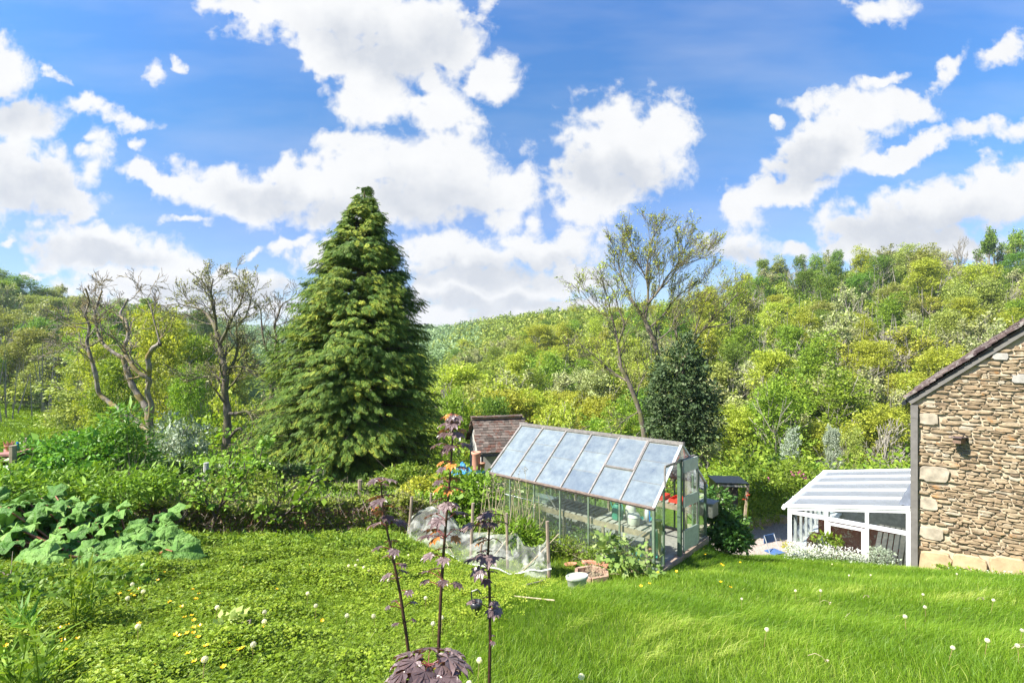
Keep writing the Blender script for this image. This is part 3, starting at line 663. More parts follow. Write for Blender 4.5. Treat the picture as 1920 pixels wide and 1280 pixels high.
# ================================================================== GREENHOUSE (local x across the gable, y along the length)
GA = atan2(.75, .66); GB = -4.24
gh = thing('greenhouse', 'aluminium framed greenhouse with dusty glass roof and hinged gable door', 'greenhouse', (2.695, 9.74, GB), GA)
WG, LG, HE, HR, NB, BW = 2.6, 4.38, 1.24, 2.28, 6, .73
def gl(x, y, z): return (2.695 + x * cos(GA) - y * sin(GA), 9.74 + x * sin(GA) + y * cos(GA), GB + z)
m = MB()
for (cx, cy, dx, dy) in ((0, LG / 2, .12, LG + .12), (WG, LG / 2, .12, LG + .12), (WG / 2, 0, WG - .12, .12), (WG / 2, LG, WG - .12, .12)): m.box((cx, cy, -.13), (dx, dy, .26))
m.build('plinth', plain('brick_plinth', (.36, .25, .2), .9, 0, .3, 6, .4), gh)
m = MB()
for (p, q) in (((0, 0, .02), (0, LG, .02)), ((WG, 0, .02), (WG, LG, .02)), ((0, 0, .02), (.44, 0, .02)), ((1.88, 0, .02), (WG, 0, .02)), ((0, LG, .02), (WG, LG, .02))): m.bar(p, q, .05, .05)
m.build('base_rail', M_alu, gh)
for x in (0, WG):
    m = MB(); m.bar((x, -.03, HE), (x, LG + .03, HE), .055, .06); m.bar((x + (-.03 if x == 0 else .03), -.03, HE + .015), (x + (-.03 if x == 0 else .03), LG + .03, HE + .015), .05, .02); m.build('eave_gutter', M_rust, gh)
m = MB(); m.bar((WG / 2, -.05, HR + .02), (WG / 2, LG + .05, HR + .02), .09, .06); m.bar((WG / 2 - .03, -.05, HR + .055), (WG / 2 - .03, LG + .05, HR + .055), .02, .02); m.build('ridge_bar', M_alu, gh)
for k in range(NB + 1):
    y = k * BW; th_ = .05 if k in (0, NB) else .032
    for x in (0, WG):
        m = MB(); m.bar((x, y, 0), (x, y, HE), th_, th_, up=(0, 1, 0)); m.build('post', M_alug, gh)
        m = MB(); x2 = WG / 2; m.bar((x, y, HE + .012), (x2, y, HR + .012), th_, .034); m.build('rafter', M_alu if k else M_white, gh)
def quad(p, m_, name):
    m = MB(); m.add(p, np.array([[0, 1, 2, 3]])); return m.build(name, m_, gh)
def lerp(a, b, t): return a + (b - a) * t
slope = lambda t, side: (lerp(0, WG / 2, t) if side == 0 else lerp(WG, WG / 2, t), lerp(HE, HR, t))
for k in range(NB):
    y0, y1 = k * BW + .018, (k + 1) * BW - .018
    for side in (0, 1):
        splits = [0, .47, 1] if (k + side) % 2 else [0, .33, .66, 1]
        if side == 0 and k == 1: splits = [0, .47]
        for a, b in zip(splits[:-1], splits[1:]):
            (xa, za), (xb, zb_) = slope(a, side), slope(b + .01, side); quad([(xa, y0, za + .004), (xa, y1, za + .004), (xb, y1, zb_ + .0), (xb, y0, zb_ + .0)], M_roofglass, 'roof_pane')
            if b < 1:
                m = MB(); m.bar((xb, y0, zb_ + .006), (xb, y1, zb_ + .006), .008, .006); m.build('glazing_lap', M_alu, gh)
        x = 0 if side == 0 else WG
        for za, zb_ in ((.03, .42), (.43, .82), (.83, HE - .03)): quad([(x, y0, za), (x, y1, za), (x, y1, zb_), (x, y0, zb_)], M_glass, 'side_pane')
# opening roof light in the second bay
(xa, za), (xb, zb_) = slope(.47, 0), slope(1, 0); vp = [(xa, BW + .02, za + .03), (xa, 2 * BW - .02, za + .03), (xb, 2 * BW - .02, zb_ + .03), (xb, BW + .02, zb_ + .03)]
m = MB()
for i in range(4): m.bar(vp[i], vp[(i + 1) % 4], .035, .03)
vo = m.build('roof_vent', M_alu, gh); m = MB(); m.add(vp, np.array([[0, 1, 2, 3]])); m.build('vent_pane', M_roofglass, vo)
# gable ends
def gz(x): return HE + (HR - HE) * (x / (WG / 2) if x < WG / 2 else (WG - x) / (WG / 2))
for y, xsx in ((0, (.44, 1.17, 1.88, 2.2)), (LG, (.65, 1.3, 1.95))):
    for x in xsx:
        th_ = .1 if (y == 0 and x == 1.17) else .034
        if y == 0 and x == 1.17: m = MB(); m.box((x, -.01, 1.0), (.085, .07, 2.0)); m.build('door_post', M_alug, gh)
        else: m = MB(); m.bar((x, y, 0), (x, y, gz(x)), th_, th_, up=(0, 1, 0)); m.build('gable_post', M_alug, gh)
    xs_ = [0] + list(xsx) + [WG]
    for a, b in zip(xs_[:-1], xs_[1:]):
        if y == 0 and (a, b) in ((.44, 1.17),): continue
        if y == 0 and a == 1.17: continue
        m = MB(); a2, b2 = a + .015, b - .015; poly = [(a2, y, .03), (b2, y, .03), (b2, y, gz(b2) - .02)] + ([(WG / 2, y, HR - .02)] if a < WG / 2 < b else []) + [(a2, y, gz(a2) - .02)]
        m.add(poly, np.array([list(range(len(poly)))])); m.build('gable_pane', M_glass, gh)
m = MB(); m.bar((0, LG, .83), (WG, LG, .83), .03, .03); m.bar((0, LG, HE), (WG, LG, HE), .035, .035); m.build('gable_rail', M_alu, gh)
# head frame standing clear of the roof line, and the gable triangle above it
m = MB(); m.bar((.425, -.03, 1.97), (1.9, -.03, 1.97), .03, .05); m.bar((.425, -.03, 1.56), (.425, -.03, 1.97), .03, .03, up=(0, 1, 0)); m.build('door_head', M_alu, gh)
m = MB(); m.add([(.95, 0, 2.0), (1.65, 0, 2.0), (WG / 2, 0, HR - .02)], np.array([[0, 1, 2]])); m.build('gable_pane', M_glass, gh)
# door leaf with three grey boards
door = bpy.data.objects.new('door', None); COL.objects.link(door); door.parent = gh; door.location = (1.22, -.07, 0); door.rotation_euler = (0, 0, radians(-4))
m = MB(); dw = .64
for x in (.02, dw - .02): m.box((x, 0, 1.02), (.035, .03, 1.92))
m.build('door_frame', M_alu, door)
for z0, z1 in ((.1, .52), (1.0, 1.22), (1.72, 1.98)):
    m = MB(); m.box((dw / 2, -.004, (z0 + z1) / 2), (dw, .028, z1 - z0)); m.build('door_board', M_panel, door)
for z0, z1 in ((.52, 1.0), (1.22, 1.72)):
    m = MB(); m.add([(.04, 0, z0), (dw - .04, 0, z0), (dw - .04, 0, z1), (.04, 0, z1)], np.array([[0, 1, 2, 3]])); m.build('door_pane', M_glass, door)
# inner bracing, diagonal stays
m = MB(); m.bar((.05, BW * 3.2, .75), (.55, BW * 5, 1.65), .02, .02); m.bar((WG - .03, .1, .15), (WG - .03, 1.3, 1.15), .02, .02); m.bar((.03, .1, .85), (.03, .9, .1), .02, .02); m.build('stay', M_alu, gh)
for k in range(1, NB):
    m = MB(); m.bar((WG / 2, k * BW, HR - .03), (WG - .5, k * BW - .35, HE + .38), .018, .018); m.build('brace', M_alu, gh)
# staging benches inside
def staging(x0, x1, z, lab):
    st = thing('staging_bench', lab, 'bench', gl(0, 0, 0), GA)
    for k in range(27):
        m = MB(); y = .2 + k * .155; m.box(((x0 + x1) / 2, y, z), (x1 - x0, .105, .022)); m.build('slat', M_slat, st)
    m = MB(); m.box((x0 + .02, LG / 2, z - .07), (.035, LG - .25, .11)); m.box((x1 - .02, LG / 2, z - .07), (.035, LG - .25, .11)); m.build('frame_rail', M_timber, st)
    for k in range(5):
        for x in (x0 + .04, x1 - .04): m = MB(); m.box((x, .2 + k * .98, z / 2 - .06), (.05, .05, z - .12)); m.build('leg', M_timber, st)
staging(.08, .72, .74, 'long slatted wooden staging along the near side of greenhouse')
staging(1.95, 2.5, .80, 'slatted wooden staging along the far side of greenhouse')
ZS = .755
def place(name, label, cat, x, y, z, parts, rz=0, group=None):
    t = thing(name, label, cat, gl(x, y, z), GA + rz, group)
    for nm, m, mt, sm in parts: m.build(nm, mt, t, sm)
    return t
m1 = MB().lathe([(0, 0), (.115, 0), (.12, .03), (.12, .2), (.09, .28), (.06, .31), (.05, .3)], k=8); m2 = MB().tube([(.1, 0, .1), (.2, 0, .24), (.26, 0, .36)], .016, 6); m3 = MB().tube([(-.11, 0, .08), (-.2, 0, .2), (-.14, 0, .33), (-.03, 0, .34)], .014, 6)
M_wcan = plain('green_plastic', (.05, .22, .15), .35, 0, .15)
place('watering_can', 'dark green plastic watering can on the near staging', 'watering can', .36, .98, ZS, [('body', m1, M_wcan, False), ('spout', m2, M_wcan, True), ('handle', m3, M_wcan, True)], 1.2)
M_wpl = plain('cream_plastic', (.55, .53, .46), .5, 0, .12)
m1 = MB().lathe([(0, 0), (.17, 0), (.18, .02), (.18, .16), (.165, .2), (0, .205)], k=20, sx=1, sy=.7); m2 = MB().lathe([(.182, .15), (.187, .155), (.187, .168), (.182, .172)], k=20, sx=1, sy=.7)
place('storage_tub', 'cream oval tub with lid at front edge of staging', 'tub', .3, .58, ZS, [('body', m1, M_wpl, True), ('rim', m2, M_white, True)], .5)
m1 = MB().lathe([(0, 0), (.11, 0), (.115, .2), (.08, .29), (.04, .32), (.045, .35), (0, .35)], k=14); m2 = MB().tube([(-.08, 0, .24), (-.03, 0, .36), (.05, 0, .3)], .014, 6)
place('plastic_jug', 'cream plastic jug behind the oval tub', 'jug', .55, .78, ZS, [('body', m1, M_wpl, True), ('handle', m2, M_wpl, True)], .3)
M_bluep = plain('bright_blue', (.02, .2, .62), .4, 0, .1)
m1 = MB().lathe([(0, 0), (.07, 0), (.075, .2), (.05, .28), (.025, .3), (.025, .36), (0, .36)], k=14, sy=.7); m2 = MB().box((.0, -.045, .13), (.12, .02, .2))
m3 = MB().lathe([(0, .36), (.03, .36), (.03, .39), (0, .39)], k=10)
place('spray_bottle', 'white bottle with blue label standing beside the cream tub', 'bottle', .58, .42, ZS, [('body', m1, M_white, True), ('label_panel', m2, M_bluep, False), ('cap', m3, M_terra, False)], .5)
m1 = MB().lathe([(0, 0), (.07, 0), (.09, .13), (.095, .13), (.095, .15), (.08, .15), (.075, .13), (0, .13)], k=16)
place('plant_pot', 'small black plant pot on corner of staging', 'plant pot', .4, .12, ZS, [('body', m1, M_black, True)])
m1 = MB()
for dx, dy, w_, l_ in ((0, 0, .5, 1.25),):
    m1.box((0, 0, .01), (w_, l_, .02)); m1.box((-w_ / 2, 0, .035), (.02, l_, .07)); m1.box((w_ / 2, 0, .035), (.02, l_, .07)); m1.box((0, -l_ / 2, .035), (w_ + .02, .02, .07)); m1.box((0, l_ / 2, .035), (w_ + .02, .02, .07))
for k in range(9): m1.box((0, -.55 + k * .135, .03), (.46, .012, .04))
place('seed_tray', 'long black ribbed seed tray in middle of the near staging', 'tray', .38, 2.0, ZS, [('body', m1, M_black, False)])
m1 = MB(); m1.box((0, 0, .01), (.45, .9, .02)); m1.box((-.22, 0, .03), (.015, .9, .06)); m1.box((.22, 0, .03), (.015, .9, .06)); m1.box((0, -.44, .03), (.45, .015, .06))
place('shallow_tray', 'shallow grey tray on near staging past black tray', 'tray', .4, 3.15, ZS, [('body', m1, plain('grey_tray', (.2, .23, .25), .4), False)])
# crumpled white sheet
def crumple(nx, ny, sx_, sy_, h, seed):
    r = np.random.default_rng(seed); x = np.linspace(-1, 1, nx); y = np.linspace(-1, 1, ny); X, Y = np.meshgrid(x, y)
    Z = h * np.clip(1 - X ** 2 * .8 - Y ** 2 * .8, 0, 1) * (.7 + .25 * np.sin(X * 7 + Y * 3 + 1) + .2 * np.sin(Y * 11 - X * 5)) + r.normal(0, h * .05, X.shape)
    v = np.stack([X * sx_, Y * sy_, np.clip(Z, .003, None)], -1).reshape(-1, 3); i = np.arange(ny - 1)[:, None] * nx; j = np.arange(nx - 1)[None]
    m = MB(); m.add(v, np.stack([i + j, i + j + 1, i + nx + j + 1, i + nx + j], -1).reshape(-1, 4)); return m
place('plastic_sheet', 'crumpled white plastic sheet heaped on far end of staging', 'sheet', .42, 3.9, ZS, [('sheet', crumple(24, 30, .34, .5, .24, 2), plain('white_sheet', (.85, .86, .88), .5, 0, .1), False)])
M_red = plain('red_plastic', (.62, .06, .035), .45, 0, .1)
for y, n in ((.35, 'red seed tray on the far staging nearest the door'), (1.0, 'red seed tray on the far staging behind another red tray')):
    m1 = MB(); m1.box((0, 0, .01), (.38, .5, .02))
    for sx_ in (-1, 1): m1.box((sx_ * .19, 0, .04), (.02, .52, .08)); m1.box((0, sx_ * .25, .04), (.38, .02, .08))
    place('seed_tray', n, 'tray', 2.2, y, .815, [('body', m1, M_red, False)])
bagm = crumple(14, 18, .26, .2, .6, 5)
place('compost_bag', 'white and green compost bag on floor by greenhouse door', 'bag', .95, .5, .0, [('bag', bagm, mat('bag_mat', lambda nt: pbsdf(nt, ramp(nt, nz(nt, 5, 3, .5), [(.42, (.02, .32, .25)), (.5, (.03, .36, .3)), (.56, (.6, .65, .63))]), .4)), False)])
m1 = MB().lathe([(0, 0), (.13, 0), (.17, .34), (.18, .34), (.165, .32), (0, .3)], k=18)
place('bucket', 'teal bucket on the greenhouse floor behind door', 'bucket', 1.95, 1.1, .0, [('body', m1, plain('teal', (.02, .25, .22), .4), True)])
m1 = MB().box((0, 0, .12), (.3, .22, .24)); m2 = MB().box((0, 0, .245), (.33, .24, .02))
place('crate', 'teal crate on floor beneath the near staging', 'crate', .5, .55, .0, [('body', m1, plain('teal2', (.02, .2, .18), .5), False), ('lid', m2, M_black, False)])
m1 = MB()
for k in range(5): m1.box((0, 0, .035 + k * .072), (.22, .11, .062))
place('brick_stack', 'stack of red bricks under near corner of staging', 'bricks', .28, .2, .0, [('bricks', m1, M_terra, False)])
# greenhouse floor
m = MB(); m.box((WG / 2, LG / 2, -.05), (WG - .14, LG - .14, .1)); m.build('floor_slab', M_conc, gh)
# tomato-like greenery inside along the far side
rg = np.random.default_rng(21)
P, t, u = clump_points(rg, [((2.3, y, .5), (.25, .4, .5)) for y in (2.0, 2.9, 3.8)], 60, 10, .06); m1 = MB(); leaves(m1, P, .07, rg, (0, 0, .4), 1)
m2 = MB()
for y in (1.8, 2.4, 3.0, 3.6, 4.0): m2.tube([(2.3, y, 0), (2.28, y + .05, .5), (2.3, y, .95)], .008, 5)
place('climbing_plant', 'leafy green plants growing inside far side of greenhouse', 'plant', 0, 0, 0, [('foliage', m1, M_lc['mid'], False), ('stem', m2, M_lc['mid'], False)])
# round blue float hung on the far eave corner
m1 = MB().lathe([(0.0, -.1)] + [(.1 * sin(a), -.1 * cos(a)) for a in np.linspace(.3, 2.9, 9)] + [(0, .1)], k=18)
place('blue_ball', 'round bright blue ball fixed at the far eave corner of greenhouse', 'ball', WG + .14, .1, HE - .12, [('ball', m1, M_bluep, True)])
m1 = MB(); m1.box((0, 0, .15), (.36, .3, .3)); m2 = MB().box((0, 0, .31), (.4, .34, .03))
place('grey_box', 'grey box on post against the outer side of greenhouse', 'box', WG + .22, -.0, .45, [('body', m1, M_alu, False), ('lid', m2, M_conc, False)])

# ================================================================== OUTHOUSE behind the greenhouse
oh = thing('outhouse', 'small outhouse with mossy stone slate roof behind the greenhouse', 'outhouse', tuple(Wp(897, 845, 15.5)), radians(14))
# local x right, y back;  z 0 at eave
m = MB(); D_ = 2.2; W2 = 1.5; v = [(.1, .12, -2.2), (W2, .12, -2.2), (W2, .12, .02), (.1, .12, .02), (.1, D_, -2.2), (W2, D_, -2.2), (W2, D_, .02), (.1, D_, .02), (.1, D_ / 2, .72), (W2, D_ / 2, .72)]
m.add(v, [np.array([[0, 1, 2, 3], [5, 4, 7, 6]]), np.array([[4, 0, 3, 8, 7], [1, 5, 6, 9, 2]])]); m.build('wall', plain('pale_render', (.42, .40, .37), .9, 0, .3, 3, .3), oh)
ro = np.random.default_rng(8)
def slates_y(parent, y0, z0, y1, z1, x0, x1, mt, rng):
    sl = MB(); Lr = sqrt((y1 - y0) ** 2 + (z1 - z0) ** 2); u = np.array([0, (y1 - y0) / Lr, (z1 - z0) / Lr]); nm = np.cross(np.array([1., 0, 0]), u); nm = nm if nm[2] > 0 else -nm
    n = int(Lr / .12) + 1
    for i in range(n):
        x = x0 + rng.uniform(-.06, 0)
        while x < x1:
            ww = rng.uniform(.12, .24); c = np.array([0, y0, z0]) + u * (i * .12 + .1) + nm * .03; c[0] = x + ww / 2
            u2 = u * cos(.12) - nm * sin(.12); n2 = nm * cos(.12) + u * sin(.12)
            sl.box(c, (ww - .008, .22, .028), np.stack([(1, 0, 0), u2, n2], 1), rng.random(), .004, rng); x += ww
    return sl.build('roof', mt, parent)
def mossy(nt):
    n = nz(nt, 5, 5, .7); t = attr(nt); c = ramp(nt, t, [(0, (.07, .058, .05)), (1, (.17, .14, .12))])
    k = N(nt, 'ShaderNodeMapRange'); nt.links.new(n, k.inputs[0]); k.inputs[1].default_value = .5; k.inputs[2].default_value = .6
    y = N(nt, 'ShaderNodeMix', data_type='RGBA'); nt.links.new(math_(nt, 'MULTIPLY', k.outputs[0], .8), y.inputs[0]); nt.links.new(c, y.inputs[6]); y.inputs[7].default_value = (.11, .045, .03, 1)
    return pbsdf(nt, y.outputs[2], .9, 0, n, .6, .02, .15)
M_mossy = mat('mossy_slate', mossy)
slates_y(oh, -.1, -.08, D_ / 2, .78, 0, W2 + .1, M_mossy, ro); slates_y(oh, D_ + .1, -.08, D_ / 2, .78, 0, W2 + .1, M_mossy, ro)
m = MB(); m.bar((-.02, D_ / 2, .84), (W2 + .1, D_ / 2, .84), .16, .04); m.build('ridge', M_sand, oh)
m = MB(); m.bar((0, -.13, -.12), (W2, -.13, -.12), .07, .07); m.tube([(.12, .0, -.12), (.12, .0, -2)], .03, 8); m.build('gutter', M_black, oh)
p = Wp(893, 880, 15.0); t = thing('chimney_pot', 'tall orange terracotta chimney pot beside the outhouse wall', 'chimney pot', (p[0], p[1], p[2] - .2))
MB().lathe([(.13, 0), (.12, .62), (.15, .66), (.15, .72), (.11, .72), (.10, .6)], k=18).build('body', plain('salmon_clay', (.5, .24, .16), .8, 0, .15), t, True)
p = Wp(898, 893, 14.6); t = thing('water_butt', 'small dark teal tub below the orange chimney pot', 'tub', tuple(p - [0, 0, .1]))
MB().lathe([(0, 0), (.14, 0), (.17, .2), (.19, .21), (.19, .24), (.16, .24), (0, .2)], k=18).build('body', plain('dark_teal', (.01, .06, .07), .3), t, True)
p = Wp(905, 873, 14.9); t = thing('terracotta_pot', 'little terracotta pot next to the outhouse downpipe', 'plant pot', tuple(p - [0, 0, .1])); MB().lathe([(0, 0), (.05, 0), (.07, .16), (.08, .16), (.08, .2), (0, .18)], k=14).build('body', M_terra, t, True)
p = Wp(866, 878, 15.2); t = thing('blue_sheet', 'bright blue tarpaulin heap under shrubs left of the outhouse', 'tarpaulin', tuple(p - [0, 0, .15])); crumple(14, 12, .35, .25, .32, 9).build('sheet', plain('tarp_blue', (.02, .22, .5), .5), t)

# dark low shelter beyond the ivy bush
p = Wp(1345, 903, 17); t = thing('low_shelter', 'low dark open shelter with flat felt roof beyond the ivy', 'shelter', (p[0], p[1], p[2] - .02), radians(-6))
m = MB(); m.box((.45, .4, 0), (1.05, 1.0, .04)); m.build('roof', M_black, t)
m = MB(); m.box((.45, .85, -.5), (.95, .04, 1.0)); m.box((-.02, .4, -.5), (.04, .9, 1.0)); m.build('back_panel', M_black, t)
for x in (-.04, .86):
    m = MB(); m.bar((x, -.05, -1.1), (x + .1, -.05, 0), .07, .07, up=(0, 1, 0)); m.build('post', M_timber, t)
m = MB(); m.bar((.1, -.08, -.08), (.9, -.08, -.08), .04, .05); m.build('front_rail', M_slat, t)

# ================================================================== WOODED HILLSIDES
rw = np.random.default_rng(77)
def ridgeY(px): return float(np.interp(px, TPX, TYR))
LAB = {
 ('round', 'fresh'): 'round fresh green broadleaf tree in the wood covering the hillside',
 ('round', 'yellow'): 'round yellow green broadleaf tree in the wood covering the hillside',
 ('round', 'mid'): 'round mid green broadleaf tree in the wood covering the hillside',
 ('oval', 'olive'): 'tall olive green tree in the wood covering the hillside',
 ('oval', 'fresh'): 'tall fresh green oval tree in the wood covering the hillside',
 ('oval', 'yellow'): 'tall yellow green oval tree in the wood covering the hillside',
 ('round', 'olive'): 'broad olive green tree in the wood covering the hillside',
 ('sparse', 'pale'): 'thinly leaved pale tree showing its branches in the hillside wood',
 ('sparse', 'yellow'): 'thinly leaved yellow green tree showing its branches in the hillside wood',
 ('bare', 'grey'): 'almost bare grey branched tree in the hillside wood',
 ('round', 'dark'): 'dark green dense tree in the wood covering the hillside'}
KN = {'round': 'broadleaf_tree', 'oval': 'woodland_tree', 'sparse': 'budding_tree', 'bare': 'bare_tree', 'vase': 'ridge_tree', 'shrub': 'shrub'}
mix = [(('round', 'fresh'), .11), (('round', 'yellow'), .11), (('round', 'mid'), .08), (('oval', 'olive'), .07), (('oval', 'fresh'), .14), (('oval', 'yellow'), .15), (('round', 'olive'), .05), (('sparse', 'pale'), .17), (('sparse', 'yellow'), .15), (('bare', 'grey'), .11), (('round', 'dark'), .04)]
mk = [a for a, b in mix]; mp = np.array([b for a, b in mix]); mp /= mp.sum()
placed = []
def ok(x, y, s):
    for a, b in placed:
        if (a - x) ** 2 + (b - y) ** 2 < s * s: return False
    placed.append((x, y)); return True
cnt = 0
for i in range(9000):
    px = rw.uniform(-120, 1990); 
    if 430 < px < 850: continue
    yr = ridgeY(px); left = px < 440
    y0 = 62 if left and px < 170 else (44 if left else 46)
    Y = math.exp(rw.uniform(math.log(y0), math.log(min(yr, 300) * 1.0)))
    if px > 1715 and (HZ - (float(G((px - CX) / F * Y, Y)) + 6) * F / Y) > 613 + (1920 - px) * .63: continue
    s = .072 * Y ** .97
    x = (px - CX) / F * Y
    if not ok(x, Y, s): continue
    kind, colr = mk[rw.choice(len(mk), p=mp)]
    if left and colr in ('yellow',) and rw.random() < .6: colr = 'olive'; kind = 'round'
    if (not left) and 1350 < px and Y > .7 * yr and colr in ('yellow', 'fresh') and rw.random() < .5: kind, colr = 'round', 'mid'
    if kind == 'sparse' and colr not in ('pale', 'yellow'): colr = 'pale'
    if (kind, colr) not in LAB: continue
    h = {'round': 8.5, 'oval': 10.5, 'sparse': 10, 'bare': 9.5}[kind] * rw.uniform(.75, 1.2)
    plant_tree(KN[kind], LAB[(kind, colr)], 'tree', kind, int(rw.integers(0, 3)), colr, x, Y, h, rw.uniform(.95, 1.25), 'trees of the hillside wood: %s %s' % (colr, kind))
    cnt += 1
print('hill trees', cnt)
# single trees that stand out
def big(px, ptop, Y, kind, v, colr, wide, label, name=None, cat='tree', grp=None, pbot=None):
    x = (px - CX) / F * Y; z0 = float(G(x, Y)); z1 = (HZ - ptop) / F * Y
    if pbot is not None: z0 = (HZ - pbot) / F * Y
    h = max(1.0, (z1 - z0)) / .95
    return plant_tree(name or KN[kind], label, cat, kind, v, colr, x, Y, h, wide / h if wide else 1.0, grp, z=z0)
sky_ = [(1858, 430, 136, 'vase', 0, 'mid', 11, 'tall rounded vase shaped tree on the right skyline, largest of the ridge trees'),
 (1905, 434, 138, 'vase', 1, 'fresh', 9, 'tall leafy ridge tree cut by the right edge of the photo'),
 (1803, 443, 138, 'bare', 0, 'grey', 8, 'tall bare ivy clad tree on the skyline left of the largest ridge tree'),
 (1752, 465, 140, 'sparse', 1, 'pale', 7, 'slender thin crowned tree on the skyline, second left of the bare ivy clad tree'),
 (1775, 470, 141, 'bare', 1, 'grey', 6, 'pale bare tree on the skyline just left of the tall bare ivy clad tree'),
 (1723, 468, 141, 'sparse', 2, 'fresh', 7, 'thin crowned tree on the skyline between pale slender trees'),
 (1690, 474, 143, 'vase', 2, 'pale', 9, 'flat topped thin tree on the right skyline'),
 (1660, 475, 143, 'vase', 0, 'pale', 8, 'flat topped open tree on the middle of the ridge'),
 (1618, 484, 145, 'sparse', 0, 'olive', 6, 'small brownish ridge tree with ivy on its trunk'),
 (1600, 482, 146, 'bare', 2, 'grey', 6, 'small bare ridge tree beside the brownish one'),
 (1570, 478, 147, 'round', 1, 'mid', 7, 'leafy dark green tree standing above the ridge line'),
 (1530, 485, 150, 'bare', 0, 'grey', 9, 'leafless spreading tree on the ridge against white cloud'),
 (1500, 492, 152, 'round', 2, 'mid', 8, 'leafy tree on the ridge left of the leafless spreading one'),
 (1430, 497, 158, 'round', 0, 'fresh', 9, 'leafy bright tree at the left end of the high ridge')]
for px, pt, Y, k, v, c, wd, lb in sky_: big(px, pt - 8, Y * .985, k, v, c, wd, lb, grp='trees along the right skyline')
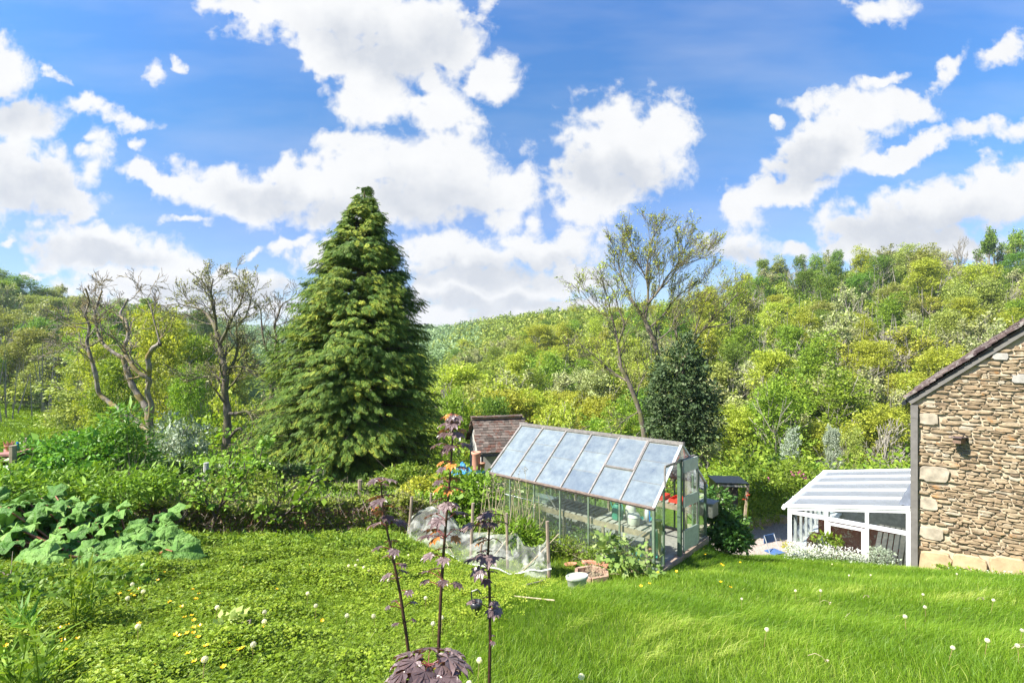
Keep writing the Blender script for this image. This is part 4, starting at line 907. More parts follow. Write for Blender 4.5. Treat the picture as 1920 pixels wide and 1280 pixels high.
for px, pt, Y, k, v, c, wd, lb in [
 (1010, 612, 120, 'round', 0, 'yellow', 16, 'large bright yellow green round tree halfway up the hillside'),
 (1640, 690, 75, 'round', 1, 'yellow', 9, 'golden yellow tree in the middle of the right hillside'),
 (1655, 610, 88, 'bare', 1, 'grey', 12, 'wide pale bare tree with many stems in middle of right hillside'),
 (1745, 615, 85, 'bare', 2, 'grey', 9, 'narrow pale bare tree just above the house roof'),
 (1320, 690, 60, 'sparse', 0, 'pale', 7, 'thin pale tree behind the holly tree'),
 (1545, 570, 110, 'round', 2, 'mid', 10, 'broad mid green tree high on the hillside below the ridge'),
 (1660, 568, 112, 'round', 0, 'fresh', 12, 'flat domed green tree high on hillside above pale bare tree'),
 (1870, 545, 105, 'round', 1, 'dark', 11, 'dark brownish green tree on the upper right hillside'),
 (1840, 500, 118, 'oval', 2, 'fresh', 9, 'bright green tree on the upper right hillside above the dark one'),
 (1430, 760, 50, 'round', 0, 'mid', 8, 'mid green rounded tree behind the low shelter'),
 (1480, 815, 34, 'oval', 1, 'silver', 3.2, 'pale green slim conical tree behind the conservatory roof'),
 (1562, 808, 36, 'oval', 2, 'silver', 3.2, 'second pale conical tree behind the conservatory roof'),
 (1600, 805, 35, 'oval', 0, 'olive', 3, 'narrow brownish conical tree behind conservatory roof'),
 (1672, 768, 42, 'bare', 0, 'grey', 8, 'bare twiggy tree rising above conservatory roof by the house'),
 (890, 720, 60, 'round', 1, 'olive', 13, 'broad yellow olive tree on the valley floor right of the conifer'),
 (985, 745, 52, 'round', 2, 'yellow', 9, 'dense yellow green tree behind the greenhouse roof ridge'),
 (920, 752, 40, 'round', 0, 'mid', 6, 'dark green bush like tree behind the outhouse'),
 (850, 735, 38, 'round', 1, 'fresh', 6, 'leafy green tree between conifer and outhouse'),
 (1060, 735, 45, 'sparse', 1, 'yellow', 8, 'thin yellow green tree behind the middle of greenhouse roof'),
 (1110, 700, 55, 'round', 0, 'pale', 9, 'pale soft crowned tree behind the leaning ash trunk'),
 (1160, 770, 33, 'round', 2, 'fresh', 5, 'low leafy tree just behind the greenhouse ridge'),
 (1390, 830, 26, 'shrub', 0, 'fresh', 4, 'leafy green shrub between holly trunk and low shelter'),
 (1480, 848, 24, 'shrub', 1, 'mid', 3.4, 'dense green shrub behind the left edge of conservatory roof'),
 (1365, 870, 21, 'shrub', 2, 'fresh', 2.6, 'low green shrub behind the low shelter roof'),
 # left side
 (45, 524, 122, 'round', 2, 'mid', 15, 'large domed dark green tree on the left skyline'),
 (100, 560, 110, 'round', 0, 'olive', 14, 'broad golden olive tree on left skyline beside domed tree'),
 (20, 590, 75, 'oval', 1, 'olive', 11, 'tall olive brown tree on the left hillside at the frame edge'),
 (80, 600, 72, 'round', 1, 'mid', 10, 'rounded green tree below the left skyline'),
 (200, 585, 90, 'round', 2, 'fresh', 12, 'light green rounded tree behind the dead tree'),
 (370, 585, 120, 'round', 0, 'mid', 12, 'green tree on the far left ridge between the bare trees'),
 (82, 733, 58, 'round', 0, 'dark', 4.4, 'round clipped looking dark bush at edge of the meadow'),
 (178, 640, 42, 'round', 1, 'yellow', 5.5, 'wide yellow green tree behind the lower dead branches'),
 (300, 605, 40, 'round', 2, 'yellow', 9, 'bright yellow green tree right behind the dead tree'),
 (375, 640, 44, 'round', 0, 'fresh', 8, 'fresh green tree behind the sparse leaved tree'),
 (355, 690, 30, 'round', 1, 'fresh', 4, 'bright rounded bush tree right of the dead trunk'),
 (225, 680, 33, 'round', 0, 'fresh', 6, 'leafy green tree in front of the yellow green one at left'),
 (470, 690, 36, 'sparse', 0, 'yellow', 7, 'thin leaved small tree left of the conifer'),
 (10, 650, 64, 'round', 1, 'mid', 7, 'green bush tree above the meadow at the left frame edge'),
 (110, 668, 62, 'round', 2, 'silver', 6, 'grey green bushy tree with white blossom above the meadow'),
 (165, 690, 52, 'round', 2, 'mid', 6, 'shady green tree at the right end of the meadow'),
 (320, 765, 20, 'shrub', 0, 'silver', 2.0, 'silvery leaved willow bush right of the dead tree base'),
 (370, 770, 21, 'shrub', 1, 'silver', 1.6, 'smaller silvery bush left of sparse leaved tree trunk'),
 (440, 770, 25, 'shrub', 2, 'fresh', 4, 'bright green shrub behind the trunk of sparse leaved tree'),
 (520, 790, 24, 'shrub', 0, 'olive', 3, 'olive green shrub tucked against the left of the conifer'),
 (250, 740, 24, 'shrub', 1, 'fresh', 4, 'green shrub behind the base of the dead tree'),
 (165, 800, 22, 'shrub', 2, 'fresh', 3, 'green shrub at the right edge of meadow')]:
    big(px, pt, Y, k, v, c, wd, lb)
# understory: small leafy growth filling the hillsides, nobody could count it
def trunks(parent, n, seed):
    r = np.random.default_rng(seed); px = r.uniform(-120, 2000, n); px = px[(px < 420) | (px > 850)]; Yr = np.interp(px, TPX, TYR); Y = np.exp(r.uniform(np.log(50), np.log(Yr))); X = (px - CX) / F * Y; n = len(X)
    B = np.stack([X, Y, G(X, Y) - .2], 1); h = r.uniform(4.5, 8.5, n); le = r.normal(0, .5, (n, 2)); T = B + np.stack([le[:, 0], le[:, 1], h], 1); w_ = r.uniform(.05, .10, n) * (.5 + Y / 130)
    v = []; 
    for a in (0, 2.09, 4.19):
        o = np.stack([np.cos(a) * w_, np.sin(a) * w_, 0 * w_], 1); v += [B + o, (B + T) / 2 + o * .8 + r.normal(0, .12, (n, 3)) * [1, 1, 0] * 0, T + o * .35]
    V_ = np.stack(v, 1).reshape(-1, 3); i = np.arange(n)[:, None] * 9; f = np.concatenate([i + np.array([[k * 3 + q, ((k + 1) % 3) * 3 + q, ((k + 1) % 3) * 3 + q + 1, k * 3 + q + 1]]) for k in range(3) for q in (0, 1)])
    m = MB(); m.add(V_, f, np.repeat(r.random(n), 9)); o = m.build('woodland_stems', M_barkpale, parent); o['kind'] = 'stuff'
def woodland(name, label, n, pxr, yf, sizef, per, mt, seed, skipf=None, hf=4):
    r = np.random.default_rng(seed); px = r.uniform(pxr[0], pxr[1], n); Yr = np.interp(px, TPX, TYR); ylo = np.where(px < 170, 60, 44)
    Y = np.exp(r.uniform(np.log(ylo if yf is None else yf), np.log(Yr * 1.03))); X = (px - CX) / F * Y
    g0 = G(X, Y); rad = sizef * Y ** .8 * r.uniform(.6, 1.3, n)
    u = r.normal(0, 1, (n, per, 3)); u /= np.linalg.norm(u, axis=2)[..., None]; u[..., 2] = np.abs(u[..., 2]) * 1.0
    h0 = rad * .7 + r.uniform(0, .8, n)
    P = np.stack([X, Y, g0 + h0], 1)[:, None] + u * (rad[:, None] * r.uniform(.6, 1.05, (n, per)))[..., None] * np.array([1, 1, 1.05])
    P = P.reshape(-1, 3); m = MB(); t = np.clip(np.repeat(r.random(n), per) * .75 + r.random(n * per) * .25, 0, 1)
    z = u.reshape(-1, 3) + r.normal(0, .6, (n * per, 3)); R = basis(z, r.normal(0, 1, (n * per, 3)))
    s = .0048 * np.repeat(Y, per) * r.uniform(.6, 1.5, n * per)
    m.stamp(KITE[0], KITE[1], P, R, s, t); o = m.build(name, mt); return tag(o, label, 'woodland', kind='stuff')
M_under = leafmat('understory_leaf', (.09, .16, .015), (.24, .33, .03), (.44, .48, .09), .3)
woodland('woodland_undergrowth', 'mass of mixed green undergrowth covering the wooded hillsides', 2600, (-150, 2050), None, .05, 210, M_under, 3)
trunks(bpy.data.objects['woodland_undergrowth'], 1500, 6)
woodland('distant_woodland', 'far off blue green woods on the ridge closing the valley', 1900, (380, 905), 200, .06, 90, M_lc['bluefar'], 4)
woodland('valley_woodland', 'far stretch of green wood on the hillside right of the conifer', 1300, (850, 1130), 110, .06, 130, M_under, 5)

# ================================================================== TRACED TREES
RMIN[0] = .0085
def root_at(px, py, Y): return Wp(px, py, Y)
def tree_thing(name, label, base, mbs, mats):
    t = thing(name, label, 'tree', tuple(base))
    for (nm, m), mt in zip(mbs, mats): m.build(nm, mt, t, nm == 'trunk')
    return t
# dead gnarled tree on the left
r_ = np.random.default_rng(31); Y = 20.; base = np.array([(285 - CX) / F * Y, Y, float(G((285 - CX) / F * Y, Y))]); m = MB(); tips = []
limbs(m, r_, [
 ([(287, 880), (283, 830), (280, 790), (275, 765), (262, 745), (248, 722), (238, 695), (232, 672)], 0.158, 0.094, 1, (.3, 1)),
 ([(280, 790), (284, 760, -.3), (276, 735, -.4), (280, 712, -.5), (262, 700, -.6), (245, 680, -.6), (233, 655, -.5), (240, 630, -.4), (237, 605, -.3), (225, 590), (232, 575, .2), (240, 560, .3)], 0.106, 0.036, 11, (.25, 1)),
 ([(225, 769, .1), (200, 750, .3), (185, 735, .3), (180, 705, .2), (170, 670, .2), (163, 640, .3), (168, 612, .3), (160, 590, .2), (167, 565, .2), (160, 540, .1)], 0.099, 0.029, 13, (.3, 1)),
 ([(283, 812), (262, 795, .2), (243, 780, .2), (225, 769, .1)], 0.112, 0.101, 0, (0, 1)),
 ([(232, 672), (205, 655), (188, 635, .2), (180, 605, .3), (178, 590, .3), (186, 560, .5), (192, 545, .6)], 0.079, 0.025, 11, (.3, 1)),
 ([(278, 716), (280, 690, -.9), (277, 670, -1), (288, 652, -1.1), (300, 645, -1.2)], 0.092, 0.079, 1, (.3, 1)),
 ([(300, 645, -1.2), (294, 620, -1.1), (288, 598, -1), (284, 580, -.9), (277, 560, -.8), (283, 550, -.7)], 0.033, 0.014, 7, (.2, 1)),
 ([(188, 637), (165, 650, -.2), (140, 640, -.3), (118, 652, -.4), (105, 665, -.4)], 0.030, 0.011, 7, (.2, 1)),
 ([(165, 605), (145, 607, -.3), (125, 602, -.3)], 0.026, 0.011, 4, (.2, 1)),
 ([(233, 655, -.5), (222, 640, -.8), (200, 625, -1), (190, 612, -1)], 0.033, 0.014, 4, (.2, 1))],
 base, Y, .2, [4, 4], 1.15, .7, tips, .26, tr=.5)
tree_thing('dead_tree', 'gnarled leafless dead tree with twisting reddish limbs at left', base, [('trunk', m)], [M_barkdead])
# sparse leaved tree beside it
r_ = np.random.default_rng(32); Y = 22.; base = np.array([(423 - CX) / F * Y, Y, float(G((423 - CX) / F * Y, Y))]); m = MB(); tips = []
limbs(m, r_, [
 ([(423, 880), (424, 840), (426, 800), (426, 765), (421, 735), (424, 705), (418, 675), (412, 645)], .2, .10, 8, (.45, 1)),
 ([(412, 645), (405, 620), (395, 598, .3), (380, 582, .5), (360, 575, .5), (335, 570, .5)], .09, .02, 12, (.2, 1)),
 ([(405, 620), (404, 598), (398, 570, -.3), (396, 545, -.3), (400, 522, -.3)], .08, .02, 12, (.2, 1)),
 ([(412, 645), (425, 620, -.3), (436, 595, -.4), (450, 570, -.4), (458, 545, -.4)], .08, .02, 12, (.2, 1)),
 ([(424, 705), (438, 680, .3), (446, 650, .4), (444, 615, .5), (462, 590, .6), (470, 560, .6)], .08, .02, 12, (.2, 1)),
 ([(421, 715), (405, 706), (385, 706, -.3), (360, 712, -.3)], .05, .015, 6, (.2, 1)),
 ([(427, 775), (445, 775, -.3), (465, 772, -.4), (478, 795, -.5), (490, 805, -.6)], .08, .03, 6, (.2, 1)),
 ([(430, 820), (450, 802, -.3), (462, 822, -.4), (478, 812, -.4)], .07, .02, 4, (.3, 1)),
 ([(424, 690), (455, 688, .2), (480, 705, .3), (500, 720, .3)], .05, .015, 8, (.2, 1)),
 ([(421, 735), (440, 715, .4), (455, 690, .5), (468, 660, .5)], .05, .015, 8, (.2, 1))],
 base, Y, .2, [5, 4], 1.35, .6, tips, .16, tr=.45)
c = MB(); T = np.array(tips); T = T[r_.random(len(T)) < .5]; P = np.repeat(T, 3, 0) + r_.normal(0, .05, (len(T) * 3, 3)); leaves(c, P, .06, r_, (0, 0, .5))
tree_thing('budding_tree', 'slim sparse leaved tree with open spreading crown left of the conifer', base, [('trunk', m), ('crown', c)], [M_bark, M_lc['pale']])
# ivy trunked bare tree
r_ = np.random.default_rng(33); Y = 24.; base = np.array([(515 - CX) / F * Y, Y, float(G((515 - CX) / F * Y, Y))]); m = MB(); tips = []
limbs(m, r_, [
 ([(512, 860), (512, 800), (510, 740), (513, 700), (517, 660), (520, 635)], .16, .09, 4, (.5, 1)),
 ([(520, 635), (514, 612), (522, 590), (530, 570), (548, 560)], .06, .015, 12, (.1, 1)),
 ([(513, 668), (500, 655), (493, 630), (490, 600), (488, 580), (478, 565)], .06, .015, 12, (.1, 1)),
 ([(517, 650), (530, 640), (545, 620), (552, 590)], .05, .015, 10, (.1, 1))], base, Y, .16, [4, 3], 1.1, .6, tips, .2, tr=.45)
iv = MB(); P = []
for a, b in (((512, 760), (510, 715)), ((510, 715), (516, 670)), ((516, 670), (520, 640))):
    A = Wp(*a, Y) - base; B = Wp(*b, Y) - base; u = r_.random((260, 1)); P.append(A + (B - A) * u + r_.normal(0, .13, (260, 3)) * (1.2 - .5 * u))
leaves(iv, np.concatenate(P), .1, r_, (0, -.4, .3))
tree_thing('ivy_clad_tree', 'bare topped tree with ivy covered trunk close to the conifer', base, [('trunk', m), ('ivy', iv)], [M_bark, M_lc['mid']])
RMIN[0] = .006
# tall ash pair on the right
r_ = np.random.default_rng(34); Y = 22.; base = np.array([(1237 - CX) / F * Y, Y + .6, float(G(6.3, Y))]); m = MB(); tips = []
limbs(m, r_, [
 ([(1262, 900, 1), (1258, 820, .8), (1248, 750, .5), (1236, 685), (1228, 645), (1214, 612), (1205, 590)], 0.152, 0.090, 3, (.6, 1)),
 ([(1205, 590), (1190, 570), (1178, 548, .3), (1166, 520, .4), (1160, 495, .4), (1158, 475, .4)], 0.056, 0.013, 16, (.1, 1)),
 ([(1209, 600), (1214, 570), (1215, 540), (1212, 515, -.2), (1216, 480, -.3), (1222, 450, -.3), (1235, 430, -.3)], 0.072, 0.013, 20, (.1, 1)),
 ([(1214, 570), (1235, 545, -.3), (1250, 520, -.4), (1270, 500, -.5), (1300, 490, -.5), (1325, 478, -.5)], 0.052, 0.013, 18, (.1, 1)),
 ([(1215, 528), (1200, 500, .5), (1188, 475, .6), (1182, 452, .6)], 0.040, 0.011, 12, (.1, 1)),
 ([(1220, 612), (1245, 590, .3), (1262, 565, .3), (1290, 540, .4), (1318, 530, .5)], 0.040, 0.011, 12, (.1, 1)),
 ([(1235, 545), (1262, 515, .4), (1275, 480, .4), (1290, 455, .4)], 0.036, 0.011, 14, (.1, 1)),
 ([(1230, 640), (1255, 620, -.3), (1270, 590, -.3), (1295, 575, -.3)], 0.032, 0.011, 8, (.1, 1))],
 base, Y, .2, [6, 4], 1.3, .45, tips, .10, tr=.4, up=.09)
c = MB(); T = np.array(tips); T = T[r_.random(len(T)) < .26]; P = np.repeat(T, 4, 0) + r_.normal(0, .05, (len(T) * 4, 3)); leaves(c, P, .062, r_, (0, 0, .5))
tree_thing('ash_tree', 'tall open crowned tree coming into leaf behind the dark holly', base, [('trunk', m), ('crown', c)], [M_bark, M_lc['yellow']])
r_ = np.random.default_rng(35); Y = 21.; base = np.array([(1208 - CX) / F * Y, Y, float(G(5.4, Y))]); m = MB(); tips = []
limbs(m, r_, [
 ([(1215, 880), (1208, 820), (1200, 775), (1190, 745), (1178, 715), (1165, 690)], 0.120, 0.081, 3, (.6, 1)),
 ([(1165, 690), (1160, 655), (1154, 620), (1146, 590), (1140, 560), (1130, 530)], 0.060, 0.013, 16, (.1, 1)),
 ([(1178, 715), (1160, 705, .3), (1140, 690, .4), (1120, 672, .5), (1100, 655, .5), (1075, 635, .5)], 0.048, 0.011, 16, (.1, 1)),
 ([(1158, 645), (1170, 610, -.3), (1160, 580, -.3), (1150, 545, -.3), (1128, 520, -.3)], 0.040, 0.011, 12, (.1, 1)),
 ([(1150, 600), (1125, 585, .3), (1105, 565, .4), (1090, 545, .4)], 0.032, 0.011, 12, (.1, 1)),
 ([(1192, 748), (1200, 720, .3), (1212, 690, .4), (1190, 660, .5)], 0.032, 0.011, 8, (.1, 1)),
 ([(1200, 770), (1175, 785, -.2), (1150, 800, -.3)], 0.024, 0.009, 5, (.1, 1))],
 base, Y, .2, [5, 3], 1.2, .55, tips, .14, tr=.4)
c = MB(); T = np.array(tips); T = T[r_.random(len(T)) < .26]; P = np.repeat(T, 4, 0) + r_.normal(0, .05, (len(T) * 4, 3)); leaves(c, P, .06, r_, (0, 0, .5))
tree_thing('ash_tree', 'leaning slender tree with thin leaves directly behind the greenhouse ridge', base, [('trunk', m), ('crown', c)], [M_bark, M_lc['yellow']])
r_ = np.random.default_rng(36); Y = 26.; base = np.array([(1285 - CX) / F * Y, Y, float(G(8.8, Y))]); m = MB(); tips = []
limbs(m, r_, [
 ([(1275, 900), (1272, 800), (1270, 720), (1270, 640), (1264, 600), (1275, 560)], 0.128, 0.027, 12, (.5, 1)),
 ([(1272, 700), (1295, 650), (1320, 615), (1345, 590), (1370, 565), (1390, 540)], 0.088, 0.018, 20, (.2, 1)),
 ([(1320, 615), (1350, 610, .3), (1378, 600, .5), (1405, 575, .5)], 0.048, 0.011, 12, (.1, 1)),
 ([(1300, 640), (1310, 600, -.3), (1325, 560, -.4), (1345, 535, -.4)], 0.048, 0.011, 14, (.1, 1))], base, Y, .2, [5, 3], 1.5, .5, tips, .12, tr=.4)
c = MB(); T = np.array(tips); T = T[r_.random(len(T)) < .26]; P = np.repeat(T, 4, 0) + r_.normal(0, .07, (len(T) * 4, 3)); leaves(c, P, .07, r_, (0, 0, .5))
tree_thing('ash_tree', 'tree with long branches reaching right above the holly', base, [('trunk', m), ('crown', c)], [M_bark, M_lc['yellow']])

# holly
r_ = np.random.default_rng(41); Y = 17.; base = np.array([(1292 - CX) / F * Y, Y, float(G(5.8, Y))]); t = thing('holly_tree', 'dense dark holly tree behind the right end of the greenhouse', 'tree', tuple(base))
m = MB(); m.tube(np.array([Wp(1294, 960, Y), Wp(1292, 870, Y), Wp(1288, 810, Y), Wp(1282, 740, Y), Wp(1280, 660, Y)]) - base, [.2, .17, .14, .09, .03], 9); m.build('trunk', M_bark, t, True)
lm = []
for (px, py, rr) in ((1280, 745, 62), (1275, 690, 45), (1280, 655, 26), (1300, 790, 48), (1250, 790, 42), (1320, 750, 32), (1240, 740, 30), (1290, 815, 40), (1305, 700, 26), (1250, 700, 24)):
    q = Wp(px, py, Y) - base; s = rr / F * Y; lm.append((tuple(q + r_.normal(0, .25, 3) * [0, 1, 0]), (s, s, s * 1.02)))
P, tt, u = clump_points(r_, lm, 1100, 20, .085, .45); m = MB(); leaves(m, P, .085, r_, (0, 0, .5), 1.0, np.clip(tt * .5 + r_.random(len(P)) ** 2 * .6, 0, 1), d=u); m.build('crown', M_lc['holly'], t)

# the big conifer
r_ = np.random.default_rng(51); Y = 18.; CB = np.array([(660 - CX) / F * Y, Y, float(G((660 - CX) / F * Y, Y))]); top = Wp(684, 349, Y) - CB; H = top[2]
con_t = thing('conifer', 'tall broad cone shaped golden tipped conifer towering over the garden', 'tree', tuple(CB))
m = MB(); m.tube([(0, 0, -.3), (.05, 0, 1), top * .5, top * .8, top * .99], [.36, .32, .2, .1, .02], 10); m.build('trunk', M_bark, con_t, True)
hs_ = np.array([0, .04, .09, .2, .3, .38, .48, .6, .7, .8, .88, .94, 1.0]); rs_ = np.array([1.75, 2.6, 3.1, 3.2, 3.0, 2.82, 2.5, 2.08, 1.62, 1.12, .70, .36, .05])
nbg = 560; hh = []
while len(hh) < nbg:
    q = r_.random(600); keep = r_.random(600) < np.interp(q, hs_, rs_) / 3.0; hh += list(q[keep])
hh = np.array(hh[:nbg]); az = r_.random(nbg) * 2 * pi; bmul = r_.uniform(.86, 1.06, nbg); btint = r_.normal(.5, .15, nbg); mpb = 8; nbh = nbg * mpb
hh = np.clip(np.repeat(hh, mpb) + r_.normal(0, .012, nbh), 0, .998); az = np.repeat(az, mpb) + r_.normal(0, 1, nbh) * .42 / (np.interp(hh, hs_, rs_) + .5)
lob = .99 + .05 * np.sin(az * 3 + hh * 9) + .06 * np.sin(az * 5 - hh * 23)
Rr = np.interp(hh, hs_, rs_) * lob * np.repeat(bmul, mpb) * r_.uniform(.84, 1.03, nbh)
nf = 13; q = np.linspace(.42, 1.0, nf)
el_ = np.interp(hh, [0, .3, 1], [-.02, .12, .55])
out = np.stack([np.cos(az), np.sin(az), np.zeros(nbh)], 1); side = np.stack([-np.sin(az), np.cos(az), np.zeros(nbh)], 1)
bend = (np.sin(el_)[:, None] * q - .28 * np.clip(q - .6, 0, 1) ** 1.2 * np.cos(el_)[:, None]) * Rr[:, None]
ax_ = top[None] * hh[:, None] * np.array([1, 1, 1])
latr = r_.normal(0, 1, (nbh, nf)) * .16 * (1.2 - q)[None] * 1.3
Pf = ax_[:, None] + out[:, None] * (q * Rr[:, None])[..., None] + side[:, None] * (latr)[..., None]; Pf[..., 2] += bend
Pf[..., 2] = np.maximum(Pf[..., 2], .12 + .2 * r_.random(Pf.shape[:2]))
sgn = np.where(r_.random((nbh, nf)) < .5, -1, 1) * r_.uniform(.2, 1.0, (nbh, nf))
fd = out[:, None] + side[:, None] * sgn[..., None] * np.where(q > .9, .35, 1.0)[None, :, None]; fd[..., 2] -= r_.uniform(.10, .75, (nbh, nf))
up_ = np.array([0, 0, 1.]) + out[:, None] * .5 + r_.normal(0, .25, Pf.shape)
fv = []; ff = []; tt_ = []
def strip(p, d, l, w_):
    p = np.array(p); d = np.array(d) / np.linalg.norm(d); s = np.array([-d[1], d[0], 0]); i = len(fv)
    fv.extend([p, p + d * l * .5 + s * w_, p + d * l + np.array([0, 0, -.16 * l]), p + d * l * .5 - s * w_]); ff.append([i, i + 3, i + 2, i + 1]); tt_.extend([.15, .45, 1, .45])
strip((.0, 0, 0), (1, 0, 0), .45, .05); strip((.38, 0, -.05), (1, 0, -.35), .62, .06)
for k in range(4):
    x = .1 + k * .19; l = .46 - .06 * k
    for s in (-1, 1): strip((x, 0, -.03 * k), (.75, s * .85, -.38), l, .055)
fv = np.array(fv); ff = np.array(ff)
m = MB(); nfl = nbh * nf; sz = r_.uniform(.17, .31, nfl)
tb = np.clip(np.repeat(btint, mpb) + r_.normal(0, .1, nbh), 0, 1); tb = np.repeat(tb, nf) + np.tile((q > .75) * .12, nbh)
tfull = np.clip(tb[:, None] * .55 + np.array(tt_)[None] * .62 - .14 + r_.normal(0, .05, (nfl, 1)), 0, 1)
m.stamp(fv, ff, Pf.reshape(-1, 3), basis(up_.reshape(-1, 3), fd.reshape(-1, 3)), sz, tfull)
M_conif = leafmat('conifer_spray', (.016, .055, .010), (.115, .21, .022), (.62, .62, .07), .15, .6)
m.build('foliage', M_conif, con_t)
m = MB()
for i in range(0, nbh, 5):
    if hh[i] < .93: m.tube([ax_[i], ax_[i] + out[i] * Rr[i] * .5 + [0, 0, np.sin(el_[i]) * Rr[i] * .5], Pf[i, -3]], [.045, .03, .01], 4)
m.build('branch', M_bark, con_t); con_t.children[-1]['kind'] = 'stuff'

# ================================================================== GARDEN PLANTS
def bush(name, label, cat, base, lumps, ncl, per, sig, size, mt, seed, shell=.45, stems=6, stemm=None, aspect=1.0, group=None, bias=(0, 0, .6), sr=.012, tpl=KITE, bark=None):
    r = np.random.default_rng(seed); base = np.asarray(base, float); t = thing(name, label, cat, tuple(base), 0, group)
    L_ = [(np.array(a) - base, b) for a, b in lumps]
    P, q, u = clump_points(r, L_, ncl, per, sig, shell); P[:, 2] = np.maximum(P[:, 2], .03); m = MB(); leaves(m, P, size, r, bias, aspect, np.clip(q * .6 + r.random(len(P)) * .4, 0, 1), d=u, tpl=tpl); m.build('foliage', mt, t)
    m = MB()
    for k in range(stems):
        c = L_[r.integers(len(L_))]; e = np.array(c[0]) + r.normal(0, .5, 3) * np.array(c[1]); s = r.normal(0, .12, 3) * [1, 1, 0]; s[2] = -.08
        mid = (s + e) / 2 + r.normal(0, .06, 3); m.tube([s, mid, e], [sr, sr * .8, sr * .35], 5, r.random())
        for j in range(4):
            f = e + r.normal(0, .6, 3) * np.array(c[1]); m.tube([mid + (e - mid) * r.random(), f], [sr * .4, sr * .15], 4, r.random())
    m.build('stem', bark or M_bark, t); return t
def lump_px(px, py, Y, rx, rz_=None, ry=None): s = rx / F * Y; return (Wp(px, py, Y), (s, ry or s, (rz_ or rx) / F * Y))
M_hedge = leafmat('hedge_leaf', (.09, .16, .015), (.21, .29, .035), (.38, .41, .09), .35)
M_ivy = leafmat('ivy_leaf', (.03, .08, .012), (.08, .16, .025), (.18, .26, .06), .2, .4, None, .5)
M_weed = leafmat('weed_leaf', (.09, .17, .015), (.19, .31, .025), (.32, .45, .07), .35)
M_nettle = leafmat('elder_leaf', (.08, .19, .02), (.15, .30, .035), (.28, .43, .08), .35, .4)
M_yel = leafmat('golden_leaf', (.22, .26, .02), (.40, .40, .04), (.55, .48, .08), .25)
M_twig = plain('dry_twig', (.20, .16, .13), .85, 0, .35, 20, .2)
def hedge(name, label, A, B, z0h, z1h, hw, n, seed, leafm, browns=.5, size=.045):
    r = np.random.default_rng(seed); A = np.array(A, float); B = np.array(B, float); d = B - A; L_ = np.linalg.norm(d); d /= L_; s = np.array([-d[1], d[0]])
    c = (A + B) / 2; base = on(c[0], c[1]); t = thing(name, label, 'hedge', tuple(base))
    def pt(k, lo, hi, shellp):
        a = r.random(k) * L_; w_ = r.uniform(-1, 1, k); v = r.random(k); e = r.random(k) < shellp; w_ = np.where(e, np.sign(w_) * r.uniform(.8, 1.1, k), w_)
        tp = r.random(k) < .35; v = np.where(tp, r.uniform(.85, 1.05, k), v)
        XY = A[None] + d[None] * a[:, None] + s[None] * (w_ * hw * (1 + .15 * np.sin(a * 3.1)))[:, None]; g0 = G(XY[:, 0], XY[:, 1]); hgt = np.interp(a / L_, [0, 1], [z0h, z1h]) * (1 + .07 * np.sin(a * 2.3) + .05 * np.sin(a * 6.7))
        return np.stack([XY[:, 0], XY[:, 1], g0 + hgt * (lo + (hi - lo) * v)], 1) - base, v
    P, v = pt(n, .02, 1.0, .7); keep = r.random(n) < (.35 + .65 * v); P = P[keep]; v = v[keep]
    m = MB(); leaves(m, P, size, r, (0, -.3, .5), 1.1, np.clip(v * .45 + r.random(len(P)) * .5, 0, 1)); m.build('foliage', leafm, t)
    Q, _ = pt(int(n * .12), 0, .95, .6); m = MB()
    dr = r.normal(0, 1, Q.shape) * [.7, .7, 1.1]; dr /= np.linalg.norm(dr, axis=1)[:, None]
    tw = np.array([[0, -.02, 0], [1, -.01, .03], [1, .01, .03], [0, .02, 0], [0, 0, .03], [1, 0, .04]]); m.stamp(tw, np.array([[0, 1, 2, 3], [0, 1, 5, 4]]), Q, basis(r.normal(0, 1, Q.shape), dr), r.uniform(.12, .3, len(Q)), r.random(len(Q))); m.build('twigs', M_twig, t)
    Q, _ = pt(int(n * .15 * browns), 0, .8, .9); m = MB(); leaves(m, Q, size * .9, r, (0, -.4, .2)); m.build('dead_leaves', leafmat('brown_leaf', (.12, .06, .04), (.24, .13, .08), (.3, .2, .12), .1), t)
    return t
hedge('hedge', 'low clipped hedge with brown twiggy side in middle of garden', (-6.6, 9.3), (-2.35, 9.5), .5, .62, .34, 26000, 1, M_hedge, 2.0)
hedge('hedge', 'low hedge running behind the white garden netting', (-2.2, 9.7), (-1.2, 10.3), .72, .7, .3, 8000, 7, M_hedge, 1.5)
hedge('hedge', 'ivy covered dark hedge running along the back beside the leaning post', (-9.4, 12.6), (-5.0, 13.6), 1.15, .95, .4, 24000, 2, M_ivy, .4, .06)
hedge('hedge', 'low back hedge in front of the conifer base', (-5.0, 13.8), (-2.4, 14.6), .55, .45, .35, 9000, 3, M_hedge, .6, .055)
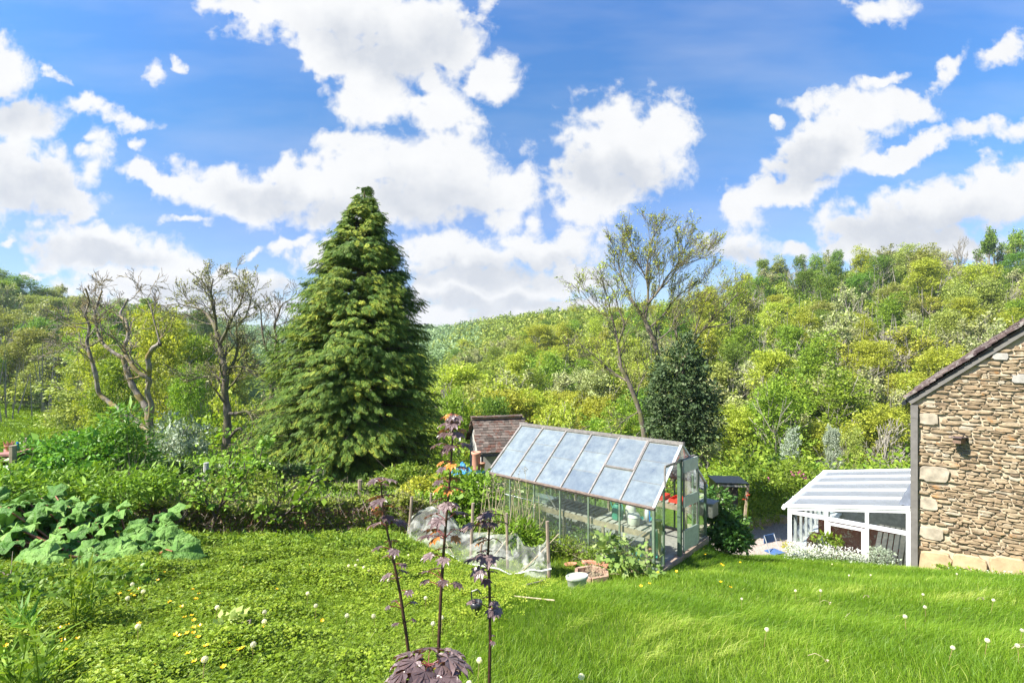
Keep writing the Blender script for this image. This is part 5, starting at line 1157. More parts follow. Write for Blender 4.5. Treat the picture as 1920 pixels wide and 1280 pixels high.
# elder and mixed scrub on the left
bush('elder_bush', 'tall leafy elder shrub rising above the left of the garden', 'shrub', onp(232, 10.6), [lump_px(232, 790, 10.6, 24, 30), lump_px(205, 830, 10.4, 40, 30), lump_px(255, 840, 10.8, 36, 30), lump_px(190, 880, 10.2, 60, 30), lump_px(250, 890, 10.5, 44, 34)], 620, 9, .11, .11, M_nettle, 61, .4, 18, None, .42, bark=M_bark)
bush('bramble_bush', 'glossy leaved scrub at far left beyond the rhubarb', 'shrub', onp(70, 10.0), [lump_px(80, 850, 10.0, 60, 28), lump_px(140, 840, 10.2, 55, 30), lump_px(110, 885, 9.6, 70, 30), lump_px(40, 895, 9.4, 50, 26), lump_px(165, 870, 9.9, 50, 36)], 800, 9, .08, .075, M_nettle, 62, .4, 12, None, 1.0)
bush('nettle_patch', 'bright leafy weeds between the rhubarb and the back hedge', 'shrub', onp(180, 9.0), [lump_px(150, 905, 8.9, 70, 24), lump_px(230, 915, 8.8, 70, 30), lump_px(60, 915, 8.5, 70, 24), lump_px(290, 905, 9.2, 50, 26), lump_px(0, 905, 8.6, 40, 30)], 700, 9, .07, .08, M_weed, 63, .4, 10, None, .6)
bush('flowering_shrub', 'shrub with pinkish green leaves between the two low hedges', 'shrub', onp(345, 10.6), [lump_px(330, 935, 10.4, 60, 20), lump_px(400, 920, 10.6, 50, 22), lump_px(460, 905, 11.2, 60, 24), lump_px(530, 925, 10.8, 50, 20)], 520, 9, .08, .06, M_hedge, 64, .4, 10)
bush('currant_bush', 'leafy green bush behind netting at left end of greenhouse', 'shrub', onp(880, 10.6), [lump_px(860, 915, 10.6, 40, 34), lump_px(900, 925, 10.4, 36, 36), lump_px(850, 955, 10.2, 40, 30), lump_px(800, 950, 10.4, 30, 22)], 620, 9, .07, .07, M_weed, 65, .4, 16)
bush('golden_shrub', 'bright golden leaved shrub in front of the conifer right side', 'shrub', onp(790, 12.4), [lump_px(790, 915, 12.4, 32, 18), lump_px(765, 928, 12.2, 26, 14), lump_px(815, 905, 12.8, 22, 16)], 300, 9, .06, .055, M_yel, 66, .4, 8)
bush('garden_shrub', 'green shrub with reddish flowers between conifer and golden shrub', 'shrub', onp(745, 14.5), [lump_px(740, 893, 14.5, 34, 16), lump_px(775, 885, 14.8, 30, 16), lump_px(720, 905, 14.2, 26, 12)], 260, 9, .07, .07, M_hedge, 67, .4, 8)
bush('perennial_clump', 'bright green strap leaved perennial clump by the wooden stake', 'plant', gp(975, 1030), [lump_px(975, 1000, 9.2, 34, 22), lump_px(950, 985, 9.4, 26, 18), lump_px(1000, 1010, 9.1, 22, 14)], 260, 9, .05, .11, M_weed, 68, .3, 4, None, .35, bias=(0, 0, .2))
LOB = (np.array([[0, 0, 0], [.35, .45, .02], [.55, .2, -.02], [.95, .42, -.1], [.9, .12, -.08], [1.15, 0, -.14], [.9, -.12, -.08], [.95, -.42, -.1], [.55, -.2, -.02], [.35, -.45, .02]]), np.array([[0, 9, 8, 7, 6, 5, 4, 3, 2, 1]]))
bush('currant_bush', 'bush with pale lobed leaves against the near side of greenhouse', 'plant', gp(1175, 1075), [lump_px(1165, 1040, 9.0, 38, 26), lump_px(1200, 1055, 8.8, 26, 18), lump_px(1140, 1020, 9.2, 20, 20)], 60, 6, .09, .085, leafmat('currant_leaf', (.09, .15, .03), (.2, .27, .06), (.34, .38, .16), .25), 69, .5, 8, tpl=LOB)
bush('ivy_bush', 'dark ivy bush against the right end of the greenhouse', 'shrub', gp(1360, 1035), [lump_px(1362, 985, 12.3, 34, 34), lump_px(1348, 945, 12.4, 22, 30), lump_px(1372, 1005, 12.0, 30, 26), lump_px(1350, 1010, 12.0, 24, 24)], 620, 10, .06, .075, M_ivy, 70, .5, 10)
bush('rose_bush', 'green shrub with pink flowers behind the left edge of conservatory', 'shrub', onp(1475, 21), [lump_px(1470, 895, 21, 44, 26), lump_px(1440, 915, 20, 34, 26), lump_px(1505, 880, 22, 30, 22), lump_px(1410, 905, 19.5, 20, 26)], 420, 9, .12, .11, M_weed, 71, .4, 8)
bush('herb_bank', 'grassy green bank plants behind the gravel patio', 'plant', onp(1425, 18.6), [lump_px(1430, 955, 19, 44, 20), lump_px(1400, 945, 18.6, 30, 18), lump_px(1410, 975, 18, 24, 10)], 330, 9, .09, .10, M_weed, 72, .3, 2, None, .4, bias=(0, 0, .2))
bush('dry_bush', 'tangle of bare grey twigs on top of the ivy bush', 'shrub', gp(1352, 1030), [lump_px(1350, 925, 12.8, 22, 16)], 20, 4, .05, .04, M_lc['grey'], 73, .4, 26, bark=M_twig, sr=.006)
bush('dead_shrub', 'dry twiggy brown shrub at the back of the middle garden', 'shrub', onp(240, 9.8), [lump_px(240, 900, 9.8, 22, 34)], 12, 4, .05, .04, M_lc['grey'], 74, .4, 40, bark=M_twig, sr=.007)
bush('weed_clump', 'pointed green weeds at the base of the ivy bush', 'plant', gp(1395, 1030), [lump_px(1390, 1010, 12.4, 16, 16)], 60, 9, .05, .07, M_weed, 75, .4, 2)
# low growth behind the hedges that closes the view to the valley
def bank(name, label, pxs, Yr_, n, size, h, mt, seed, per=9):
    r = np.random.default_rng(seed); Y = r.uniform(Yr_[0], Yr_[1], n); X = (r.uniform(pxs[0], pxs[1], n) - CX) / F * Y; hh_ = h * r.uniform(.2, 1.1, n) * (1 + .4 * np.sin(X * .9) * np.sin(Y * .7))
    P = np.stack([X, Y, G(X, Y) + hh_], 1); P = np.repeat(P, per, 0) + r.normal(0, h * .22, (n * per, 3)); m = MB(); leaves(m, P, size, r, (0, -.2, .5), 1, np.clip(np.repeat(r.random(n), per) * .6 + r.random(n * per) * .4, 0, 1))
    return tag(m.build(name, mt), label, 'ground cover', kind='stuff')
bank('rough_undergrowth', 'rough green undergrowth below the trees on the left beyond the hedge', (150, 560), (14.5, 34), 3800, .11, .8, M_lc['fresh'], 81)
bank('valley_scrub', 'scrub and nettles filling the dip behind conifer and greenhouse', (700, 1720), (22, 46), 6500, .17, 1.6, M_lc['fresh'], 82)
bank('garden_scrub', 'weedy green growth between the hedge, outhouse and conifer', (560, 900), (10.6, 20), 2600, .07, .35, M_weed, 83)
bank('bank_scrub', 'overgrown green bank behind the patio and low shelter', (1330, 1700), (19.5, 30), 3000, .12, .9, M_lc['mid'], 84)
bank('left_scrub', 'weedy undergrowth beneath the shrubs at the far left', (-60, 420), (9.2, 14), 2600, .075, .45, M_nettle, 85)

gw = [(np.array(gl(-.18 - .1 * (k % 3), .5 + k * .33, .1 + .05 * (k % 2))), (.2, .22, .16 + .06 * (k % 3))) for k in range(10)]
bush('border_weeds', 'mixed green weeds crowding the foot of greenhouse side', 'plant', gl(-.25, 2.2, -.1), gw, 420, 9, .05, .05, M_weed, 91, .3, 10, None, .7)
gu = [(np.array(gl(.35, .9 + k * .42, .2)), (.2, .22, .26)) for k in range(8)]
bush('fern_growth', 'dark leafy growth under the staging inside greenhouse', 'plant', gl(.35, 2.2, 0), gu, 300, 9, .05, .06, M_ivy, 92, .3, 8)
r_ = np.random.default_rng(93)
for k, (px, py, lb) in enumerate(((1068, 1010, 'clump of reddish tipped spikes by the greenhouse left of currant bush'), (1105, 1030, 'spiky weed clump close to the middle greenhouse posts'))):
    b = gp(px, py + 30); t = thing('spiky_weed', lb, 'plant', tuple(b)); m = MB()
    for q in range(26):
        e = r_.normal(0, .13, 3) * [1, 1, 0] + [0, 0, r_.uniform(.2, .42)]; m.tube([e * [.3, .3, 0], e], [.005, .002], 4, r_.random())
    m.build('stems', M_weed, t); m = MB(); P = r_.normal(0, .12, (220, 3)) * [1, 1, 0]; P[:, 2] = r_.uniform(.02, .4, 220); leaves(m, P, .045, r_, (0, -.2, .4), .5); m.build('foliage', M_weed if k else M_hedge, t)
bush('ground_elder', 'dark green leafy mound spilling below the rhubarb', 'plant', gp(120, 1110), [(gp(x_, 1108) + [0, 0, .03], (.42, .3, .17)) for x_ in (-20, 60, 140, 215)] + [(gp(x_, 1145) + [0, 0, .02], (.4, .3, .15)) for x_ in (-10, 70, 140)], 900, 9, .05, .05, M_nettle, 94, .3, 6, None, .9)
bush('ground_elder', 'bright leafy weeds in front of the brown twiggy hedge', 'plant', gp(430, 1030), [(gp(x_, 1032) + [0, 0, .06], (.5, .25, .2)) for x_ in (330, 400, 470, 560, 650, 720)], 800, 9, .05, .04, M_weed, 95, .3, 6, None, .9)
# rhubarb
r_ = np.random.default_rng(91); RB = on(-5.05, 7.1); rh_t = thing('rhubarb', 'large rhubarb clump with broad crinkled leaves at left', 'plant', tuple(RB))
def rhub(seed):
    r = np.random.default_rng(seed); nr, na = 6, 26; v = [[0, 0, 0]]; a = np.linspace(-pi * .93, pi * .93, na); ph = r.random(3) * 6
    for i in range(1, nr + 1):
        q = i / nr; R_ = q * (.52 + .16 * np.cos(a)) * (1 + .07 * np.sin(a * 6 + ph[0]) * q + .04 * np.sin(a * 11 + ph[1]) * q)
        z = -.20 * (q ** 2) + .13 * q ** 1.6 * np.sin(a * 6 + ph[2]) + .05 * q * np.sin(a * 11 + ph[1]) + .06 * np.abs(np.sin(a * 3.5)) * q - .06 * q ** 3 * np.cos(a) + r.normal(0, .012, na) * q
        v += list(np.stack([R_ * np.cos(a) + .12, R_ * np.sin(a), z], 1))
    f4 = []; f3 = []
    for k in range(na - 1):
        f3.append([0, 1 + k, 2 + k])
        for i in range(nr - 1): b = 1 + i * na + k; f4.append([b, b + na, b + na + 1, b + 1])
    return np.array(v, float), [np.array(f3), np.array(f4)]
RT = [rhub(i) for i in range(4)]
def rhubmat(nt):
    t = attr(nt); c = ramp(nt, t, [(0, (.06, .16, .02)), (1, (.19, .35, .07))]); n = nz(nt, 14, 4, .6)
    p = pbsdf(nt, c, .5, 0, n, 1.0, .05, .25); tl = N(nt, 'ShaderNodeBsdfTranslucent'); nt.links.new(c, tl.inputs[0]); x = N(nt, 'ShaderNodeMixShader'); x.inputs[0].default_value = .18
    nt.links.new(p, x.inputs[1]); nt.links.new(tl.outputs[0], x.inputs[2]); return x.outputs[0]
M_rhub = mat('rhubarb_leaf', rhubmat); M_rstalk = plain('rhubarb_stalk', (.30, .10, .05), .5, 0, .3, 8, .1)
for k in range(135):
    px = r_.uniform(-20, 325); f = min(1, px / 305); py = r_.uniform(925 + 40 * max(0, f - .3) * 1.2, 1062 - 60 * max(0, .35 - f)); d_ = 7.9 - (py - 925) / 120 * 1.5 + r_.normal(0, .22)
    p = Wp(px, py, d_) - RB; g0 = G(p[0] + RB[0], p[1] + RB[1]) - RB[2]
    if p[2] < g0 + .12: p[2] = g0 + .15 + .1 * r_.random()
    dirn = p * [1, 1, 0] + r_.normal(0, .5, 3) * [1, 1, 0] + np.array([0, -.5, 0]); dirn /= np.linalg.norm(dirn); n_ = np.array([0, -.45, 1]) + dirn * .5 + r_.normal(0, .40, 3)
    m = MB(); tv, tf = RT[k % 4]; m.stamp(tv, tf, p[None], basis(n_[None], dirn[None]), np.array([r_.uniform(.22, .44)]), np.array([r_.random()])); m.build('leaf', M_rhub, rh_t, True)
    if k % 2 == 0:
        s = p * [.55, .55, 0]; s[2] = g0 - .05; m = MB(); m.tube([s, (s + p) / 2 + [0, 0, .03], p], [.018, .014, .01], 6); m.build('stalk', M_rstalk, rh_t, True)

# young tree with heart shaped fresh leaves
def sapling(label, Y, stems, seed, mt, size, nl, base_px):
    r = np.random.default_rng(seed); b = onp(base_px, Y); t = thing('sapling', label, 'sapling', tuple(b)); m = MB(); tips = []
    limbs(m, r, [(s, .022, .006, 9, (.3, 1)) for s in stems], b, Y, .02, [2], .5, .7, tips, .2, tr=.5); m.build('stem', M_stemdark, t, True)
    T = np.array(tips); P = np.repeat(T, nl, 0) + r.normal(0, .05, (len(T) * nl, 3)); m = MB(); leaves(m, P, size, r, (0, -.2, .7), 1.5, droop=.4); m.build('foliage', mt, t)
sapling('young tree with fresh heart shaped leaves and leaning dark stem by hedge', 8.9, [[(455, 1022), (480, 1010), (500, 980), (520, 945), (535, 915)], [(500, 980), (540, 960), (575, 920), (585, 905)]], 101, M_weed, .07, 3, 455)
sapling('young upright sapling with bright leaves left of leaning sapling', 8.9, [[(392, 1020), (400, 985), (412, 950), (425, 915), (430, 870), (432, 850)], [(412, 950), (440, 920), (462, 895)], [(405, 970), (380, 930), (372, 915)]], 102, M_weed, .065, 3, 392)
sapling('small bright leaved sapling just in front of the conifer left edge', 12.8, [[(478, 940), (482, 900), (486, 870), (492, 838)]], 103, M_weed, .09, 4, 478)

# purple leaved maple sapling in the foreground
def palmate():
    ang = [-2.3, -1.35, -.62, 0, .62, 1.35, 2.3]; ln = [.46, .74, .88, .95, .88, .74, .46]; V_ = [[0, 0, 0]]; F_ = []
    for i, (a, l) in enumerate(zip(ang, ln)):
        d = np.array([cos(a), sin(a)]); s = np.array([-sin(a), cos(a)]); k = len(V_)
        for (u, w_) in ((.34, .21), (.58, .27), (.66, .19), (.84, .12)): V_.append([*(d * l * u + s * w_ * l), -.10 * u * l + .03])
        V_.append([*(d * l), -.20 * l])
        for (u, w_) in ((.84, .12), (.66, .19), (.58, .27), (.34, .21)): V_.append([*(d * l * u - s * w_ * l), -.10 * u * l + .03])
        mid = len(V_); V_.append([*(d * l * .35), -.045]); V_.append([*(d * l * .66), -.10])
        F_ += [[0, k, mid], [0, mid, k + 8], [k, k + 1, mid], [k + 1, k + 2, mid + 1], [k + 1, mid + 1, mid], [k + 2, k + 3, mid + 1], [k + 3, k + 4, mid + 1], [mid + 1, k + 4, k + 5], [mid + 1, k + 5, k + 6], [mid + 1, k + 6, k + 7], [mid, mid + 1, k + 7], [mid, k + 7, k + 8]]
    for i in range(6): F_.append([0, 1 + 11 * (i + 1) + 8 - 0, 1 + 11 * i + 0] if False else [0, 1 + 11 * i, 1 + 11 * (i + 1) + 8])
    v = np.array(V_); v[:, 2] -= .17 * (v[:, 0] ** 2 + .6 * v[:, 1] ** 2); return v, np.array(F_)
PM = palmate()
def maplemat(nt):
    t = attr(nt); c = ramp(nt, t, [(0, (.075, .048, .048)), (.45, (.145, .10, .10)), (.72, (.23, .17, .165)), (.80, (.40, .15, .03)), (1, (.55, .24, .04))]); n = nz(nt, 60, 3, .6)
    p = pbsdf(nt, c, .38, 0, n, .5, .004, .6); tl = N(nt, 'ShaderNodeBsdfTranslucent'); tl.inputs[0].default_value = (.45, .16, .05, 1); x = N(nt, 'ShaderNodeMixShader'); x.inputs[0].default_value = .16
    nt.links.new(p, x.inputs[1]); nt.links.new(tl.outputs[0], x.inputs[2]); return x.outputs[0]
M_maple = mat('purple_maple_leaf', maplemat); M_mstem = plain('maple_stem', (.055, .025, .018), .5, 0, .3, 60, .2); M_pet = plain('maple_petiole', (.16, .03, .03), .5, 0, .2, 30, .1)
MY = 2.35; mbase = on((850 - CX) / F * MY, MY); maple = thing('maple_sapling', 'purple leaved maple sapling with three tall dark stems in foreground', 'sapling', tuple(mbase))
r_ = np.random.default_rng(111)
def mstem(path, tiers, Y0):
    P = np.array([Wp(a, b, Y0) for a, b in path]) - mbase; n = len(P); m = MB(); m.tube(P, np.linspace(.0085, .0035, n), 8); st = m.build('stem', M_mstem, maple, True)
    lf = MB(); pt = MB(); allp = []; pys = np.array([b for a, b in path]); pxs_ = np.array([a for a, b in path])
    for py, spread, npair, size, young in tiers:
        px = np.interp(-py, -pys, pxs_); c = Wp(px, py, Y0) - mbase
        a0 = r_.random() * pi
        for k in range({1: 2, 2: 3, 3: 6}[npair]):
            a = a0 + (k % 2) * pi + (k // 2) * pi / 2 + r_.normal(0, .25); L_ = spread / F * Y0 * r_.uniform(.7, 1.1)
            d = np.array([cos(a), sin(a), 0]); e = c + d * L_ + [0, 0, L_ * (.35 if not young else .1)] ; mid = c + d * L_ * .5 + [0, 0, L_ * .25]
            pt.tube([c, mid, e], [.0025, .002, .0018], 5)
            nrm = np.array([0, 0, 1]) + d * .25 + r_.normal(0, .12, 3); s = size * .72 / F * Y0 * r_.uniform(.75, 1.15)
            lf.stamp(PM[0], PM[1], e[None], basis(nrm[None], (d + [0, 0, -.1])[None]), np.array([s]), np.array([r_.uniform(.82, 1) if young else r_.uniform(.1, .72)]))
    lf.build('leaves', M_maple, st); pt.build('leaf_stalks', M_pet, st)
# tier: row, reach, pairs, leaf size (photo px), young
mstem([(775, 1290), (762, 1190), (750, 1110), (738, 1050), (727, 1000), (718, 950), (714, 905)],
 [(903, 14, 2, 30, 0), (908, 10, 1, 20, 0), (938, 18, 2, 34, 0), (950, 12, 1, 22, 1), (968, 16, 1, 32, 0), (985, 22, 1, 34, 0), (1030, 30, 2, 27, 0), (1058, 26, 1, 24, 0), (1078, 14, 1, 30, 0), (1108, 34, 1, 26, 0), (1140, 26, 2, 18, 0), (1168, 16, 1, 14, 0)], 2.35)
mstem([(822, 1290), (823, 1200), (827, 1110), (832, 1030), (838, 960), (844, 890), (848, 830), (850, 782)],
 [(778, 10, 2, 20, 1), (783, 16, 2, 24, 0), (797, 20, 2, 28, 0), (806, 16, 2, 22, 1), (815, 24, 2, 30, 0), (838, 28, 2, 32, 0), (843, 14, 1, 26, 0), (868, 18, 2, 24, 1), (880, 24, 2, 30, 0), (905, 24, 2, 30, 0), (915, 20, 2, 26, 1), (945, 26, 2, 36, 0), (975, 28, 2, 36, 0), (1005, 26, 2, 26, 1), (1010, 32, 2, 36, 0), (1045, 30, 2, 30, 0), (1085, 34, 2, 26, 0), (1100, 26, 1, 26, 0)], 2.3)
mstem([(917, 1290), (919, 1200), (918, 1100), (915, 1040), (917, 1000), (920, 965)],
 [(962, 10, 2, 24, 0), (970, 14, 2, 28, 0), (980, 14, 2, 28, 0), (993, 34, 2, 30, 0), (1013, 16, 2, 24, 1), (1042, 14, 2, 36, 0), (1066, 36, 2, 34, 0), (1085, 20, 1, 26, 0), (1128, 12, 1, 30, 0), (1140, 32, 2, 26, 0), (1200, 14, 1, 14, 0)], 2.4)
mstem([(800, 1300), (802, 1275), (803, 1255)], [(1248, 34, 3, 72, 0), (1262, 60, 3, 66, 0), (1280, 44, 3, 72, 0), (1245, 16, 1, 20, 1)], 2.1)

# ================================================================== NET, STAKES, CANES
top_ = [(763, 985, 9.3), (772, 968, 9.35), (790, 955, 9.4), (812, 948, 9.4), (838, 962, 9.3), (868, 1000, 9.1), (905, 1004, 9.0), (940, 1002, 8.9), (970, 1000, 8.8), (982, 1022, 8.7), (1000, 1026, 8.65), (1018, 1020, 8.6), (1028, 1008, 8.6)]
bot_ = [(762, 1012, 8.9), (775, 1028, 8.8), (792, 1048, 8.6), (812, 1040, 8.6), (838, 1036, 8.5), (868, 1056, 8.4), (900, 1060, 8.35), (935, 1066, 8.3), (955, 1076, 8.3), (975, 1074, 8.3), (995, 1068, 8.35), (1015, 1070, 8.4), (1034, 1066, 8.4)]
def netsurf(T, B, nu, nv, amp, seed):
    r = np.random.default_rng(seed); s = np.linspace(0, len(T) - 1, nu); A = np.array([Wp(*p) for p in T]); C = np.array([Wp(*p) for p in B]); ii = np.arange(len(T))
    a = np.stack([np.interp(s, ii, A[:, k]) for k in range(3)], 1); c = np.stack([np.interp(s, ii, C[:, k]) for k in range(3)], 1); v = np.linspace(0, 1, nv)[:, None, None]
    P = a[None] * (1 - v) + c[None] * v; uu = s[None] * np.ones((nv, 1)); vv = v[..., 0] * np.ones((1, nu))
    off = amp * (np.sin(uu * 3.1 + vv * 4) + .6 * np.sin(uu * 7.3 - vv * 6 + 1) + .5 * np.sin(uu * 1.3 + vv * 11)) * np.sin(vv * pi * .9 + .2); P[..., 1] += off * 1.6; P[..., 2] += off * .6 - .10 * np.sin(vv * pi) * .5
    P[..., 2] = np.maximum(P[..., 2], G(P[..., 0], P[..., 1]) + .015)
    i = np.arange(nv - 1)[:, None] * nu; j = np.arange(nu - 1)[None]; m = MB(); m.add(P.reshape(-1, 3), np.stack([i + j, i + j + 1, i + nu + j + 1, i + nu + j], -1).reshape(-1, 4)); return m
def netmat(nt):
    tr = N(nt, 'ShaderNodeBsdfTransparent'); d = N(nt, 'ShaderNodeBsdfDiffuse'); d.inputs[0].default_value = (.95, .96, .9, 1); tl = N(nt, 'ShaderNodeBsdfTranslucent'); tl.inputs[0].default_value = (.8, .82, .7, 1)
    a = N(nt, 'ShaderNodeMixShader'); a.inputs[0].default_value = .4; nt.links.new(d.outputs[0], a.inputs[1]); nt.links.new(tl.outputs[0], a.inputs[2])
    n = nz(nt, 2.5, 5, .6); rg_ = math_(nt, 'SUBTRACT', 1, math_(nt, 'MULTIPLY', math_(nt, 'ABSOLUTE', math_(nt, 'SUBTRACT', n, .5)), 14), clamp=True); n2 = nz(nt, 6, 4, .6)
    class _k: outputs = [math_(nt, 'MULTIPLY_ADD', rg_, .26, math_(nt, 'MULTIPLY_ADD', n2, .20, .03))]
    k = _k
    x = N(nt, 'ShaderNodeMixShader'); nt.links.new(k.outputs[0], x.inputs[0]); nt.links.new(tr.outputs[0], x.inputs[1]); nt.links.new(a.outputs[0], x.inputs[2]); return x.outputs[0]
M_net = mat('white_net', netmat)
nt_ = thing('garden_net', 'white fine mesh garden net sagging over canes by the greenhouse', 'net', tuple(onp(900, 8.6))); nb = np.array(nt_.location)
def nbuild(m, nm, mt=M_net): m.V = [v - nb for v in m.V]; return m.build(nm, mt, nt_, True)
nbuild(netsurf(top_, bot_, 90, 26, .045, 1), 'net_sheet')
back = [(a, b - 6, y + .5) for a, b, y in top_]; nbuild(netsurf(back, top_, 90, 10, .03, 2), 'net_fold')
nbuild(netsurf([(985, 1070, 8.3), (1000, 1072, 8.3), (1015, 1070, 8.35), (1028, 1068, 8.4)], [(978, 1088, 8.0), (995, 1100, 7.9), (1006, 1098, 7.9), (1018, 1082, 8.1)], 30, 12, .03, 3), 'net_tail')
def hem(pts):
    P = [Wp(*p) for p in pts]; P = [np.array([p[0], p[1], max(p[2], float(G(p[0], p[1])) + .02)]) for p in P]; m = MB(); m.tube(P, .014, 6); m.V = [v - nb for v in m.V]; m.build('hem', plain('net_hem', (.66, .68, .6), .8, 0, .1), nt_, True)
hem(bot_)
def pole(name, label, cat, a, b, r0, mt, group=None, k=7, r1=None):
    A = Wp(*a); B = Wp(*b); t = thing(name, label, cat, tuple(A), 0, group); m = MB(); m.tube([A * 0, (B - A) * .5 + [.005, 0, 0], B - A], [r0, r0 * .95, r1 or r0 * .9], k, cap=True); o = m.build('shaft', mt, t); return t
def gpole(name, label, cat, px, ptop, Y, r0, mt, dx=0, group=None, pb=None):
    b = onp(px, Y); T = Wp(px + dx, ptop, Y); t = thing(name, label, cat, tuple(b), 0, group); m = MB(); m.tube([(0, 0, -.1), (T - b) * .5, T - b], r0, 7, cap=True); m.build('shaft', mt, t); m = MB(); m.tube([T - b - [0, 0, .004], T - b + [0, 0, .012]], r0 * 1.05, 7, cap=True); m.build('cap', mt, t); return t
gpole('wooden_stake', 'wooden stake holding the right end of the garden net', 'stake', 1030, 978, 8.5, .03, M_stake, -4)
gpole('wooden_stake', 'wooden stake standing in the middle of the net near maple stem', 'stake', 882, 944, 8.9, .027, M_stake, 5)
gpole('wooden_stake', 'wooden stake at the left end of the garden net', 'stake', 766, 932, 9.3, .025, M_stake, 6)
gpole('wooden_stake', 'wooden stake between the net middle and its right end', 'stake', 952, 963, 8.7, .024, M_stake, -2)
gpole('wooden_stake', 'short dark stake just right of the middle stake', 'stake', 898, 1020, 8.7, .02, M_stake, 5)
gpole('wooden_stake', 'thin stake behind the net near the purple leaves', 'stake', 806, 925, 10.0, .022, M_stake, 2)
gpole('wooden_post', 'short weathered post in the hedge in front of conifer', 'post', 675, 900, 12.6, .05, M_stake, 0)
gpole('wooden_post', 'pale leaning post in front of the ivy covered back hedge', 'post', 381, 868, 12.1, .055, plain('pale_post', (.42, .42, .38), .8), 6)
gpole('wooden_post', 'dark weathered gate post top behind the scrub at far left', 'post', 50, 822, 11.4, .06, M_timber, 0)
cane = lambda lb, a, b, r0=.007: pole('bamboo_cane', lb, 'cane', a, b, r0, M_cane)
cane('thin cane leaning across the right end of the net', (975, 1075, 8.3), (1048, 1000, 8.9), .009)
g1 = gp(930, 1112); g2 = gp(1022, 1098)
t = thing('bamboo_cane', 'fallen pale cane lying on the grass below the net', 'cane', tuple(g1)); m = MB(); m.tube([(0, 0, .03), (g2 - g1) / 2 + [0, 0, .05], g2 - g1 + [0, 0, .09]], .010, 6, cap=True); m.build('shaft', M_cane, t)
g1 = gp(965, 1122); g2 = gp(1040, 1134)
t = thing('bamboo_cane', 'second fallen cane half buried in the lawn grass', 'cane', tuple(g1)); m = MB(); m.tube([(0, 0, .03), g2 - g1 + [0, 0, .05]], .008, 6, cap=True); m.build('shaft', M_cane, t)
cane('cane standing upright through the net beside the left maple stem', (799, 1050, 8.7), (813, 985, 8.9))
cane('cane inside the net leaning towards the middle stake', (900, 1075, 8.5), (970, 985, 9.0))
cane('pale cane propped at left below the net', (785, 1072, 8.3), (795, 1045, 8.6), .008)
cane('slim pale cane standing beside the left maple stem', (749, 1075, 8.3), (748, 1014, 8.5), .006)
cane('thin cane angled left inside the net', (860, 1055, 8.5), (825, 1000, 8.9), .006)
# dry stalks with feathery heads
r_ = np.random.default_rng(121); sb = gp(960, 1030); ds = thing('dry_stalk_clump', 'clump of tall dry pale stalks in front of the greenhouse eaves', 'plant', tuple(sb)); m = MB(); hd = MB()
for k in range(46):
    px = r_.uniform(905, 1010) if k > 8 else [915, 925, 945, 958, 966, 984, 1000, 975, 936][k]; yb = 9.35 + r_.normal(0, .12); lean = r_.normal(4, 14); tp = (r_.uniform(875, 935) if k < 9 else r_.uniform(900, 985)) + max(0, px - 985) * 1.2
    A = Wp(px + r_.normal(0, 4) - lean, 1000 + (px - 905) * .25 + r_.uniform(-5, 14), yb) - sb; B = Wp(px + r_.normal(0, 2), tp, yb) - sb
    m.tube([A, (A + B) / 2 + r_.normal(0, .015, 3), B], [.0055, .0045, .003], 5, r_.random())
    if k < 9: P = B + r_.normal(0, 1, (26, 3)) * [.018, .018, .07]; leaves(hd, P, .03, r_, (0, -.4, .2), .6)
for k in range(14):
    A = Wp(r_.uniform(985, 1010), 1020, 9.2) - sb; B = Wp(r_.uniform(930, 1030), r_.uniform(950, 1010), 9.2) - sb; m.tube([A, B], [.005, .003], 5, r_.random())
m.build('stalks', M_cane, ds)['kind'] = 'stuff'; hd.build('seed_heads', leafmat('seed_head', (.25, .2, .13), (.4, .32, .22), None, .1), ds)['kind'] = 'stuff'

# ================================================================== PLANTER AND TUB ON THE LAWN
pb_ = gp(1109, 1092); t = thing('brick_planter', 'small six sided planter edged with old bricks full of dead stems', 'planter', tuple(pb_)); r_ = np.random.default_rng(131)
hexr = .30
for k in range(6):
    a0 = k * pi / 3 + .4; a1 = a0 + pi / 3; A = np.array([hexr * cos(a0), hexr * .85 * sin(a0)]); B = np.array([hexr * cos(a1), hexr * .85 * sin(a1)])
    for j in range(2):
        p = A + (B - A) * (j * .5 + .02); q = A + (B - A) * (j * .5 + .48); m = MB(); m.bar((*p, .09), (*q, .09), .05, .20, t=r_.random()); m.build('edging_brick', plain('old_brick', (.40, .25, .18), .9, 0, .35, 12, .4) if k + j == 0 else bpy.data.materials['old_brick'], t)
m = MB(); m.lathe([(.27, .10), (.12, .15), (0, .16)], k=12, sy=.85); m.build('soil', plain('dry_soil', (.14, .10, .07), .95, 0, .4, 20, .5), t)
m = MB()
for k in range(70):
    p = r_.normal(0, .11, 3); p[2] = .14; q = p + r_.normal(0, .1, 3) + [0, 0, .03]; q[2] = max(q[2], .13); m.tube([p, (p + q) / 2 + [0, 0, .02], q], .003, 4, r_.random())
m.build('dead_stems', M_cane, t)
m = MB()
for k in range(6):
    a = .3 + k * .28; a2 = a + .26; m.bar((.02 + .33 * cos(a), .08 + .30 * sin(a), .20), (.02 + .33 * cos(a2), .08 + .30 * sin(a2), .20), .09, .04, t=r_.random())
m.build('coping', M_terra, t)
p = gp(1082, 1104); t = thing('oval_tub', 'white oval tub with greenish stained sides on the lawn', 'tub', tuple(p), .3)
m = MB(); m.lathe([(.13, -.02), (.155, .15), (.17, .16), (.175, .20), (.155, .205), (.145, .17), (.02, .165)], k=26, sy=.62)
def tubm(nt): n = nz(nt, 6, 5, .7); return pbsdf(nt, ramp(nt, n, [(.35, (.30, .36, .27)), (.55, (.50, .50, .44)), (.7, (.56, .54, .5))]), .7, 0, n, .2, .01)
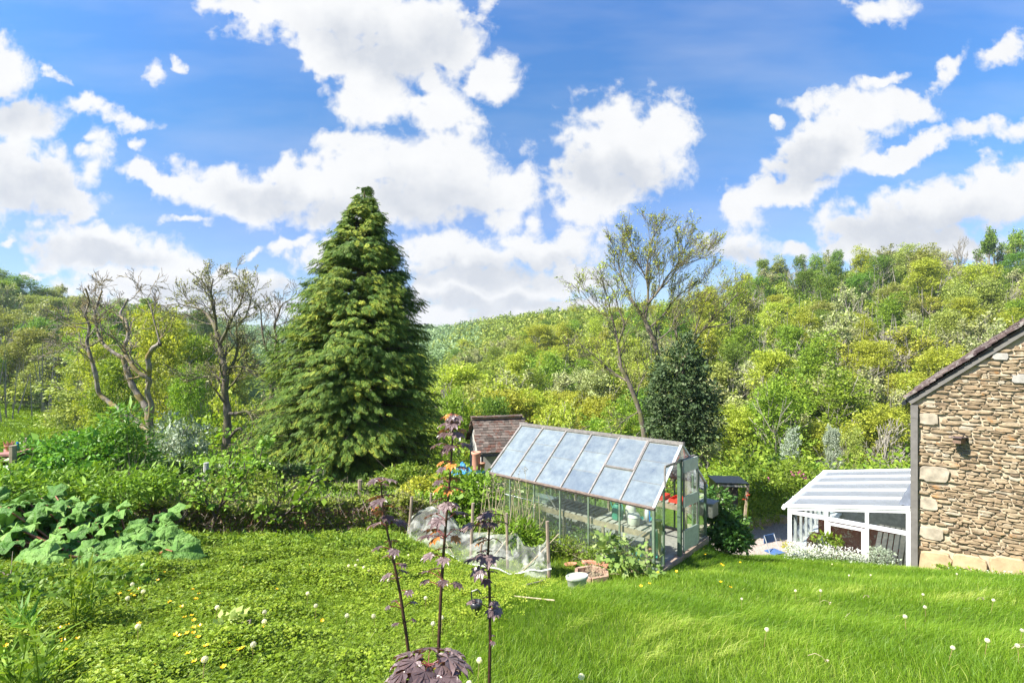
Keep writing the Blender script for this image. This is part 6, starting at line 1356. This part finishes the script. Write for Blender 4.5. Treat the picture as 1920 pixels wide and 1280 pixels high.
m.build('body', mat('stained_white', tubm), t, True); m = MB(); m.lathe([(.146, .18), (0, .185)], k=26, sy=.62); m.build('soil', plain('pale_soil', (.42, .38, .33), .9), t)
p = gp(1070, 1062); t = thing('broken_pot', 'broken terracotta saucer lying in grass behind the brick planter', 'plant pot', tuple(p), .2); m = MB(); m.lathe([(0, .01), (.11, .02), (.14, .07), (.125, .07), (.1, .035), (0, .03)], k=18, sy=.5); m.build('body', M_terra, t, True)
for k, (px, py, lb) in enumerate(((1120, 1060, 'brown clay rubble piece behind the brick planter'), (1095, 1048, 'brown fallen pot shard near the net stake'))):
    p = gp(px, py); m = MB(); rough_block(m, (0, 0, 0), (.22, .12, .12)); o = m.build('rubble', M_stake); o.location = p; tag(o, lb, 'rubble')
# small dark garden ornament between the maple stems
p = gp(893, 1165); t = thing('metal_plant_stand', 'small dark metal cup on a stand among the grass between maple stems', 'garden ornament', tuple(p)); m = MB(); m.tube([(0, 0, 0), (0, 0, .13)], .008, 6); m.tube([(-.04, 0, .12), (-.04, 0, .27)], .006, 5); m.build('stem', M_black, t); m = MB(); m.lathe([(0, .1), (.05, .11), (.055, .18), (.048, .18), (.04, .12), (0, .12)], k=14); m.build('cup', M_black, t, True); m = MB(); m.tube([(-.04, 0, .27), (.01, 0, .29), (.04, 0, .25)], .006, 5); m.build('handle', M_black, t)

# ================================================================== TABLE AND POSTS AT THE LEFT EDGE
TY = 9.6; p = Wp(-20, 858, TY); t = thing('picnic_table', 'weathered red topped garden table cut off by the left edge', 'table', tuple(p - [0, 0, 0]), .1)
M_redw = plain('faded_red_wood', (.32, .15, .13), .8, 0, .3, 8, .3); M_tealw = plain('faded_teal_board', (.2, .36, .36), .7, 0, .25, 8, .2)
m = MB(); m.box((0, 0, .0), (1.1, .5, .05)); m.box((0, .02, .09), (1.1, .55, .04)); m.build('table_top', M_redw, t)
m = MB(); m.box((-.2, -.2, -.13), (1.0, .12, .10)); m.build('apron', M_tealw, t)
for s in (-1, 1):
    m = MB(); m.bar((s * .28, 0, -.1), (s * -.05 + .1, 0, -.95), .05, .05, up=(0, 1, 0)); m.build('leg', M_black, t)
m = MB(); m.box((-.1, .2, -.62), (1.2, .5, .05)); m.build('seat', M_redw, t)
gpole('fence_post', 'square dark timber post beside the red topped table at left', 'post', 24, 836, 9.3, .055, M_timber, 0)
p = Wp(17, 848, 9.7); t = thing('carved_ornament', 'small reddish crown shaped ornament standing on the red table', 'ornament', tuple(p + [0, 0, -.03])); m = MB(); m.lathe([(0, 0), (.06, 0), (.05, .1), (.075, .16), (.06, .2), (.055, .16), (0, .14)], k=12); m.build('body', M_terra, t); m = MB()
for k in range(7): a = k * .9; m.tube([(.055 * cos(a), .055 * sin(a), .15), (.085 * cos(a), .085 * sin(a), .25)], [.012, .004], 5)
m.build('points', M_terra, t)
p = Wp(33, 845, 9.75); t = thing('teal_bottle', 'teal plastic bottle behind the square post at left', 'bottle', tuple(p + [0, 0, -.1])); m = MB(); m.lathe([(0, 0), (.035, 0), (.035, .16), (.015, .21), (.015, .24), (0, .24)], k=12); m.build('body', M_wcan, t, True); m = MB(); m.lathe([(0, .24), (.018, .24), (.018, .27), (0, .27)], k=10); m.build('cap', M_bluep, t)

# ================================================================== GROUND COVER, GRASS, FLOWERS
r_ = np.random.default_rng(141)
def bound(Y): return np.interp(Y, [1, 3.3, 5, 8, 9.5, 11], [-1.3, -.95, -.35, .45, .9, 1.2])
def field(n, x0, x1, y0, y1, p=1.0):
    # density falling off as 1/Y**p
    u = r_.random(n); Y = (y0 ** (2 - p) + u * (y1 ** (2 - p) - y0 ** (2 - p))) ** (1 / (2 - p)) if p != 2 else y0 * (y1 / y0) ** u
    return (r_.random(n) * (x1 - x0) + x0) * Y, Y
def inhouse(X, Y):
    lx = (X - 2.695) * .66 + (Y - 9.74) * .75; ly = -(X - 2.695) * .75 + (Y - 9.74) * .66; a = (lx > -.04) & (lx < 2.66) & (ly > -.04) & (ly < 4.44)
    hx = (X - 9.97) * .75 - (Y - 12.8) * .66; hy = (X - 9.97) * .66 + (Y - 12.8) * .75; return a | ((hy > -.03) & (hx > -2.95))
# leafy mat on the left
TRI_v = []; TRI_f = []
for a in (0, 2.09, 4.19):
    for b, l in ((-.5, .8), (0, 1), (.5, .8)):
        d = np.array([cos(a + b), sin(a + b)]); s = np.array([-d[1], d[0]]); i = len(TRI_v); c0 = np.array([cos(a), sin(a)]) * .25
        TRI_v += [[*(c0), .0], [*(c0 + d * l * .4 + s * .17), .05], [*(c0 + d * l * .8), -.10], [*(c0 + d * l * .4 - s * .17), .05]]; TRI_f.append([i, i + 3, i + 2, i + 1])
TRI = (np.array(TRI_v), np.array(TRI_f))
X, Y = field(300000, -1.5, .35, 2.2, 13.0, 1.0)
keep = (X < bound(Y) + r_.normal(0, .22, len(X))) & ~inhouse(X, Y) & ~((Y > 10.2) & (X > -2)); X, Y = X[keep], Y[keep]; n = len(X)
big_ = np.clip(.5 + .5 * np.sin(X * 2.1 + 1) * np.sin(Y * 1.7) + r_.normal(0, .2, n), 0, 1)
mnd = np.sin(X * 3.7 + 1.5 * np.sin(Y * 2.3)) * np.sin(Y * 4.1 + 1.2 * np.sin(X * 2.9)) + .6 * np.sin(X * 8.3 + Y * 3.1) * np.sin(Y * 7.7 - X * 2.2); lft = sst(.4, -2.4, X - bound(Y) * 0)
P = np.stack([X, Y, G(X, Y) + .015 + (r_.random(n) ** .8) * (.05 + .04 * big_ + (.025 + .07 * lft) * np.clip(mnd, -.35, 1.2))], 1); m = MB(); Rm = basis(r_.normal(0, .35, (n, 3)) + [0, 0, 1], r_.normal(0, 1, (n, 3)))
patch = .5 + .5 * np.sin(X * .9 + 2) * np.cos(Y * .8 + 1)
m.stamp(TRI[0], TRI[1], P, Rm, r_.uniform(.012, .030, n) * (1 + .05 * Y) * (1 + .35 * lft), np.clip(.2 * patch - .15 * lft + .10 * np.clip(mnd, -1, 1) + .2 + r_.random(n) * .6, 0, 1))
M_cover = leafmat('buttercup_leaf', (.09, .17, .008), (.24, .34, .02), (.46, .52, .06), .3, .5)
tag(m.build('ground_cover_leaves', M_cover), 'low mat of creeping leafy ground cover over the left of garden', 'ground cover', kind='stuff')
# grass
M_grass = leafmat('grass_blade', (.09, .18, .01), (.20, .31, .02), (.50, .54, .13), .35, .45)
def grass(name, label, n, x0, x1, y0, y1, cond, h0, w0, seed, mt=M_grass, streak=True):
    X, Y = field(n, x0, x1, y0, y1, 1.0); k = cond(X, Y) & ~inhouse(X, Y); X, Y = X[k], Y[k]; n = len(X); g0 = G(X, Y)
    q1 = np.sin(X * 1.7 + .9 * Y + 1.6 * np.sin(Y * .8 - X)) + np.sin(-X * 1.1 + 1.9 * Y + 2.0 * np.sin(X * .9)) + .6 * np.sin(X * 4.3 - Y * 2.1) + .6 * np.sin(X * 3.1 + Y * 4.9)
    st = .6 * np.clip(q1 / 2.2, 0, 1) ** 1.3 if streak else np.zeros(n)
    if streak:                                         # paler wind-laid drifts
        for cx_, cy_, a_, l_, w2 in ((1.25, 4.3, 1.1, .9, .10), (1.55, 4.6, .8, .8, .09), (1.0, 3.7, 1.25, .6, .09), (1.75, 4.1, .6, .8, .08), (2.1, 5.0, .9, .9, .10), (1.45, 3.6, .9, .5, .07), (.6, 4.6, 1.3, .6, .08), (4.4, 7.0, .7, 1.2, .2), (5.5, 6.2, .5, 1.0, .2)):
            dx_, dy_ = X - cx_, Y - cy_; u1 = dx_ * cos(a_) + dy_ * sin(a_); u2 = -dx_ * sin(a_) + dy_ * cos(a_) + .12 * np.sin(u1 * 4); st = np.maximum(st, np.exp(-(u1 / l_) ** 2 * 2 - (u2 / w2) ** 2))
    h = h0 * np.exp(r_.normal(0, .3, n)) * (1 + .5 * st); w_ = w0 * (.6 + .14 * Y) * r_.uniform(.7, 1.3, n)
    la = r_.random(n) * 2 * pi; ld = np.stack([np.cos(la), np.sin(la)], 1) * (.28 + .3 * r_.random(n))[:, None] + np.stack([.55 * st + .15 + .25 * np.sin(X * .8 + Y), -.25 * st - .1 + .2 * np.sin(Y * .9)], 1)
    a = r_.random(n) * 2 * pi; sx_, sy_ = np.cos(a) * w_, np.sin(a) * w_; B = np.stack([X, Y, g0 - .01], 1); sd_ = np.stack([sx_, sy_, 0 * sx_], 1)
    M1 = B + np.stack([ld[:, 0] * h * .35, ld[:, 1] * h * .35, h * .55], 1); T = B + np.stack([ld[:, 0] * h * 1.05, ld[:, 1] * h * 1.05, h * (1 - .25 * np.hypot(ld[:, 0], ld[:, 1]))], 1)
    v = np.stack([B - sd_, B + sd_, M1 + sd_ * .75, M1 - sd_ * .75, T + sd_ * .12, T - sd_ * .12], 1); i = np.arange(n)[:, None] * 6; f = np.concatenate([i + np.array([[0, 1, 2, 3]]), i + np.array([[3, 2, 4, 5]])])
    tt = np.clip(r_.random(n) * .5 + st * .42 + .16 * np.sin(X * .7 + 1) * np.cos(Y * .5) + .1 * np.sin(X * 2.7 + Y) + .5 * (r_.random(n) < .05) - .14 * sst(1.5, 4.5, X) + .10 * sst(2.2, .6, X), 0, 1)
    m = MB(); m.add(v.reshape(-1, 3), f, np.repeat(tt, 6) + np.tile([0, 0, .05, .05, .15, .15], n)); return tag(m.build(name, mt), label, 'grass', kind='stuff')
grass('lawn_grass', 'long bright green lawn grass across the right of the garden', 560000, -.55, 1.65, 2.3, 16.5, lambda X, Y: (X > bound(Y) - np.abs(r_.normal(0, .25, len(X)))) & ~((X < 2.2) & (Y > 10.0)) , .075, .0015, 1)
grass('left_grass', 'thin grass growing through the leafy ground cover', 260000, -1.5, .3, 2.2, 10, lambda X, Y: X < bound(Y), .10, .0011, 2, streak=False)
M_mead = leafmat('meadow_blade', (.13, .24, .015), (.24, .38, .02), (.36, .48, .04), .3)
grass('meadow_grass', 'short pasture grass on the sloping meadow at far left', 60000, -1.15, -.78, 30, 62, lambda X, Y: X < 1e9, .13, .012, 3, M_mead, False)
grass('rough_grass', 'rough tufted grass around hedge and net at back of the lawn', 40000, -.75, .12, 8.5, 15, lambda X, Y: X < bound(Y) + .6, .13, .0022, 4, streak=False)
# flowers: buttercups
def flower_proto():
    t = thing('buttercup', 'small yellow buttercup flower in the leafy ground cover', 'flower', (0, 0, 0), 0, 'buttercups scattered over the garden'); m = MB(); m.tube([(0, 0, 0), (.004, .002, .07), (0, 0, .145)], [.0016, .0014, .0012], 5); m.build('stem', M_weed, t)
    m = MB()
    for k in range(5):
        a = k * 2 * pi / 5; d = np.array([cos(a), sin(a), 0]); s = np.array([-sin(a), cos(a), 0]); c = np.array([0, 0, .145]); m.add([c, c + d * .010 + s * .0075 + [0, 0, .006], c + d * .017 + [0, 0, .012], c + d * .010 - s * .0075 + [0, 0, .006]], np.array([[0, 3, 2, 1]]))
    m.build('petals', plain('buttercup_yellow', (.85, .50, .008), .35, 0, .1), t); return t
fp = flower_proto()
BC = [(186, 1090), (103, 1112), (212, 1122), (228, 1130), (240, 1128), (252, 1133), (242, 1138), (140, 1135), (161, 1127), (271, 1118), (300, 1103), (305, 1090), (311, 1070), (351, 1125), (371, 1135), (373, 1142), (360, 1143), (342, 1155), (330, 1139), (256, 1194), (121, 1198), (132, 1196), (116, 1226), (124, 1224), (148, 1223), (115, 1240), (126, 1245), (155, 1261), (8, 1222), (14, 1226), (347, 1183), (352, 1181), (366, 1182), (386, 1192), (348, 1204), (361, 1202), (366, 1208), (341, 1217), (366, 1222), (356, 1214), (430, 1210), (437, 1212), (426, 1236), (393, 1241), (361, 1256), (388, 1258), (375, 1271), (305, 1273), (424, 1276), (452, 1250), (465, 1244), (495, 1200), (436, 1198), (460, 1075), (510, 1122), (583, 1070), (600, 1060), (601, 1172), (57, 1215), (30, 1250), (1390, 1068), (1355, 1075), (1354, 1072), (1272, 1083), (1318, 1042), (1325, 1053), (1214, 1119), (1202, 1119), (1355, 1113), (1361, 1123), (1238, 1092)]
NB_ = 61
for i, (px, py) in enumerate(BC):
    o = fp if i == 0 else copy_tree(fp); g = gp(px, py + 22 * 2.6 / max(2.6, gp(px, py)[1])); sc = .95 if i < len(BC) - 12 else 1.4
    o.location = g; o.rotation_euler = (r_.normal(0, .18), r_.normal(0, .18), r_.random() * 6); o.scale = (sc,) * 3
    if i >= len(BC) - 12: o['label'] = 'yellow dandelion like flower in the lawn near the greenhouse door'; o['group'] = 'yellow flowers near the greenhouse door'
# small yellow specks in the middle ground
def dand_proto():
    t = thing('dandelion_clock', 'white dandelion seed head on a thin stalk in the garden', 'flower', (0, 0, 0), 0, 'dandelion seed heads'); m = MB(); m.tube([(0, 0, 0), (.006, 0, .1), (0, 0, .2)], [.0024, .0022, .002], 5); m.build('stalk', plain('pinkish_stalk', (.3, .2, .1), .6), t)
    r = np.random.default_rng(5); n = 210; u = r.normal(0, 1, (n, 3)); u /= np.linalg.norm(u, axis=1)[:, None]; m = MB(); m.stamp(KITE[0], KITE[1], np.array([0, 0, .205]) + u * .011, basis(r.normal(0, 1, (n, 3)), u), np.stack([np.full(n, .011), np.full(n, .012), np.full(n, .011)], 1), r.random(n)); m.stamp(KITE[0], KITE[1], np.array([0, 0, .205]) + u * .021, basis(u, r.normal(0, 1, (n, 3))), np.full(n, .007), r.random(n))
    m.build('seed_head', leafmat('seed_white', (.8, .8, .78), (.9, .9, .88), None, .5), t); m = MB(); m.lathe([(0, .198), (.005, .202), (0, .21)], k=6); m.build('centre', M_timber, t); return t
dp = dand_proto()
DC = [(245, 1092), (265, 1105), (232, 1118), (405, 1130), (577, 1108), (591, 1132), (495, 1144), (497, 1156), (378, 1238), (474, 1203), (653, 1057), (669, 1057), (674, 1045), (687, 1060), (690, 1065), (725, 1084), (650, 1148), (704, 1149), (797, 1117), (814, 1162), (830, 1155), (897, 1232), (873, 1270), (1086, 1261), (1433, 1172), (1701, 1152), (1845, 1188), (1778, 1196), (1735, 1133), (1560, 1052), (766, 1032), (256, 1170), (1590, 1074), (1632, 1072), (1493, 1103), (1537, 1105), (1391, 1116), (1728, 1106), (1858, 1118), (1910, 1197), (1910, 1166), (1793, 1071)]
for i, (px, py) in enumerate(DC):
    o = dp if i == 0 else copy_tree(dp); g = gp(px, py); d = g[1]; 
    for _ in range(2): g = gp(px, py + .20 * F / g[1] * .92)
    o.location = g; o.rotation_euler = (r_.normal(0, .08), r_.normal(0, .1), r_.random() * 6); o.scale = (.78,) * 3 if i < 24 else (r_.uniform(.6, .8),) * 3
# white flowers in front of the conservatory
r2 = np.random.default_rng(151); wf = thing('white_flower_bed', 'mass of small white flowers in front of the conservatory', 'flower bed', tuple(gp(1540, 1046))); wb_ = np.array(wf.location)
def near_con(u, w_, h): x = -2.75 + u * 2.6; y = -.12 - w_; X_ = 9.97 + x * cos(HA) - y * sin(HA); Y_ = 12.8 + x * sin(HA) + y * cos(HA); return np.stack([X_, Y_, G(X_, Y_) + h], -1) - wb_
n = 2600; u = r2.beta(1.3, 1.7, n); P = near_con(u, r2.random(n) * .6, r2.random(n) * (.34 - .12 * u)); m = MB(); leaves(m, P, .035, r2, (0, -.3, .6), 1); m.build('foliage', M_lc['silver'], wf)
n = 1500; u = r2.beta(1.3, 1.9, n) ; P = near_con(u * .85, r2.random(n) * .55, .12 + r2.random(n) * (.34 - .12 * u)); m = MB(); leaves(m, P, .03, r2, (0, -.5, .8), 1.4, sv=.2); m.build('flowers', leafmat('white_petal', (.75, .75, .72), (.85, .85, .82), None, .3), wf)
bush('lavender_bush', 'pale grey green bush at foot of the conservatory beside house', 'plant', gp(1650, 1058), [lump_px(1650, 1040, 12.9, 18, 16)], 130, 9, .035, .035, M_lc['silver'], 152, .4, 4)
bush('leafy_plant', 'small bright leafy plant behind the white flowers', 'plant', gp(1545, 1045), [lump_px(1540, 1008, 13.8, 16, 8), lump_px(1565, 1012, 13.6, 14, 9)], 50, 8, .04, .07, M_weed, 153, .4, 3)
bush('bronze_plant', 'small bronze leaved plant at the conservatory corner post', 'plant', gp(1477, 1040), [lump_px(1477, 1024, 14.6, 9, 9)], 40, 8, .03, .04, M_yel, 154, .4, 3)
bush('verge_plants', 'green and white weeds along the foot of the stone wall', 'plant', on(10.9, 11.6), [(np.array([9.97 + q_ * .75 - .25 * .66, 12.8 - q_ * .66 - .25 * .75, float(G(9.97 + q_ * .75 - .16, 12.8 - q_ * .66 - .19)) + .05]), (.22, .14, .12)) for q_ in (.7, .9, 1.2, 1.4, 1.6, 1.8, 2.0, 2.2)], 260, 9, .04, .045, M_weed, 155, .3, 4)
n = 60; P = np.stack([r2.uniform(1770, 1920, n), r2.uniform(1068, 1090, n)], 1); vp_ = bpy.data.objects['verge_plants']; q_ = r2.uniform(.6, 2.3, n); X_ = 9.97 + q_ * .75 - .25 * .66; Y_ = 12.8 - q_ * .66 - .25 * .75; m = MB(); leaves(m, np.stack([X_, Y_, G(X_, Y_) + r2.uniform(.1, .2, n)], 1) - np.array(vp_.location), .04, r2, (0, -.5, .8), 1.4); m.build('flowers', bpy.data.materials['white_petal'], vp_)
for px, py, lb in ((1475, 897, 'pink'), (1496, 888, 'pink')): pass
rb_ = bpy.data.objects['rose_bush']; m = MB(); P = np.array([Wp(a, b, 20.0 + c) for a, b, c in ((1489, 889, .6), (1500, 888, .8), (1503, 893, .6), (1495, 884, .9), (1442, 898, -.4), (1512, 895, .8))]); P = np.repeat(P, 8, 0) + r2.normal(0, .04, (48, 3)); leaves(m, P - np.array(rb_.location), .07, r2, (0, -.8, .4), 1.4); m.build('blossom', leafmat('pink_petal', (.6, .08, .3), (.7, .2, .45), None, .2), rb_)
p = onp(1402, 16.8); t = thing('red_flower', 'bright red flowers on stems at edge of gravel patio', 'flower', tuple(p)); q = Wp(1402, 925, 16.8) - p; m = MB(); m.tube([(0, 0, 0), q / 2, q], .006, 5); m.build('stem', M_weed, t); m = MB(); leaves(m, q + r2.normal(0, .02, (10, 3)), .035, r2, (0, -.8, .4), 1.4); leaves(m, q + np.array([-.1, 0, -.18]) + r2.normal(0, .02, (7, 3)), .03, r2, (0, -.8, .4), 1.4); m.build('petals', leafmat('red_petal', (.55, .02, .02), (.7, .04, .03), None, .2), t)
# tall leafy weeds bottom left
r3 = np.random.default_rng(161)
def weed(label, px, ptop, Y, n, seed, hue=M_weed, ll=.10):
    r = np.random.default_rng(seed); b = onp(px, Y); t = thing('tall_weed', label, 'plant', tuple(b)); m = MB(); lf = MB()
    for k in range(n):
        T = Wp(px + r.normal(0, 14), ptop + abs(r.normal(0, 18)), Y + r.normal(0, .12)) - b; s0 = r.normal(0, .04, 3) * [1, 1, 0]; Q = [s0, s0 * .5 + T * .5 + r.normal(0, .02, 3), T]; m.tube(Q, [.004, .003, .0015], 5)
        kk = 26; u = r.random(kk); P = np.where(u[:, None] < .5, Q[0] + (Q[1] - Q[0]) * u[:, None] * 2, Q[1] + (Q[2] - Q[1]) * (u[:, None] - .5) * 2); d = r.normal(0, 1, (kk, 3)); d[:, 2] = np.abs(d[:, 2]) * .6 + .9; leaves(lf, P, ll, r, (0, 0, .3), .26, d=d)
    m.build('stem', M_weed, t); lf.build('foliage', hue, t)
weed('tall upright narrow leaved weed left of the buttercups', 150, 1055, 3.7, 5, 1); weed('tall narrow leaved weed just below the rhubarb leaves', 176, 1062, 3.9, 4, 2)
weed('blurred tall weed in the bottom left corner', 60, 1180, 2.5, 5, 3, M_weed, .09); weed('spiky green weed at bottom left beside the corner weed', 100, 1190, 2.7, 4, 4, M_weed, .085)
weed('narrow green weed at the left frame edge', 12, 1200, 2.7, 4, 5, M_weed, .09)
weed('slim dark weed standing before the left of the leafy ground cover', 40, 1140, 3.6, 5, 6, M_nettle, .10)
bush('pale_leaved_weed', 'pale yellow green leafy weed in the buttercup patch', 'plant', gp(420, 1200), [(gp(420, 1195) + [0, 0, .07], (.09, .09, .05))], 16, 7, .025, .05, leafmat('paleweed', (.35, .42, .08), (.5, .56, .2), None, .3), 171, .3, 2)

# ================================================================== HAZE
hz = MB(); hz.box((0, 640, -5), (2600, 1500, 100)); hm = bpy.data.materials.new('haze_mat'); hm.use_nodes = True; hn = hm.node_tree; hn.nodes.clear()
ho = N(hn, 'ShaderNodeOutputMaterial'); hv = N(hn, 'ShaderNodeVolumePrincipled'); hv.inputs['Color'].default_value = (.75, .85, 1, 1); hv.inputs['Density'].default_value = .00024; hv.inputs['Anisotropy'].default_value = .3
hn.links.new(hv.outputs[0], ho.inputs['Volume']); tag(hz.build('haze', hm), 'thin blue summer haze filling the valley', 'haze', kind='stuff')

# dry curled stems lying in the lawn
r5 = np.random.default_rng(201)
for px, py, l_, lb in ((1537, 1140, .10, 'curled dry stem lying in lawn, nearest the middle of the grass'), (1618, 1132, .09, 'short dry stem arching in the lawn right of the curled one'), (1598, 1166, .10, 'dry bent stem in the lawn below the arching one'), (1829, 1138, .13, 'thin straight dry stem at the right of the lawn'), (1515, 1250, .10, 'dry seed stalk in the lawn close to the bottom of photo'), (1897, 1236, .11, 'upright dry stalk near the bottom right corner')):
    g = gp(px, py); t = thing('dry_stem', lb, 'twig', tuple(g)); m = MB(); a = r5.random() * 6; d = np.array([cos(a), sin(a), 0]); m.tube([(0, 0, .07), d * l_ * .4 + [0, 0, .10], d * l_ * .8 + [0, 0, .095], d * l_ + [0, 0, .07]], [.002, .002, .0018, .0015], 5); m.build('stalk', M_cane, t); m = MB(); leaves(m, d * l_ + [0, 0, .07] + r5.normal(0, .006, (6, 3)), .018, r5, (0, 0, .5)); m.build('husk', M_cane, t)
